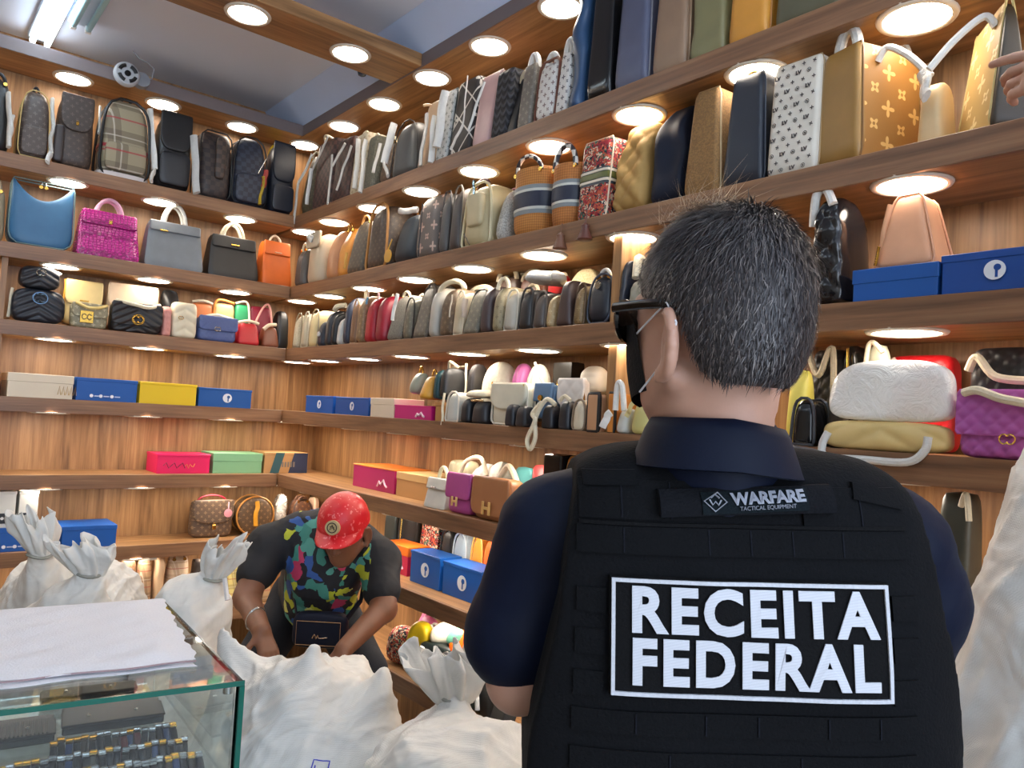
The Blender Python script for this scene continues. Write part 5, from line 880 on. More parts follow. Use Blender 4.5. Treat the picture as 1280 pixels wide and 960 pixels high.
# ------------------------------------------------------------------ white sacks (level frame, x right, y away from the viewer)
SACK = 'sack:222,220,214'
def sack(name, label, cx, cy, lo, hi, build, seed, amp=0.0125, vx=0.0075, clip=None, m=SACK, cat='sack'):
    r = empty(name, spot(cx, cy), PZ, label, cat); S = SDF((lo[0]-cx, lo[1]-cy, lo[2]), (hi[0]-cx, hi[1]-cy, hi[2]), vx)
    build(S, lambda x, y, z: (x-cx, y-cy, z))
    if clip:
        wx = lambda X, Y: CAM.x+fx[0]*(X+cx)+fy[0]*(Y+cy); S.F = np.maximum(S.F, (wx(S.X, S.Y)+0.012))
    S.F = np.maximum(S.F, -(S.Z-0.003))
    def dp(P):
        k = np.clip(P[:, 2]/0.06, 0, 1)[:, None]; q = folds(P, amp, 11.0, seed); q = P+(q-P)*k
        if clip: 
            w = CAM.x+fx[0]*(q[:, 0]+cx)+fy[0]*(q[:, 1]+cy); q[:, 0] -= np.maximum(0, w+0.006)*fx[0]; q[:, 1] -= np.maximum(0, w+0.006)*fy[0]
        q[:, 2] = np.maximum(q[:, 2], 0.002); return q
    o = sdf_obj(S, 'body', m, r, dp)
    if CROWNS: ruffle(r)
    return r, o

def crown(S, L, x, y, z, h, lean=(0, 0), seed=0, w=0.05):
    """gathered and flared mouth of a tied sack: radiating folded lobes above the tie"""
    S.cap(L(x, y, z-0.03), L(x, y, z+0.02), 0.034, 0.024, 0.02); CROWNS.append((L(x, y, z), h, lean, seed, w))
CROWNS = []
def ruffle(root):
    (x, y, z), h, lean, seed, w = CROWNS.pop(); r = np.random.RandomState(seed); ph = r.rand(8)*6.28; n, m = 96, 14; V = []
    for layer in (0, 1):
        for j in range(m+1):
            t = j/m
            for i in range(n):
                a = 2*PI*i/n; wv = math.sin(9*a+1.5*t+ph[0])+0.6*math.sin(14*a-2*t+ph[1]); lo = math.sin(2*a+ph[2])+0.7*math.sin(3*a+ph[3])
                rad = w*(0.36+0.72*t**0.75-0.28*max(0, t-0.75)*4*(0.5+0.5*math.sin(3*a+ph[4])))*(1+(0.10+0.20*t)*wv*0.6+0.16*t*lo)-0.0035*layer
                hh = h*t*(1+0.16*math.sin(3*a+ph[5])+0.10*math.sin(7*a+ph[6]))+0.006*t*math.sin(17*a+9*t)
                V.append((x+rad*math.cos(a)+lean[0]*hh*(0.6+0.6*t), y+rad*math.sin(a)*0.8+lean[1]*hh, z-0.012+hh))
    k = (m+1)*n; Fc = []
    for j in range(m):
        for i in range(n): i2 = (i+1) % n; Fc.append((j*n+i, j*n+i2, (j+1)*n+i2, (j+1)*n+i)); Fc.append((k+j*n+i2, k+j*n+i, k+(j+1)*n+i, k+(j+1)*n+i2))
    for i in range(n): i2 = (i+1) % n; Fc.append((m*n+i, m*n+i2, k+m*n+i2, k+m*n+i)); Fc.append((i2, i, k+i, k+i2))
    link('gathered_mouth', mesh('gathered_mouth', V, Fc), SACK, root, None, True, None)
def bA(S, L):
    S.ell(L(-0.50, 2.03, 0.42), (0.275, 0.24, 0.43), 0.05, pw=2.6)
    S.cap(L(-0.64, 2.06, 0.66), L(-0.735, 2.1, 0.90), 0.13, 0.012, 0.06); S.cap(L(-0.50, 1.92, 0.6), L(-0.455, 1.93, 0.905), 0.2, 0.014, 0.08); S.cap(L(-0.32, 1.9, 0.6), L(-0.27, 1.95, 0.845), 0.16, 0.02, 0.08)
    S.ell(L(-0.60, 2.22, 0.90), (0.22, 0.17, 0.17), 0, sub=True)
rA, oA = sack('open_sack', 'large open white woven sack the man in the red cap reaches into', -0.47, 2.0, (-0.9, 1.62, -0.01), (-0.1, 2.4, 0.98), bA, 5)
def bB(S, L):
    S.ell(L(-0.07, 1.68, 0.41), (0.27, 0.23, 0.43), 0.05, pw=2.6); S.cap(L(-0.10, 1.8, 0.6), L(-0.09, 1.84, 0.83), 0.2, 0.03, 0.06)
    crown(S, L, -0.10, 1.84, 0.825, 0.115, (-0.25, 0.1), 3, 0.085)
rB, oB = sack('tied_sack', 'white sack with gathered crown beside the open sack', -0.13, 1.72, (-0.56, 1.35, -0.01), (0.3, 2.05, 0.99), bB, 8)
def bC(S, L): S.ell(L(0.17, 1.42, 0.38), (0.18, 0.15, 0.44), 0.05, pw=2.6); S.cap(L(0.08, 1.45, 0.6), L(0.03, 1.5, 0.8), 0.14, 0.03, 0.05)
rC, oC = sack('low_sack', 'white sack squeezed between the tied sack and the officer', 0.12, 1.42, (-0.16, 1.15, -0.01), (0.4, 1.72, 0.9), bC, 13)
def bD(S, L):
    S.ell(L(-1.50, 2.72, 0.46), (0.28, 0.22, 0.49), 0.05, pw=2.6); S.cap(L(-1.49, 2.6, 0.75), L(-1.495, 2.5, 0.97), 0.18, 0.035, 0.06)
    crown(S, L, -1.495, 2.5, 0.98, 0.125, (-0.25, 0), 4, 0.066)
rD, oD = sack('tied_sack', 'tied white sack with tall crown behind the counter, before the blue boxes', -1.48, 2.62, (-1.85, 2.2, -0.01), (-1.1, 2.95, 1.14), bD, 21)
def bE(S, L):
    S.ell(L(-1.31, 2.3, 0.44), (0.18, 0.17, 0.47), 0.05, pw=2.6); S.cap(L(-1.26, 2.3, 0.7), L(-1.225, 2.3, 0.965), 0.16, 0.035, 0.06)
    crown(S, L, -1.222, 2.3, 0.965, 0.10, (-0.4, 0), 5, 0.078)
rE, oE = sack('tied_sack', 'tied white sack with rounded crown, next to the round bellied one', -1.28, 2.3, (-1.62, 2.0, -0.01), (-0.95, 2.6, 1.13), bE, 22)
def bF(S, L):
    S.ell(L(-0.97, 2.42, 0.48), (0.145, 0.2, 0.47), 0.05, pw=2.5); S.cap(L(-0.93, 2.42, 0.85), L(-0.90, 2.42, 0.945), 0.09, 0.022, 0.04)
    crown(S, L, -0.905, 2.42, 0.945, 0.12, (0.35, 0), 6, 0.066)
rF, oF = sack('tied_sack', 'round bellied white sack with crown flopping sideways', -0.985, 2.42, (-1.2, 2.15, -0.01), (-0.72, 2.7, 1.13), bF, 25, vx=0.007)
MB().tube([(0.145, -0.07, 0.965), (0.165, -0.09, 0.905)], 0.008, 6).build('tie_strip', 'film:226,226,226', rF)
for r_, p_ in ((rD, (-0.015, -0.12, 0.972)), (rE, (0.055, 0.0, 0.968)), (rF, (0.085, 0.0, 0.948)), (rB, (0.03, 0.12, 0.835))):
    MB().tube([(p_[0]+0.036*math.cos(a), p_[1]+0.036*math.sin(a), p_[2]+0.004*math.sin(2*a)) for a in np.linspace(0, 2*PI, 16, endpoint=False)], 0.005, 6, closed=True).build('tie', 'card:150,150,140', r_)
def bR(S, L): S.cap(L(0.97, 1.24, 1.78), L(0.97, 1.26, 0.98), 0.03, 0.255, 0.02); S.cap(L(0.97, 1.26, 0.98), L(0.93, 1.3, 0.24), 0.255, 0.27, 0.02); crown(S, L, 0.97, 1.24, 1.79, 0.13, (0.1, 0), 9, 0.08)
rR, oR = sack('tall_sack', 'tall white woven sack with blue pen mark beside the officer', 0.97, 1.24, (0.45, 0.75, -0.01), (1.45, 1.75, 1.96), bR, 31, amp=0.010, clip=True)
def pen(root, obj, cx, cy, strokes, r=0.0016):
    Tt = bvh(obj); mb = MB()
    for s_ in strokes:
        P_ = []
        for i in range(len(s_)-1):
            for t in np.linspace(0, 1, 5, endpoint=False): P_.append((s_[i][0]+(s_[i+1][0]-s_[i][0])*t, s_[i][1]+(s_[i+1][1]-s_[i][1])*t))
        P_.append(s_[-1]); Q_ = []
        for x, z in P_:
            h_ = Tt.ray_cast(Vector((x-cx, -1.2, z)), Vector((0, 1, 0)))
            if h_[0]: Q_.append((x-cx, h_[0].y-0.0008, z))
        if len(Q_) > 2: mb.tube(Q_, r, 4)
    if mb.v: mb.build('pen_mark', 'card:50,60,190', root)
pen(rA, oA, -0.47, 2.0, [[(-0.41, 0.66), (-0.405, 0.695), (-0.37, 0.69), (-0.372, 0.66), (-0.38, 0.63)], [(-0.40, 0.685), (-0.40, 0.64)], [(-0.41, 0.605), (-0.38, 0.61), (-0.37, 0.60)]])
pen(rB, oB, -0.13, 1.72, [[(-0.165, 0.69), (-0.18, 0.655)]])
pen(rR, oR, 0.97, 1.24, [[(0.86, 1.17), (0.83, 1.135), (0.845, 1.08), (0.865, 1.05), (0.86, 1.0)], [(0.81, 1.12), (0.85, 1.12), (0.87, 1.16)]], 0.0022)

# ------------------------------------------------------------------ glass counter
GC, GB, GF = np.array([-1.179, -2.679]), np.array([-1.140, -2.032]), np.array([-1.179-2.1*0.9873, -2.679+2.1*0.1590])
GL = GF+(GB-GC); ctr_ = empty('glass_counter', (float(GC[0]), float(GC[1]), 0), 0, 'glass display counter with green edged panes and belts inside', 'display case')
tg = NT('clear_glass', 0.02); tg.b.inputs['Transmission Weight'].default_value = 1.0; tg.b.inputs['IOR'].default_value = 1.48; tg.base((0.90, 0.97, 0.95))
tge = NT('glass_edge', 0.15); tge.base(lin((20, 112, 96))); tge.b.inputs['Transmission Weight'].default_value = 0.35
def slab(name, P, z0, z1, m, parent):   # P: four ground points
    V = [(p[0]-GC[0], p[1]-GC[1], z) for z in (z0, z1) for p in P]; n = len(P); area = sum(P[i][0]*P[(i+1) % n][1]-P[(i+1) % n][0]*P[i][1] for i in range(n))
    Fc = [tuple(range(n))[::-1], tuple(range(n, 2*n))]+[(i, (i+1) % n, n+(i+1) % n, n+i) for i in range(n)]
    if area < 0: Fc = [f[::-1] for f in Fc]
    return link(name, mesh(name, V, Fc), m, parent, None, False)
def inset(A, B, t, side):       # thin strip from A to B, thickness t to the inner side
    d = (B-A)/np.linalg.norm(B-A); n = np.array([-d[1], d[0]])*t*side; return [A, B, B+n, A+n]
slab('top_pane', [GC, GB, GL, GF], 0.992, 1.0, tg.m, ctr_)
slab('side_pane', inset(GC+(GB-GC)*0.012, GB-(GB-GC)*0.012, 0.008, 1), 0.30, 0.9915, tg.m, ctr_); slab('front_pane', inset(GC+(GF-GC)*0.006, GF, 0.008, -1), 0.30, 0.9915, tg.m, ctr_)
# polished green edges: front edge and corner edge, thin bars proud of the panes
def bar(name, A, B, z0, z1, w_, m): d = (B-A)/np.linalg.norm(B-A); n = np.array([d[1], -d[0]])*w_; return slab(name, [A-n*0.5, B-n*0.5, B+n*0.5, A+n*0.5], z0, z1, m, ctr_)
bar('green_edge', GC-(GF-GC)*0.002, GF, 0.9915, 1.0005, 0.004, tge.m); bar('green_edge', GC, GB, 0.9915, 1.0005, 0.004, 'pat:52,84,92'); bar('green_edge', GB, GL, 0.9915, 1.0005, 0.004, 'pat:52,84,92')
bar('green_edge', GC-(GB-GC)*0.004, GC+(GB-GC)*0.006, 0.30, 0.991, 0.009, tge.m)
slab('glass_shelf', [GC+np.array([-0.03, 0.03]), GB+np.array([-0.03, -0.03]), GL+np.array([0.0, -0.03]), GF+np.array([0.0, 0.03])], 0.777, 0.785, tg.m, ctr_)
slab('glass_shelf', [GC+np.array([-0.03, 0.26]), GB+np.array([-0.03, -0.03]), GL+np.array([0.0, -0.03]), GF+np.array([0.0, 0.26])], 0.80, 0.805, tg.m, ctr_)
slab('plinth', [GC, GB, GL, GF], 0.0, 0.30, 'top_x', ctr_)
for p in (GC, GB):
    q = (p-GC)+np.array([-0.018, 0.02 if p is GC else -0.02]); MB().lathe([(0.009, 0), (0.009, 0.014)], c=(q[0], q[1], 0.977), n=14).build('metal_bracket', SILV, ctr_)
m_ = (GC+GB)/2-GC; MB().bbox(m_[0]-0.05, m_[0]-0.006, m_[1]-0.012, m_[1]+0.012, 0.975, 0.991, 0.002).build('metal_bracket', SILV, ctr_, None, False)
# folded cloth on the counter
q4 = [np.array(p) for p in ((-1.222, -2.553), (-1.150, -2.05), (-1.90, -1.945), (-2.02, -2.43))]
cl = empty('folded_cloth', (q4[0][0], q4[0][1], 1.0005), 0, 'folded white woven cloth lying on the glass counter', 'cloth')
rg = np.random.RandomState(4)
for li, (zz, nm) in enumerate(((0.0, 'lower_layer'), (0.0075, 'upper_layer'))):
    V = []; n1, n2 = 56, 40; 
    for j in range(n2+1):
        for i in range(n1+1):
            u, v = i/n1, j/n2; e = 0.004*math.sin(v*23+li*2)+0.003*math.sin(v*57) ; f_ = 0.004*math.sin(u*31+li)+0.0035*math.sin(u*13+2*li)
            u2 = u+(0 if u > 0.5 else (e-0.006*li)*(1-2*u)); p = (q4[0]*(1-u2)+q4[3]*u2)*(1-v)+(q4[1]*(1-u2)+q4[2]*u2)*v; p = p+np.array([0, (f_-(0.012 if li == 0 else 0))*(1-v)])
            edge = min(1, min(u, 1-u, v, 1-v)*14); z = zz+0.0065*edge+0.0022*(math.sin(u*17+v*9)*math.sin(v*21-u*5)+0.6*math.sin(u*41+v*33))*edge+0.001
            V.append((p[0]-q4[0][0], p[1]-q4[0][1], z))
    nn = len(V); V += [(a, b, max(zz, 0.0)+0.0) for a, b, c_ in V]; Fc = []
    for j in range(n2):
        for i in range(n1): a = j*(n1+1)+i; Fc.append((a, a+n1+1, a+n1+2, a+1)); Fc.append((nn+a, nn+a+1, nn+a+n1+2, nn+a+n1+1))
    for i in range(n1): Fc.append((i, i+1, nn+i+1, nn+i)); a = n2*(n1+1)+i; Fc.append((nn+a, nn+a+1, a+1, a))
    for j in range(n2): a = j*(n1+1); Fc.append((nn+a, nn+a+n1+1, a+n1+1, a)); a += n1; Fc.append((a, a+n1+1, nn+a+n1+1, nn+a))
    link(nm, mesh(nm, V, Fc), 'cloth:206,206,212:228,228,232', cl, None, True, 60)
sm_ = MB(); sm_.tube([(q4[0][0]*(1-u)+q4[3][0]*u-q4[0][0], q4[0][1]*(1-u)+q4[3][1]*u-q4[0][1]-0.003+0.004*math.sin(u*31), 0.0075) for u in np.linspace(0, 1, 30)], 0.0018, 5); sm_.build('selvedge', 'cloth:150,128,132:176,156,158', cl)
# wallets and belts in the counter
def cpos(u, v): p = GC+(GF-GC)*u+(GB-GC)*v; return float(p[0]), float(p[1])
ang0 = math.atan2((GC-GF)[1], (GC-GF)[0])
for i, (u, v, sx, sy, kind, lab_) in enumerate([(0.062, 0.66, 0.19, 0.12, 'plain', 'flat black leather wallet with two snaps, nearest the glass corner'), (0.155, 0.62, 0.17, 0.12, 'ribbed', 'ribbed black wallet with studs in the middle of the counter'), (0.245, 0.60, 0.17, 0.15, 'plain', 'matt black wallet near the left frame edge'), (0.075, 0.87, 0.19, 0.07, 'plain', 'black folded case behind the snap wallet')]):
    x, y = cpos(u, v); r = empty('wallet', (x, y, 0.8135 if i != 3 else 0.8137), ang0, lab_, 'wallet', None)
    mb = MB().bbox(-sx/2, sx/2, -sy/2, sy/2, -0.008, 0.008, 0.003); mb.build('body', 'lea:12,11,12', r, None, True)
    MB().bbox(-sx/2-0.002, sx/2+0.002, -sy/2-0.002, sy/2*0.3, 0.008, 0.013, 0.002).build('flap', 'lea:17,16,16' if kind == 'plain' else 'lea:15,15,16', r, None, True)
    if kind == 'ribbed':
        for k in range(22): MB().bbox(-sx*0.45+k*sx*0.041, -sx*0.45+k*sx*0.041+0.0035, -sy/2, sy*0.15, 0.013, 0.0155, 0.001).build('rib', 'lea:24,23,23', r, None, False)
    for dx in (-0.25, 0.22): MB().lathe([(0.003, 0), (0.0045, 0.001), (0.003, 0.003), (0.0005, 0.0035)], c=(dx*sx, -sy*0.2, 0.0145), n=10).build('snap', 'met:220,220,215', r)
cols = ['lea:12,12,15', 'lea:16,19,30', 'lea:10,10,12', 'lea:60,44,34', 'lea:36,62,110', 'lea:110,30,34', 'lea:150,130,50', 'lea:90,90,84']
kb = 0
me_cache = {}
def belt(x, y, z, rz, col, metc, label, R=0.036, wd=0.011, tilt=1.35, zs=1.0):
    r = empty('belt', (x, y, z), rz, label, 'belt', 'rolled belts in the glass counter')
    key = (col, metc)
    if key not in me_cache:
        a = MB().lathe([(R*0.45, -0.004), (R*0.5, -wd/2), (R*0.97, -wd/2), (R, -wd/2+0.001), (R, wd/2-0.001), (R*0.97, wd/2), (R*0.5, wd/2), (R*0.45, 0.004)], n=22, axis='y'); m1 = mesh('roll', a.v, a.f); m1.materials.append(mat(col)); m1.polygons.foreach_set('use_smooth', [True]*len(m1.polygons))
        b = MB().bbox(-0.010, 0.010, -0.006, 0.006, R-0.001, R+0.004, 0.001).bbox(-0.002, 0.002, -0.0065, 0.0065, R+0.003, R+0.006, 0.001); m2 = mesh('buckle', b.v, b.f); m2.materials.append(mat(metc)); me_cache[key] = (m1, m2)
    for nm, me in zip(('roll', 'buckle'), me_cache[key]): o = bpy.data.objects.new(nm, me); COL.objects.link(o); o.parent = r
rb = random.Random(5)
for row, (v, z, n0, n1) in enumerate([(0.31, 0.824, 0.03, 0.13), (0.19, 0.824, 0.028, 0.34), (0.085, 0.824, 0.025, 0.34)]):
    u = n0
    while u < n1:
        x, y = cpos(u, v+rb.uniform(-0.012, 0.012)); col = cols[min(len(cols)-1, int(abs(rb.gauss(0, 2.6))))]; met_ = rb.choice([GOLD, SILV, GOLD, 'met:150,150,150'])
        belt(x, y, z, ang0+PI/2+rb.uniform(-0.12, 0.12), col, met_, 'rolled belt with metal buckle standing in a row inside the glass counter'); u += 0.0060
# ------------------------------------------------------------------ heap of bags on the lowest side shelf
heap = [('puff', -1.22, 0.10, 0.0, 0.20, 0.12, 0.16, 20, 'tapestry:0,0,2', 'multicoloured printed bag at the near end of the low heap by the man', {}),
 ('soft', -1.30, 0.16, 0.0, 0.20, 0.10, 0.22, -15, 'lea:190,90,130', 'pink leather bag low in the heap beside the crouching man', {'cr': .006}),
 ('puff', -1.38, 0.07, 0.10, 0.14, 0.12, 0.12, 35, 'lea:226,190,30', 'yellow leather bag on top of the low heap', {'cr': .008}),
 ('soft', -1.40, 0.12, 0.0, 0.18, 0.10, 0.17, 10, 'cable:30,28,28:200,190,180', 'black and white woven bag in the low heap', {'h': .04, 'hm': 'wrap:226,224,218'}),
 ('flap', -1.50, 0.09, 0.0, 0.20, 0.10, 0.16, 18, 'lea:24,34,34', 'dark green black bag with white wrapped handles in the low heap', {'rope': [(-.3, -.5, .9), (-.42, -.7, .4), (-.1, -.75, .05), (.15, -.7, .5), (.1, -.5, .9)], 'rm': 'wrap:226,224,218', 'rr': .011}),
 ('puff', -1.47, 0.14, 0.15, 0.13, 0.12, 0.08, -20, 'wrap:226,220,200', 'white tissue wrapped pouch on the low heap', {'cr': .01}),
 ('puff', -1.56, 0.14, 0.16, 0.12, 0.10, 0.07, 10, 'lea:90,150,130', 'mint green pouch at the back of the low heap', {'cr': .006}),
 ('hobo', -1.66, 0.15, 0.02, 0.32, 0.11, 0.23, 8, 'lea:255,96,10', 'bright orange leather bag draped over the low heap', {'cr': .009, 'K': {'mt': 3, 'tw': .8}, 'big': 1}),
 ('soft', -1.62, 0.05, 0.0, 0.16, 0.09, 0.15, 5, 'lea:30,32,36', 'black bag with pale edging under the orange one', {'p': 'lea:120,120,120'}),
 ('soft', -1.76, 0.06, 0.0, 0.17, 0.10, 0.17, -8, 'lea:40,54,54', 'dark teal bag with arched white handle in the low heap', {'h': .07, 'hm': 'wrap:226,224,218', 'hr': .010, 'hx': .3, 'rings': 0}),
 ('flap', -1.88, 0.07, 0.0, 0.16, 0.10, 0.13, -15, 'lea:34,32,32', 'black flap bag with white chain wrap near the officer elbow', {'rope': [(-.4, -.6, .9), (-.2, -.8, .4), (0, -.8, .9), (.2, -.8, .3)], 'rm': 'wrap:226,224,218', 'rr': .009}),
 ('puff', -1.80, 0.15, 0.13, 0.14, 0.12, 0.07, 15, 'wrap:230,206,200', 'pale pink wrapped pouch behind the teal bag', {'cr': .008}),
 ('box', -1.97, 0.02, 0.0, 0.20, 0.05, 0.15, -22, 'lea:70,70,68', 'flat dark grey leather bag tilted at the shelf front', {'lean': .25}),
 ('soft', -2.10, 0.10, 0.0, 0.14, 0.10, 0.18, 10, 'foil:214,176,60', 'crinkled metallic gold bag behind the officer arm', {'cr': .006}),
 ('soft', -2.24, 0.12, 0.0, 0.16, 0.12, 0.18, 10, 'lea:60,50,44', 'brown bag at the far end of the low heap', {'cr': .006})]
for kind, y, x, dz, W, D, Hh, yaw, m, lab_, o_ in heap:
    bag(kind, (x, y, H[7]+dz), math.radians(-90+yaw), W*0.88, D*0.9, Hh, m, lab_, None, o_)
# ------------------------------------------------------------------ people
def hitback(T, x, z, y0=0.3): 
    h = T.ray_cast(Vector((x, y0, z)), Vector((0, 1, 0))); return h[0].y if h[0] else None
def conform(T, name, m, parent, x0, x1, z0, z1, th=0.003, rot=0.0, c=None, nx=24, nz=6, y0=0.3, bulge=0.0, rim=True):
    """a thin patch of cloth lying on the surface under it"""
    c = c or ((x0+x1)/2, (z0+z1)/2); V = []; ys = []
    for j in range(nz+1):
        for i in range(nx+1):
            x = x0+(x1-x0)*i/nx; z = z0+(z1-z0)*j/nz; X = c[0]+(x-c[0])*math.cos(rot)-(z-c[1])*math.sin(rot); Z = c[1]+(x-c[0])*math.sin(rot)+(z-c[1])*math.cos(rot)
            y = hitback(T, X, Z, y0); ys.append(y); V.append([X, y, Z])
    good = [y for y in ys if y is not None]; f0 = max(good) if good else 0.0
    for i, v in enumerate(V):
        if v[1] is None: v[1] = f0
    n = len(V); front = [(v[0], v[1]-th-bulge*math.sin(PI*((i//(nx+1))/nz)), v[2]) for i, v in enumerate(V)]; back = [(v[0], v[1]+0.004, v[2]) for v in V]
    Fc = []
    for j in range(nz):
        for i in range(nx): a = j*(nx+1)+i; Fc.append((a, a+1, a+nx+2, a+nx+1)); Fc.append((n+a+nx+1, n+a+nx+2, n+a+1, n+a))
    for i in range(nx): Fc.append((n+i, n+i+1, i+1, i)); a = nz*(nx+1)+i; Fc.append((a, a+1, n+a+1, n+a))
    for j in range(nz): a = j*(nx+1); Fc.append((a, a+nx+1, n+a+nx+1, n+a)); a += nx; Fc.append((n+a, n+a+nx+1, a+nx+1, a))
    return link(name, mesh(name, front+back, Fc), m, parent, None, True, 40)
def conform_text(T, s, size, cx, cz, name, m, parent, off, sx=1.0, rot=0.0, bold=0.0, y0=0.3, space=1.0):
    V, Fc = txt(s, size, bold, 0.0008, sx, space); out = []
    for a, b, c_ in V:
        X = cx+a*math.cos(rot)-b*math.sin(rot); Z = cz+a*math.sin(rot)+b*math.cos(rot); y = hitback(T, X, Z, y0) or 0.9
        out.append((X, y-off-c_, Z))
    return link(name, mesh(name, out, Fc), m, parent, None, False)
def hand(S, wrist, fwd_, side, nrm, sc=1.0, curl=0.5, thumb=1, k=0.006, reach=None):
    """palm and five separate fingers added to the same surface"""
    w_ = np.array(wrist, float); f = np.array(fwd_, float); f /= np.linalg.norm(f); s_ = np.array(side, float); s_ -= f*(s_@f); s_ /= np.linalg.norm(s_); n_ = np.array(nrm, float); n_ -= f*(n_@f)+s_*(n_@s_); n_ /= np.linalg.norm(n_)
    for q in (-0.024, -0.008, 0.008, 0.024): S.cap(w_+s_*q*0.7*sc, w_+f*0.082*sc+s_*q*1.15*sc, 0.014*sc, 0.0125*sc, 0.012)
    L = [0.072, 0.082, 0.076, 0.058]
    for i, q in enumerate((-0.031, -0.0105, 0.0105, 0.031)):
        if thumb < 0: ln = L[3-i]
        else: ln = L[i]
        p = w_+f*0.085*sc+s_*q*1.0*sc; d = f.copy(); cu = curl if not reach else reach[i]
        for seg, (fr, r) in enumerate(((0.45, 0.0095), (0.3, 0.0088), (0.25, 0.0078))):
            a = cu*(0.5+0.5*seg); d = d*math.cos(a)+n_*math.sin(a); d /= np.linalg.norm(d); e = p+d*ln*fr*sc; S.cap(p, e, r*sc, (r-0.0008)*sc, k*0.4); p = e
    t0 = w_+f*0.022*sc-s_*0.026*sc*thumb; t1 = t0+(f*0.55-s_*0.75*thumb+n_*0.3)*0.042*sc; t2 = t1+(f*0.85-s_*0.25*thumb+n_*0.35)*0.034*sc
    S.cap(t0, t1, 0.0125*sc, 0.0105*sc, 0.01); S.cap(t1, t2, 0.0105*sc, 0.008*sc, 0.003)
def head(S, c, th, pitch=0.0, sc=1.0, k=0.012, neck=None, face=True, tilt=0.0):
    """head centred at the cranium; th = heading to the left of +y"""
    R = Rz(th) @ Rx(pitch); 
    def P(x, y, z): return np.array(c)+R@np.array([x, y, z])*sc
    S.ell(P(0, -0.012, 0.02), np.array([0.077, 0.098, 0.092])*sc, k, R); S.ell(P(0, 0.03, -0.045), np.array([0.062, 0.062, 0.085])*sc, 0.03*sc, R)
    S.ell(P(0, 0.062, -0.1), np.array([0.032, 0.028, 0.024])*sc, 0.025*sc, R)      # chin
    S.cap(P(-0.052, 0.0, -0.075), P(0, 0.058, -0.098), 0.018*sc, 0.02*sc, 0.02); S.cap(P(0.052, 0.0, -0.075), P(0, 0.058, -0.098), 0.018*sc, 0.02*sc, 0.02)
    if face:
        S.cap(P(0, 0.088, 0.005), P(0, 0.108, -0.038), 0.008*sc, 0.0125*sc, 0.012); S.ell(P(0.011, 0.1, -0.042), np.array([0.008, 0.009, 0.007])*sc, 0.006, R); S.ell(P(-0.011, 0.1, -0.042), np.array([0.008, 0.009, 0.007])*sc, 0.006, R)
        for q in (-1, 1):
            S.cap(P(q*0.012, 0.085, 0.018), P(q*0.045, 0.075, 0.018), 0.008*sc, 0.007*sc, 0.012)
            S.ell(P(q*0.03, 0.083, 0.001), np.array([0.016, 0.012, 0.009])*sc, 0.01, R, sub=True); S.ell(P(q*0.03, 0.078, 0.001), np.array([0.0125]*3)*sc, 0.002, R)
        S.cap(P(-0.02, 0.086, -0.066), P(0.02, 0.086, -0.066), 0.006*sc, 0.006*sc, 0.006); S.cap(P(-0.016, 0.084, -0.076), P(0.016, 0.084, -0.076), 0.007*sc, 0.007*sc, 0.006)
    for q in (-1, 1):   # ears: rim, lobe, concha
        pts = [P(q*(0.078+0.012*math.sin(a*0.9)), -0.012-0.018*math.sin(a), -0.040-0.034*math.cos(a)) for a in np.linspace(PI*1.02, PI*0.02-0.3, 9)]
        for a_, b_ in zip(pts[:-1], pts[1:]): S.cap(a_, b_, 0.0062*sc, 0.0062*sc, 0.004)
        S.ell(P(q*0.079, -0.016, -0.042), np.array([0.008, 0.017, 0.029])*sc, 0.006, R @ Rz(q*0.35)); S.ell(P(q*0.079, -0.004, -0.074), np.array([0.006, 0.009, 0.011])*sc, 0.006, R)
        S.ell(P(q*0.090, -0.008, -0.040), np.array([0.009, 0.009, 0.014])*sc, 0, R, sub=True)
    return P, R
SKIN1 = 'skin:196,150,128'; SKIN2 = 'skin:128,84,60'

# ---- officer
ox, oy = 0.303, 1.062
off = empty('person', spot(ox, oy), PZ, 'man in navy polo and black tactical vest lettered on its back, seen from behind', 'person')
# inner frame: subtract (ox,oy)
def OL(x, y, z): return (x-ox, y-oy, z)
S = SDF((-0.62, -0.42, -0.02), (0.62, 0.55, 1.86), 0.0065)
HC = OL(0.246, 0.955, 1.642); TH1 = math.radians(32)
P1, R1 = head(S, HC, TH1, pitch=0.0, sc=1.09)
S.cap(OL(0.268, 0.985, 1.56), OL(0.272, 1.005, 1.42), 0.068, 0.072, 0.03); S.cap(OL(0.24, 1.02, 1.42), OL(0.18, 1.05, 1.36), 0.03, 0.03, 0.04); S.cap(OL(0.30, 1.02, 1.42), OL(0.37, 1.05, 1.36), 0.03, 0.03, 0.04)
S.ell((0, 0.0, 1.25), (0.20, 0.12, 0.24), 0.05); S.ell((0, 0.01, 1.05), (0.17, 0.12, 0.2), 0.05); S.ell((0, 0.0, 0.92), (0.17, 0.12, 0.12), 0.05)
for q in (-1, 1):
    S.cap((q*0.21, 0, 1.36), (q*0.27, 0.01, 1.14), 0.056, 0.044, 0.04); S.cap((q*0.27, 0.01, 1.14), (q*0.14, 0.24, 1.10), 0.043, 0.03, 0.015)
    S.cap((q*0.09, 0, 0.9), (q*0.12, 0.01, 0.5), 0.085, 0.058, 0.03); S.cap((q*0.12, 0.01, 0.5), (q*0.13, -0.01, 0.09), 0.054, 0.038, 0.02); S.cap((q*0.13, -0.03, 0.05), (q*0.14, 0.14, 0.035), 0.04, 0.03, 0.02)
    hand(S, (q*0.14, 0.24, 1.10), (-q*0.85, 0.1, 0.1), (0, 0.3, 1), (0, -1, 0.2), 0.95, 0.5, 1)
sdf_obj(S, 'body', SKIN1, off)
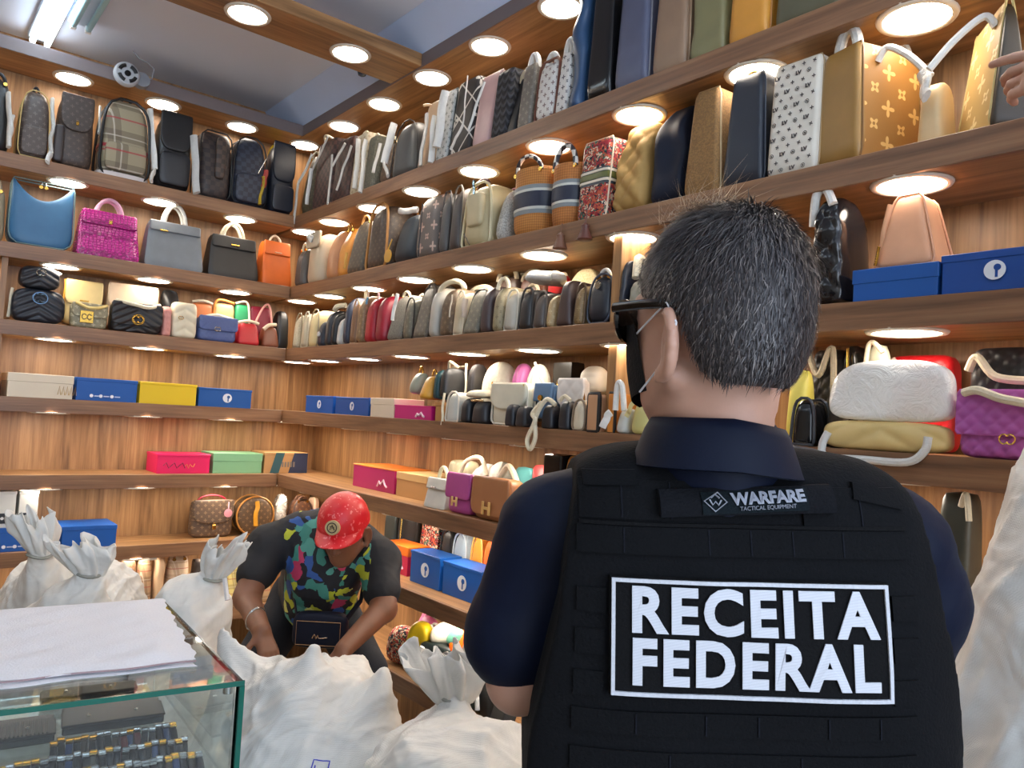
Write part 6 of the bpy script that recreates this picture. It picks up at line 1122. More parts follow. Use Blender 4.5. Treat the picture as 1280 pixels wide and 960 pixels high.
# trousers and shoes
S = SDF((-0.35, -0.3, -0.01), (0.35, 0.3, 1.04), 0.011); S.ell((0, 0, 0.94), (0.2, 0.15, 0.13), 0.03)
for q in (-1, 1): S.cap((q*0.09, 0, 0.88), (q*0.12, 0.01, 0.5), 0.105, 0.08, 0.03); S.cap((q*0.12, 0.01, 0.5), (q*0.13, -0.01, 0.1), 0.078, 0.068, 0.02)
sdf_obj(S, 'trousers', 'cloth:22,24,32:34,36,44', off)
for q in (-1, 1):
    S = SDF((q*0.14-0.08, -0.14, -0.01), (q*0.14+0.08, 0.24, 0.16), 0.007); S.cap((q*0.13, -0.05, 0.06), (q*0.145, 0.16, 0.045), 0.05, 0.04, 0.02); S.cap((q*0.13, -0.03, 0.06), (q*0.13, -0.02, 0.13), 0.05, 0.055, 0.02)
    S.F = np.maximum(S.F, -(S.Z-0.002)); sdf_obj(S, 'boot', 'lea:20,20,22', off)
# polo shirt
S = SDF((-0.48, -0.32, 0.82), (0.48, 0.46, 1.56), 0.0055)
S.ell((0, 0.0, 1.24), (0.225, 0.135, 0.26), 0.05); S.ell((0, 0.01, 1.0), (0.19, 0.14, 0.2), 0.05)
S.cap((-0.13, 0.0, 1.385), (-0.215, 0.005, 1.355), 0.075, 0.07, 0.05); S.cap((0.13, 0.0, 1.39), (0.215, 0.005, 1.37), 0.075, 0.07, 0.05)
S.cap((-0.05, -0.025, 1.405), (-0.17, 0.0, 1.365), 0.055, 0.06, 0.04); S.cap((-0.02, -0.025, 1.405), (0.16, 0.0, 1.375), 0.055, 0.06, 0.04); S.cap((-0.035, -0.05, 1.40), (-0.035, -0.055, 1.455), 0.09, 0.094, 0.03)
S.cap((-0.235, 0.005, 1.345), (-0.278, 0.02, 1.20), 0.078, 0.072, 0.03); S.cap((0.235, 0.005, 1.35), (0.272, 0.03, 1.27), 0.078, 0.074, 0.03); S.cap((0.272, 0.03, 1.27), (0.282, 0.06, 1.16), 0.074, 0.064, 0.03)
S.cap((-0.278, 0.02, 1.20), (-0.262, 0.06, 1.165), 0.070, 0.062, 0.03)
S.ell(OL(0.268, 0.99, 1.54), (0.079, 0.08, 0.065), 0, sub=True)
sh = sdf_obj(S, 'polo_shirt', 'sat:5,15,38', off, disp=lambda P: folds(P, 0.0035, 9, 3))
# collar: folded band round the neck
def collar(cx, cy, cz, rx, ry, name, m, parent):
    prof = [(0.000, 0.052), (0.003, 0.060), (0.009, 0.059), (0.016, 0.045), (0.024, 0.020), (0.030, 0.000), (0.033, -0.008), (0.029, -0.010), (0.020, -0.004), (0.010, 0.010), (0.002, 0.02)]
    V = []; n = 64
    for k in range(n+1):
        a = PI/2+0.20+(2*PI-0.40)*k/n; ca, sa = math.cos(a), math.sin(a); dz = -0.030*max(0, sa)-0.004*ca-0.006*abs(ca)
        for o_, z_ in prof: V.append((cx+ca*(rx+o_), cy+sa*(ry+o_), cz+z_*0.9+dz))
    m_ = len(prof); Fc = [(k*m_+i, (k+1)*m_+i, (k+1)*m_+(i+1) % m_, k*m_+(i+1) % m_) for k in range(n) for i in range(m_)]
    Fc += [tuple(range(m_)), tuple(n*m_+i for i in range(m_))[::-1]]
    return link(name, mesh(name, V, Fc), m, parent, None, True, 60)
collar(*OL(0.266, 0.985, 1.460), 0.076, 0.074, 'collar', 'sat:4,13,34', off)
# vest
S = SDF((-0.33, -0.27, 0.78), (0.33, 0.26, 1.52), 0.005)
S.ell((0, 0.0, 1.17), (0.285, 0.158, 0.315), 0.03, pw=3.6); S.ell((0.0, 0.0, 1.0), (0.25, 0.160, 0.3), 0.06, pw=3.6)
S.cap((-0.17, -0.01, 1.352), (-0.09, -0.02, 1.378), 0.07, 0.07, 0.04); S.cap((0.17, -0.01, 1.355), (0.06, -0.02, 1.378), 0.07, 0.07, 0.04)
Zs = S.Z; hwL = np.interp(Zs, [0.78, 1.05, 1.13, 1.2, 1.28, 1.36, 1.44], [0.25, 0.262, 0.258, 0.245, 0.232, 0.226, 0.215]); hwR = np.interp(Zs, [0.78, 1.05, 1.13, 1.2, 1.28, 1.36, 1.44], [0.25, 0.258, 0.272, 0.262, 0.238, 0.224, 0.21])
S.F = np.maximum(S.F, np.maximum(-(S.X)-hwL, S.X-hwR)*0.9)
S.ell(OL(0.272, 0.98, 1.50), (0.105, 0.2, 0.062), 0, sub=True)
S.F = np.maximum(S.F, -(S.Z-0.80))
vest = sdf_obj(S, 'tactical_vest', 'cloth:5,6,9:12,13,18', off, disp=lambda P: folds(P, 0.0022, 7, 9))
T = bvh(vest); RR_ = math.radians(1.9)
WEB = 'cloth:4,5,8:11,12,16'
def strip(x0, x1, z0, z1, th=0.004, name='webbing', m=WEB, rot=RR_, **kw):
    return conform(T, name, m, vest, x0, x1, z0, z1, th, rot, (0.0, z0), y0=-0.45, **kw)
strip(-0.212, -0.045, 1.392, 1.438, 0.004, 'yoke_panel'); strip(0.055, 0.182, 1.388, 1.434, 0.004, 'yoke_panel')
strip(-0.214, 0.182, 1.352, 1.384, 0.0045, 'webbing'); strip(-0.212, 0.180, 1.385, 1.389, 0.006, 'binding', 'cloth:8,8,10:14,14,16')
for z0 in (1.312, 1.265, 1.218):
    strip(-0.212, -0.178, z0-0.028, z0, 0.004); strip(0.158, 0.190, z0-0.03, z0-0.002, 0.004)
for z1 in (1.176, 1.132, 1.088, 1.045): strip(-0.212, 0.188, z1-0.026, z1, 0.004)
for i, (x0, z0, z1) in enumerate([(-0.163, 1.394, 1.436), (-0.105, 1.394, 1.436), (0.125, 1.39, 1.43), (-0.16, 1.354, 1.382), (-0.06, 1.354, 1.382), (-0.01, 1.354, 1.382), (0.04, 1.354, 1.382), (0.1, 1.354, 1.382), (-0.14, 1.152, 1.174), (-0.06, 1.152, 1.174), (0.0, 1.152, 1.174), (0.08, 1.152, 1.174), (0.14, 1.152, 1.174), (-0.1, 1.108, 1.13), (0.05, 1.108, 1.13)]):
    strip(x0, x0+0.0015, z0, z1, 0.0056, 'stitching', 'cloth:18,20,28:26,28,36', nx=2, nz=4)
conform(T, 'shoulder_flap', WEB, vest, -0.208, -0.145, 1.425, 1.443, 0.008, 0.07, y0=-0.45); conform(T, 'shoulder_flap', WEB, vest, 0.118, 0.182, 1.420, 1.440, 0.008, -0.16, y0=-0.45)
# drag handle with maker label
def LW(px_x, px_z): return px_x-ox, px_z
hx0, hx1 = -0.12, 0.09
handle = conform(T, 'drag_handle', 'cloth:9,10,15:16,18,24', vest, hx0, hx1, 1.402, 1.434, 0.014, math.radians(4.5), (0.0, 1.42), y0=-0.45, bulge=0.005)
Th = bvh(handle)
lab = conform(Th, 'maker_label', 'cloth:12,20,25:17,27,32', vest, -0.071, 0.056, 1.405, 1.431, 0.002, math.radians(5.5), (0.0, 1.42), y0=-0.45, nx=30, nz=12)
Tl = bvh(lab); tr = math.radians(6)
conform_text(Tl, 'WARFARE', 0.0182, 0.008, 1.4225, 'lettering', 'card:150,154,166', lab, 0.0022, 1.06, tr, 0.0008, -0.45)
conform_text(Tl, 'TACTICAL EQUIPMENT', 0.0068, 0.007, 1.4115, 'lettering', 'card:120,124,136', lab, 0.0022, 0.95, tr, 0.0, -0.45)
dm = MB(); cxl, czl = -0.0555, 1.4150
dm.tube([(cxl+a, (hitback(Tl, cxl+a, czl+b, -0.45) or -0.16)-0.0026, czl+b) for a, b in ((0, 0.0115), (0.0135, 0), (0, -0.0115), (-0.0135, 0))], 0.0009, 4, closed=True)
dm.tube([(cxl+a, (hitback(Tl, cxl+a, czl+b, -0.45) or -0.16)-0.0026, czl+b) for a, b in ((-0.007, 0.002), (-0.0035, -0.004), (0, 0.0), (0.0035, -0.004), (0.007, 0.002))], 0.0011, 4)
dm.tube([(cxl+a, (hitback(Tl, cxl+a, czl+b, -0.45) or -0.16)-0.0026, czl+b) for a, b in ((-0.005, 0.004), (0, 0.008), (0.005, 0.004))], 0.0011, 4)
dm.build('emblem', 'card:160,164,176', lab)
# big patch
pcx, pcz = (0.127+0.456)/2-ox, (1.318+1.331+1.193+1.2)/4
pw, ph = 0.324, 0.132; prot = math.radians(1.6)
patch = conform(T, 'name_patch', 'cloth:8,8,10:16,16,18', vest, pcx-pw/2, pcx+pw/2, pcz-ph/2, pcz+ph/2, 0.012, prot, (pcx, pcz), nx=36, nz=14, y0=-0.45)
Tp = bvh(patch); bw = 0.0042; pe, he = pw/2-0.0012, ph/2-0.0012
for (a, b, c_, d) in ((-pe, pe, he-bw, he), (-pe, pe, -he, -he+bw), (-pe, -pe+bw, -he+bw, he-bw), (pe-bw, pe, -he+bw, he-bw)):
    conform(Tp, 'white_border', 'cloth:206,208,214:170,172,180', patch, pcx+a, pcx+b, pcz+c_, pcz+d, 0.003, prot, (pcx, pcz), y0=-0.45, nx=30 if b-a > 0.1 else 2, nz=12 if b-a < 0.1 else 2)
te2 = NT('embroidery', 0.6); v2 = te2.obj(); x2, y2, z2 = te2.xyz(v2); sg = te2.math('SINE', te2.math('MULTIPLY', z2, 5200)); te2.base(te2.mix(te2.math('MULTIPLY_ADD', sg, 0.5, 0.5), lin((178, 180, 190)), lin((222, 224, 230)))); te2.bump(sg, 0.3, 0.0006)
conform_text(Tp, 'RECEITA', 0.0685, pcx+0.001, pcz+0.0283, 'lettering', te2.m, patch, 0.0026, 0.955, prot, 0.0026, -0.45, 1.17)
conform_text(Tp, 'FEDERAL', 0.0685, pcx+0.003, pcz-0.0293, 'lettering', te2.m, patch, 0.0026, 0.92, prot, 0.0026, -0.45, 1.17)
# hair
def haircap(S, c, R, sc, th, cut): pass
S = SDF((HC[0]-0.16, HC[1]-0.17, HC[2]-0.18), (HC[0]+0.16, HC[1]+0.17, HC[2]+0.17), 0.004)
S.ell(P1(0, -0.017, 0.026), np.array([0.0835, 0.106, 0.0965])*1.09, 0.01, R1); S.ell(P1(0, -0.045, -0.03), np.array([0.074, 0.069, 0.075])*1.09, 0.03, R1)
inv = R1.T; Xl = (inv[0, 0]*(S.X-HC[0])+inv[0, 1]*(S.Y-HC[1])+inv[0, 2]*(S.Z-HC[2]))/1.09; Yl = (inv[1, 0]*(S.X-HC[0])+inv[1, 1]*(S.Y-HC[1])+inv[1, 2]*(S.Z-HC[2]))/1.09; Zl = (inv[2, 0]*(S.X-HC[0])+inv[2, 1]*(S.Y-HC[1])+inv[2, 2]*(S.Z-HC[2]))/1.09
line = np.interp(Yl, [-0.12, -0.065, -0.045, -0.034, -0.02, 0.0, 0.03, 0.05, 0.075, 0.1], [-0.078, -0.082, -0.065, -0.02, 0.004, 0.006, 0.012, 0.02, 0.06, 0.085])
S.F = np.maximum(S.F, (line-Zl)*0.8)
th_ = NT('hair_mass', 0.55); v3 = th_.obj((1, 1, 0.25)); n3 = th_.noise(v3, 260, 3); th_.base(th_.mix(n3, lin((26, 23, 25)), lin((62, 56, 57)))); th_.bump(n3, 1.0, 0.004)
hair = sdf_obj(S, 'hair', th_.m, off)
hm_ = NT('hair_strand', 0.42); oi = hm_.n('ShaderNodeNewGeometry'); hm_.base(hm_.ramp(oi.outputs['Random Per Island'], [(0.0, lin((24, 22, 26))), (0.5, lin((58, 52, 54))), (0.8, lin((82, 74, 72))), (0.96, lin((112, 104, 100))), (1.0, lin((130, 122, 118)))]))
hg_ = NT('hair_strand_grey', 0.42); oi = hg_.n('ShaderNodeNewGeometry'); hg_.base(hg_.ramp(oi.outputs['Random Per Island'], [(0.0, lin((40, 34, 32))), (0.5, lin((92, 80, 72))), (1.0, lin((176, 166, 156)))]))
hw_ = NT('hair_wisp_backlit', 0.42); oi = hw_.n('ShaderNodeNewGeometry'); hw_.base(hw_.ramp(oi.outputs['Random Per Island'], [(0.0, lin((60, 44, 34))), (0.5, lin((136, 106, 74))), (1.0, lin((196, 166, 126)))]))  # bright golden tones paint the backlight into the wisp colour
hm = hair.data; nP = len(hm.polygons); cen = np.empty(nP*3); hm.polygons.foreach_get('center', cen); cen = cen.reshape(-1, 3); nor = np.empty(nP*3); hm.polygons.foreach_get('normal', nor); nor = nor.reshape(-1, 3)
if ((cen-np.array(HC))*nor).sum(1).mean() < 0: nor = -nor
loc = (cen-np.array(HC))@R1/1.09; ok = np.where((np.linalg.norm(loc-[0, -0.02, 0.0], axis=1) > 0.072) & ((loc[:, 2] > np.interp(loc[:, 1], [-0.12, -0.065, -0.045, -0.034, -0.02, 0.0, 0.03, 0.05, 0.1], [-0.077, -0.08, -0.063, -0.018, 0.006, 0.008, 0.014, 0.024, 0.09]))))[0]
def strands(idx, n, L, name, m, drop, seed, wid=0.0006, extra=None):
    r = np.random.RandomState(seed); pick = r.choice(idx, n); V = np.zeros((n, 6, 3)); base = cen[pick]+r.randn(n, 3)*0.0022-nor[pick]*0.003; N_ = nor[pick]
    loc_ = loc[pick]; crown = np.array([0.012, -0.055, 0.125]); flow = loc_-crown; flow = flow@R1.T; flow /= np.linalg.norm(flow, axis=1)[:, None]; flow -= N_*(flow*N_).sum(1)[:, None]; flow /= np.linalg.norm(flow, axis=1)[:, None]+1e-6
    flow += r.randn(n, 3)*0.22; ln = L*(0.5+r.rand(n))[:, None]; topf = np.clip((loc_[:, 2]-0.02)/0.09, 0, 1)[:, None]; ln = ln*(0.65+0.75*topf)
    side_ = np.cross(flow, N_); side_ /= np.linalg.norm(side_, axis=1)[:, None]; lift = (0.16+0.16*r.rand(n))[:, None]+0.10*topf
    p0 = base; p1 = base+(flow*0.8+N_*lift)*ln*0.55; p2 = p1+(flow+N_*(lift-drop)*0.6)*ln*0.5
    if extra is not None: p2 = p2+extra(r, n)*ln
    V[:, 0] = p0-side_*wid; V[:, 1] = p0+side_*wid; V[:, 2] = p1-side_*wid*0.8; V[:, 3] = p1+side_*wid*0.8; V[:, 4] = p2-side_*wid*0.1; V[:, 5] = p2+side_*wid*0.1
    me = bpy.data.meshes.new(name); me.vertices.add(n*6); me.vertices.foreach_set('co', V.ravel()); b = np.arange(n)[:, None]*6; Q = np.concatenate([b+np.array([[0, 1, 3, 2]]), b+np.array([[2, 3, 5, 4]])], 1).ravel()
    me.loops.add(n*8); me.loops.foreach_set('vertex_index', Q.astype(np.int32)); me.polygons.add(n*2); me.polygons.foreach_set('loop_start', np.arange(0, n*8, 4, dtype=np.int32)); me.update(calc_edges=True)
    o = link(name, me, m, hair, None, True, None); o['kind'] = 'stuff'; return o
grey = ok[(loc[ok, 1] > -0.02) & (loc[ok, 2] < 0.05)]; rest = ok[~((loc[ok, 1] > 0.0) & (loc[ok, 2] < 0.03))]
strands(rest, 42000, 0.017, 'hair_strands', hm_.m, 0.55, 1); strands(grey, 9000, 0.009, 'hair_strands', hg_.m, 0.5, 2)
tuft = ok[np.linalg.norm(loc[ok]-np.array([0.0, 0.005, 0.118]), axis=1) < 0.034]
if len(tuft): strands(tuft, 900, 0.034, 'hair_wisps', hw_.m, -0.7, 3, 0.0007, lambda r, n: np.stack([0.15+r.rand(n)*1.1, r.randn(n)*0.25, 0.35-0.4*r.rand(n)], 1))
# sunglasses, mask
def Pm(*a): return tuple(P1(*a))
g = empty('x', (0, 0, 0)) ; bpy.data.objects.remove(g)
gl = MB().tube([Pm(-0.012, 0.108, 0.006), Pm(0, 0.112, 0.008), Pm(0.012, 0.108, 0.006)], 0.003, 6).build('sunglasses', 'pat:10,10,12', off)
for q in (-1, 1): MB().tube([Pm(q*0.080, -0.030, -0.006), Pm(q*0.081, -0.005, 0.004), Pm(q*0.081, 0.03, 0.006), Pm(q*0.077, 0.085, 0.008)], 0.0062, 8, flat=0.4).build('temple_arm', 'pat:10,10,12', gl)
mb = MB()
for q in (-1, 1):
    P_ = [Pm(q*(0.036+0.037*math.cos(a)), 0.112-0.030*(max(0, 0.036+0.037*math.cos(a))/0.073)**2, -0.003+0.024*math.sin(a)) for a in np.linspace(0, 2*PI, 20, endpoint=False)]
    MB().tube(P_, 0.0042, 6, closed=True).build('lens_frame', 'pat:8,8,10', gl)
mb = MB()
for q in (-1, 1):
    P_ = [Pm(q*(0.036+0.036*math.cos(a)), 0.112-0.030*(max(0, 0.036+0.036*math.cos(a))/0.073)**2, -0.003+0.023*math.sin(a)) for a in np.linspace(0, 2*PI, 20, endpoint=False)]
    B_ = [tuple(np.array(p)-R1@np.array([0, 0.002, 0])) for p in P_]; mb.add(P_+B_, [tuple(range(20)), tuple(range(20, 40))[::-1]]+[(i, 20+i, 20+(i+1) % 20, (i+1) % 20) for i in range(20)]); mb.build('lens', 'pat:30,22,18', gl); mb = MB()
V = []; nu_, nv_ = 18, 10
for j in range(nv_+1):
    for i in range(nu_+1):
        a = (i/nu_-0.5)*2; t = j/nv_; z = -0.108+0.105*t; x = a*0.072*(0.72+0.33*t)*1.0; y = 0.112*(1-abs(a)**2.4*0.62)+0.012*math.sin(PI*t)*(1-abs(a))+0.004; z2_ = z*(1-0.28*abs(a)) - 0.012*abs(a); V.append(Pm(x, y, z2_))
n_ = len(V); ctr = np.array(P1(0, 0, -0.04)); V2 = [tuple(np.array(v)+(ctr-np.array(v))*0.03) for v in V]; Fc = []
for j in range(nv_):
    for i in range(nu_): a = j*(nu_+1)+i; Fc.append((a, a+1, a+nu_+2, a+nu_+1)); Fc.append((n_+a+nu_+1, n_+a+nu_+2, n_+a+1, n_+a))
for i in range(nu_): Fc.append((n_+i, n_+i+1, i+1, i)); a = nv_*(nu_+1)+i; Fc.append((a, a+1, n_+a+1, n_+a))
for j in range(nv_): a = j*(nu_+1); Fc.append((a, a+nu_+1, n_+a+nu_+1, n_+a)); a += nu_; Fc.append((n_+a, n_+a+nu_+1, a+nu_+1, a))
mask = link('face_mask', mesh('face_mask', V, Fc), 'cloth:14,15,18:24,25,30', off, None, True, 60)
for q in (-1, 1): MB().tube([Pm(q*0.069, 0.05, -0.025), Pm(q*0.077, 0.02, -0.012), Pm(q*0.082, -0.012, 0.004), Pm(q*0.088, -0.034, -0.02), Pm(q*0.082, -0.02, -0.062), Pm(q*0.073, 0.01, -0.07), Pm(q*0.064, 0.045, -0.092)], 0.0013, 5).build('ear_loop', 'cloth:226,226,230:206,208,214', mask)

# ---- crouching man with the red cap
vx, vy = -0.70, 3.0
ven = empty('person', spot(vx, vy), PZ, 'man in red cap and colourful print t-shirt bending over an open sack', 'person')
def VL(x, y, z): return (x-vx, y-vy, z)
S = SDF(VL(-1.12, 2.35, -0.02), VL(-0.25, 3.65, 1.26), 0.0065)
hc = VL(-0.588, 2.83, 1.065)
P2, R2 = head(S, hc, math.radians(172), pitch=-0.46, sc=1.0)
S.cap(VL(-0.60, 2.90, 1.02), VL(-0.65, 3.03, 0.98), 0.058, 0.07, 0.03)
S.cap(VL(-0.68, 3.05, 0.96), VL(-0.78, 3.3, 0.72), 0.145, 0.14, 0.06); S.ell(VL(-0.80, 3.33, 0.68), (0.165, 0.14, 0.14), 0.06)
S.cap(VL(-0.82, 3.0, 1.0), VL(-0.915, 2.96, 0.95), 0.065, 0.065, 0.04); S.cap(VL(-0.55, 3.0, 0.98), VL(-0.465, 2.97, 0.92), 0.065, 0.065, 0.04)
S.cap(VL(-0.915, 2.96, 0.95), VL(-0.925, 2.83, 0.79), 0.058, 0.048, 0.02); S.cap(VL(-0.925, 2.83, 0.79), VL(-0.80, 2.62, 0.735), 0.046, 0.031, 0.02)
S.cap(VL(-0.465, 2.97, 0.92), VL(-0.425, 2.84, 0.775), 0.058, 0.048, 0.02); S.cap(VL(-0.425, 2.84, 0.775), VL(-0.52, 2.63, 0.685), 0.046, 0.031, 0.02)
hand(S, VL(-0.80, 2.62, 0.735), (0.5, -0.45, -0.75), (0.6, 0.6, 0), (0.2, 0.8, -0.6), 0.95, 0.45, 1)
hand(S, VL(-0.52, 2.63, 0.685), (-0.45, -0.5, -0.6), (0.6, -0.6, 0), (0, 0.8, -0.6), 0.95, 0.45, -1)
for q, hx_ in ((-1, -0.88), (1, -0.73)):
    kx = -0.93 if q < 0 else -0.50
    S.cap(VL(hx_, 3.33, 0.66), VL(kx, 2.98, 0.50), 0.085, 0.06, 0.03); S.cap(VL(kx, 2.98, 0.50), VL(kx-0.0, 3.12, 0.09), 0.056, 0.04, 0.02); S.cap(VL(kx, 3.13, 0.05), VL(kx, 2.95, 0.035), 0.04, 0.03, 0.02)
sdf_obj(S, 'body', SKIN2, ven)
S = SDF(VL(-1.08, 2.8, 0.06), VL(-0.32, 3.62, 0.86), 0.011); S.ell(VL(-0.80, 3.33, 0.68), (0.18, 0.16, 0.16), 0.06)
for q, hx_ in ((-1, -0.88), (1, -0.73)):
    kx = -0.93 if q < 0 else -0.50
    S.cap(VL(hx_, 3.33, 0.66), VL(kx, 2.98, 0.50), 0.105, 0.083, 0.03); S.cap(VL(kx, 2.98, 0.50), VL(kx, 3.12, 0.12), 0.078, 0.062, 0.02)
sdf_obj(S, 'trousers', 'cloth:30,31,36:50,52,58', ven)
for kx in (-0.93, -0.50):
    S = SDF(VL(kx-0.08, 2.84, -0.01), VL(kx+0.08, 3.24, 0.16), 0.007); S.cap(VL(kx, 3.14, 0.055), VL(kx, 2.94, 0.045), 0.05, 0.042, 0.02); S.F = np.maximum(S.F, -(S.Z-0.002)); sdf_obj(S, 'shoe', 'lea:40,40,44', ven)
# t-shirt: front print is its material
ts = NT('printed_shirt', 0.75); vv = ts.obj(); vo = ts.n('ShaderNodeTexVoronoi', distance='MANHATTAN'); vo.inputs['Scale'].default_value = 27
mp = ts.n('ShaderNodeMapping'); mp.inputs['Scale'].default_value = (1, 0.5, 1.0); mp.inputs['Rotation'].default_value = (0, 0.5, 0); nz = ts.n('ShaderNodeTexNoise'); nz.inputs['Scale'].default_value = 7; ts.l(vv, nz.inputs[0])
ad = ts.n('ShaderNodeVectorMath', operation='MULTIPLY_ADD'); ts.l(nz.outputs[1], ad.inputs[0]); ad.inputs[1].default_value = (0.09, 0.09, 0.09); ts.l(vv, ad.inputs[2]); ts.l(ad.outputs[0], mp.inputs[0]); ts.l(mp.outputs[0], vo.inputs['Vector'])
sp = ts.n('ShaderNodeSeparateColor'); ts.l(vo.outputs['Color'], sp.inputs[0])
pc = ts.ramp(sp.outputs[0], [(0.0, lin((22, 24, 32))), (0.34, lin((46, 84, 150))), (0.46, lin((60, 130, 120))), (0.6, lin((20, 22, 30))), (0.72, lin((178, 186, 50))), (0.84, lin((80, 150, 140))), (0.92, lin((176, 50, 90))), (0.96, lin((210, 214, 120)))], True)
X_, Y_, Z_ = ts.xyz(vv); frx = ts.math('ABSOLUTE', ts.math('ADD', X_, 0.0))
fm_ = ts.math('LESS_THAN', ts.math('ABSOLUTE', ts.math('SUBTRACT', X_, 0.035)), 0.175); ts.base(ts.mix(fm_, lin((24, 25, 30)), pc)); ts.bump(ts.noise(vv, 300, 2), 0.2, 0.001)
S = SDF(VL(-1.08, 2.72, 0.55), VL(-0.32, 3.55, 1.14), 0.006)
S.cap(VL(-0.68, 3.05, 0.955), VL(-0.775, 3.28, 0.74), 0.165, 0.165, 0.06); S.cap(VL(-0.69, 2.99, 0.86), VL(-0.72, 3.1, 0.74), 0.14, 0.15, 0.06)
S.cap(VL(-0.60, 2.98, 0.985), VL(-0.76, 3.02, 1.0), 0.08, 0.08, 0.05)
S.cap(VL(-0.82, 3.0, 1.0), VL(-0.905, 2.96, 0.955), 0.08, 0.082, 0.04); S.cap(VL(-0.905, 2.96, 0.955), VL(-0.922, 2.89, 0.87), 0.08, 0.072, 0.03)
S.cap(VL(-0.55, 3.0, 0.98), VL(-0.47, 2.97, 0.925), 0.08, 0.082, 0.04); S.cap(VL(-0.47, 2.97, 0.925), VL(-0.44, 2.89, 0.83), 0.08, 0.072, 0.03)
S.ell(VL(-0.60, 2.90, 1.0), (0.075, 0.09, 0.075), 0, sub=True)
sdf_obj(S, 't_shirt', ts.m, ven, disp=lambda P: folds(P, 0.006, 9, 5))
# cap
R2m = R2
def Pc(x, y, z): return tuple(P2(x, y, z))
V = []; nc, mc = 28, 9
for j in range(mc+1):
    t = j/mc*PI/2
    for i in range(nc): a = 2*PI*i/nc; V.append(Pc(0.094*math.cos(a)*math.cos(t)**0.8, -0.006+0.112*math.sin(a)*math.cos(t)**0.8, 0.018+0.108*math.sin(t)))
nn = len(V); V += [tuple(np.array(P2(0, 0, 0.03))+(np.array(v)-np.array(P2(0, 0, 0.03)))*0.965) for v in V]
Fc = [(j*nc+i, j*nc+(i+1) % nc, (j+1)*nc+(i+1) % nc, (j+1)*nc+i) for j in range(mc) for i in range(nc)]; Fc += [tuple(q+nn for q in f[::-1]) for f in Fc]; Fc += [(i, nn+i, nn+(i+1) % nc, (i+1) % nc) for i in range(nc)]
tcp = NT('cap_red', 0.35); vv = tcp.obj(); mm = tcp.math('LESS_THAN', tcp.noise(vv, 70, 2), 0.37); tcp.base(tcp.mix(mm, lin((206, 22, 34)), lin((226, 110, 110)))); tcp.bump(tcp.noise(vv, 60, 3), 0.3, 0.002)
capo = link('cap', mesh('cap', V, Fc), tcp.m, ven, None, True, 60)
V = []; nb = 16
for j in range(6):
    for i in range(nb+1):
        a = PI*(0.08+0.84*i/nb); r_ = j/5; V.append(Pc(0.092*math.cos(a)*(1-0.04*r_), 0.095*math.sin(a)+r_*0.066*math.sin(a)**0.7, 0.018+0.012*math.sin(a)-r_*0.012-0.012*abs(math.cos(a))*r_))
nn = len(V); up_ = R2@np.array([0, 0, 0.004]); V += [tuple(np.array(v)+up_) for v in V]; Fc = []
for j in range(5):
    for i in range(nb): a = j*(nb+1)+i; Fc.append((a, a+nb+1, a+nb+2, a+1)); Fc.append((nn+a+1, nn+a+nb+2, nn+a+nb+1, nn+a))
for i in range(nb): Fc.append((i, i+1, nn+i+1, nn+i)); a = 5*(nb+1)+i; Fc.append((nn+a, nn+a+1, a+1, a))
link('visor', mesh('visor', V, Fc), tcp.m, capo, None, True, 60)
em = MB(); cc = np.array(P2(-0.002, 0.100, 0.066)); nx_ = R2@np.array([1, 0, 0]); nz_ = R2@np.array([0, -0.45, 0.89]); ny_ = R2@np.array([0, 0.89, 0.45])
for rr_, th2 in ((0.026, 0.006),): 
    ring = [tuple(cc+nx_*rr_*math.cos(a)+nz_*rr_*math.sin(a)-ny_*0.012) for a in np.linspace(0, 2*PI, 24, endpoint=False)]; top_ = [tuple(np.array(p)+ny_*0.018) for p in ring]; em.add(ring+top_, [tuple(range(24, 48))]+[(i, (i+1) % 24, 24+(i+1) % 24, 24+i) for i in range(24)])
emo = em.build('cap_badge', 'lea:196,176,130', capo)
MB().tube([tuple(cc+nx_*0.017*math.cos(a)+nz_*0.017*math.sin(a)+ny_*0.0075) for a in np.linspace(0, 2*PI, 20, endpoint=False)], 0.002, 5, closed=True).tube([tuple(cc+nx_*q+nz_*w_+ny_*0.0075) for q, w_ in ((-0.009, -0.008), (0, 0.01), (0.009, -0.008), (-0.008, 0.003), (0.008, 0.003))], 0.002, 5).build('badge_figure', 'lea:60,50,40', capo)
# watch, waist bag
wc = np.array(VL(-0.845, 2.69, 0.755)); MB().tube([tuple(wc+np.array([0.6*0.036*math.cos(a)+0.2*0.036*math.sin(a), 0.036*math.cos(a)*0.55, 0.036*math.sin(a)])) for a in np.linspace(0, 2*PI, 20, endpoint=False)], 0.006, 6, closed=True).build('wristwatch', SILV, ven)
wb = empty('waist_bag', VL(-0.655, 2.86, 0.62)); wb.parent = ven
V, Fc = pad(0.2, 0.07, 0.125, p=5, qb=6, qt=6, mb=6, mt=5); link('pouch', mesh('pouch', V, Fc), 'sat:22,26,42', wb)
MB().tube([(x, -0.04, z) for x, z in ((-0.08, 0.015), (-0.08, 0.1), (0.08, 0.1), (0.08, 0.015))], 0.0012, 4, closed=True).build('stitching', 'cloth:190,150,110:170,130,90', wb)
MB().tube(spline([(-0.02, -0.041, 0.04), (-0.012, -0.042, 0.054), (-0.006, -0.042, 0.04), (0.0, -0.042, 0.052), (0.006, -0.042, 0.042), (0.035, -0.041, 0.045)]), 0.0016, 5).build('script_emblem', 'met:190,160,130', wb)
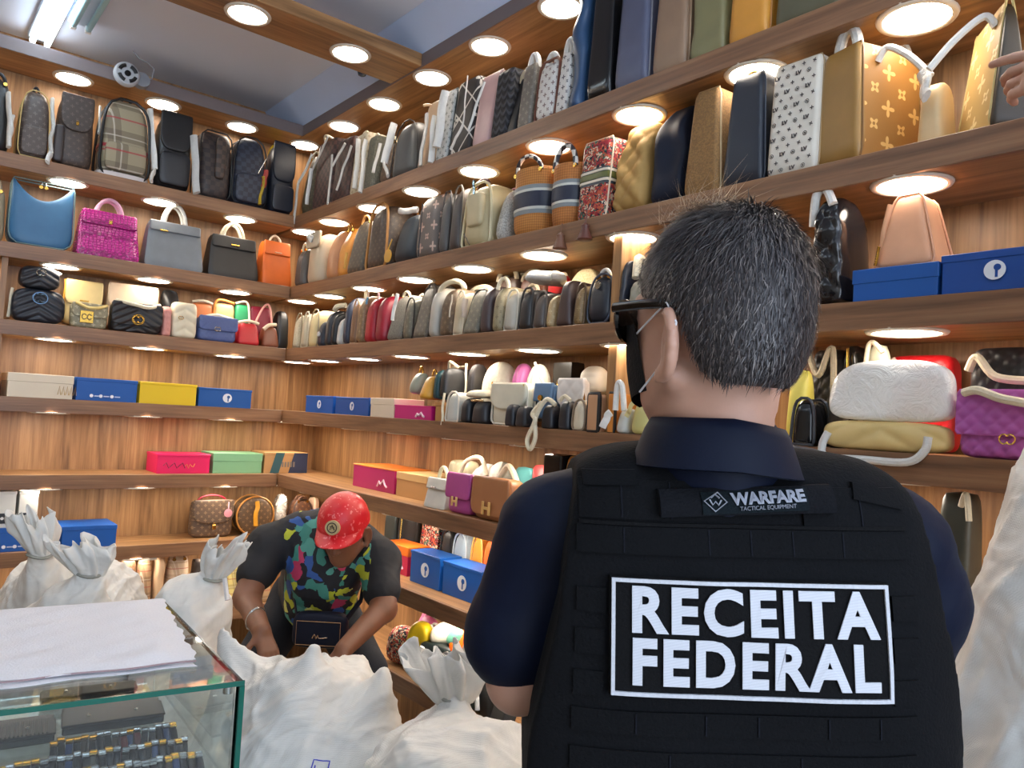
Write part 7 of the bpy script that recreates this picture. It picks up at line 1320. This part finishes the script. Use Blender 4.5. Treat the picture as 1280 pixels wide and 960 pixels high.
MB().tube([(-0.09, 0, 0.1), (-0.14, 0.1, 0.18), (-0.14, 0.2, 0.3)], 0.012, 6, flat=0.3).build('belt', 'sat:22,26,42', wb); MB().tube([(0.09, 0, 0.1), (0.13, 0.06, 0.16), (0.13, 0.16, 0.28)], 0.012, 6, flat=0.3).build('belt', 'sat:22,26,42', wb)

# ---- third person: stands outside the frame on a step stool, hand on the last tote
px0, py0 = -0.30, -4.22
thd = empty('person', (px0, py0, 0), 0, 'person outside the frame whose hand reaches towards the peaked tote', 'person')
S = SDF((-0.5, -0.35, 0.4), (0.5, 0.35, 2.42), 0.01)
S.cap((0, 0, 1.9), (0, 0.02, 1.98), 0.055, 0.055, 0.02); S.ell((0, 0.02, 2.12), (0.075, 0.095, 0.115), 0.03)
S.ell((0, 0, 1.68), (0.19, 0.11, 0.22), 0.05); S.ell((0, 0, 1.38), (0.16, 0.11, 0.18), 0.05)
for q in (-1, 1): S.cap((q*0.08, 0, 1.32), (q*0.09, 0, 0.9), 0.08, 0.055, 0.03); S.cap((q*0.09, 0, 0.9), (q*0.09, 0, 0.5), 0.053, 0.038, 0.02); S.cap((q*0.09, 0, 0.475), (q*0.09, 0.12, 0.465), 0.038, 0.03, 0.02)
S.cap((-0.18, 0, 1.84), (-0.26, 0.0, 1.58), 0.05, 0.04, 0.03); S.cap((-0.26, 0, 1.58), (-0.22, 0.12, 1.38), 0.038, 0.028, 0.02); hand(S, (-0.22, 0.12, 1.38), (0, 0.3, -1), (0, 1, 0.3), (1, 0, 0), 0.9, 0.3)
S.cap((0.16, 0, 1.85), (0.24, 0.12, 2.02), 0.052, 0.042, 0.03)
sdf_obj(S, 'body', SKIN1, thd)
W0 = np.array([-0.17, -3.675, 2.165]); Wl = W0-np.array([px0, py0, 0]); 
S = SDF((0.0, 0.0, 1.9), (0.45, 0.85, 2.4), 0.004)
S.cap((0.24, 0.12, 2.02), Wl, 0.042, 0.027, 0.02)
FT = np.array([-0.155, -3.505, 2.19])-np.array([px0, py0, 0])
hand(S, Wl, FT-Wl, (0.15, 0, 1), (1, 0.2, 0), 1.08, 0.25, -1, reach=[0.9, 0.8, 0.6, 0.10])
sdf_obj(S, 'forearm', SKIN1, thd)
S = SDF((-0.4, -0.25, 1.2), (0.42, 0.3, 2.0), 0.011); S.ell((0, 0, 1.68), (0.21, 0.13, 0.25), 0.05); S.ell((0, 0, 1.4), (0.185, 0.13, 0.2), 0.05); S.cap((-0.17, 0, 1.84), (-0.23, 0, 1.68), 0.065, 0.06, 0.03); S.cap((0.15, 0, 1.84), (0.21, 0.06, 1.94), 0.065, 0.06, 0.03)
sdf_obj(S, 't_shirt', 'sat:40,44,52', thd)
S = SDF((-0.3, -0.2, 0.5), (0.3, 0.25, 1.45), 0.011); S.ell((0, 0, 1.32), (0.175, 0.13, 0.12), 0.03)
for q in (-1, 1): S.cap((q*0.08, 0, 1.3), (q*0.09, 0, 0.9), 0.098, 0.075, 0.03); S.cap((q*0.09, 0, 0.9), (q*0.09, 0, 0.56), 0.072, 0.062, 0.02)
sdf_obj(S, 'trousers', 'cloth:40,48,70:56,66,92', thd)
S = SDF((-0.14, -0.13, 2.0), (0.14, 0.16, 2.3), 0.008); S.ell((0, 0.0, 2.145), (0.086, 0.1, 0.105), 0.02); sdf_obj(S, 'hair', th_.m, thd)
st_ = empty('step_stool', (px0, py0, 0), 0, 'two step stool carrying the person outside the frame', 'stool')
for (a, b, z) in ((-0.16, 0.2, 0.43), (-0.36, -0.16, 0.22)): MB().bbox(-0.22, 0.22, a, b, z-0.03, z, 0.004).build('step', 'lea:60,60,64', st_, None, False)
for sx in (-0.2, 0.2):
    MB().bbox(sx-0.012, sx+0.012, -0.14, -0.116, 0.0, 0.4, 0.002).build('leg', SILV, st_, None, False); MB().bbox(sx-0.012, sx+0.012, 0.16, 0.184, 0.0, 0.4, 0.002).build('leg', SILV, st_, None, False); MB().bbox(sx-0.012, sx+0.012, -0.35, -0.326, 0.0, 0.19, 0.002).build('leg', SILV, st_, None, False)
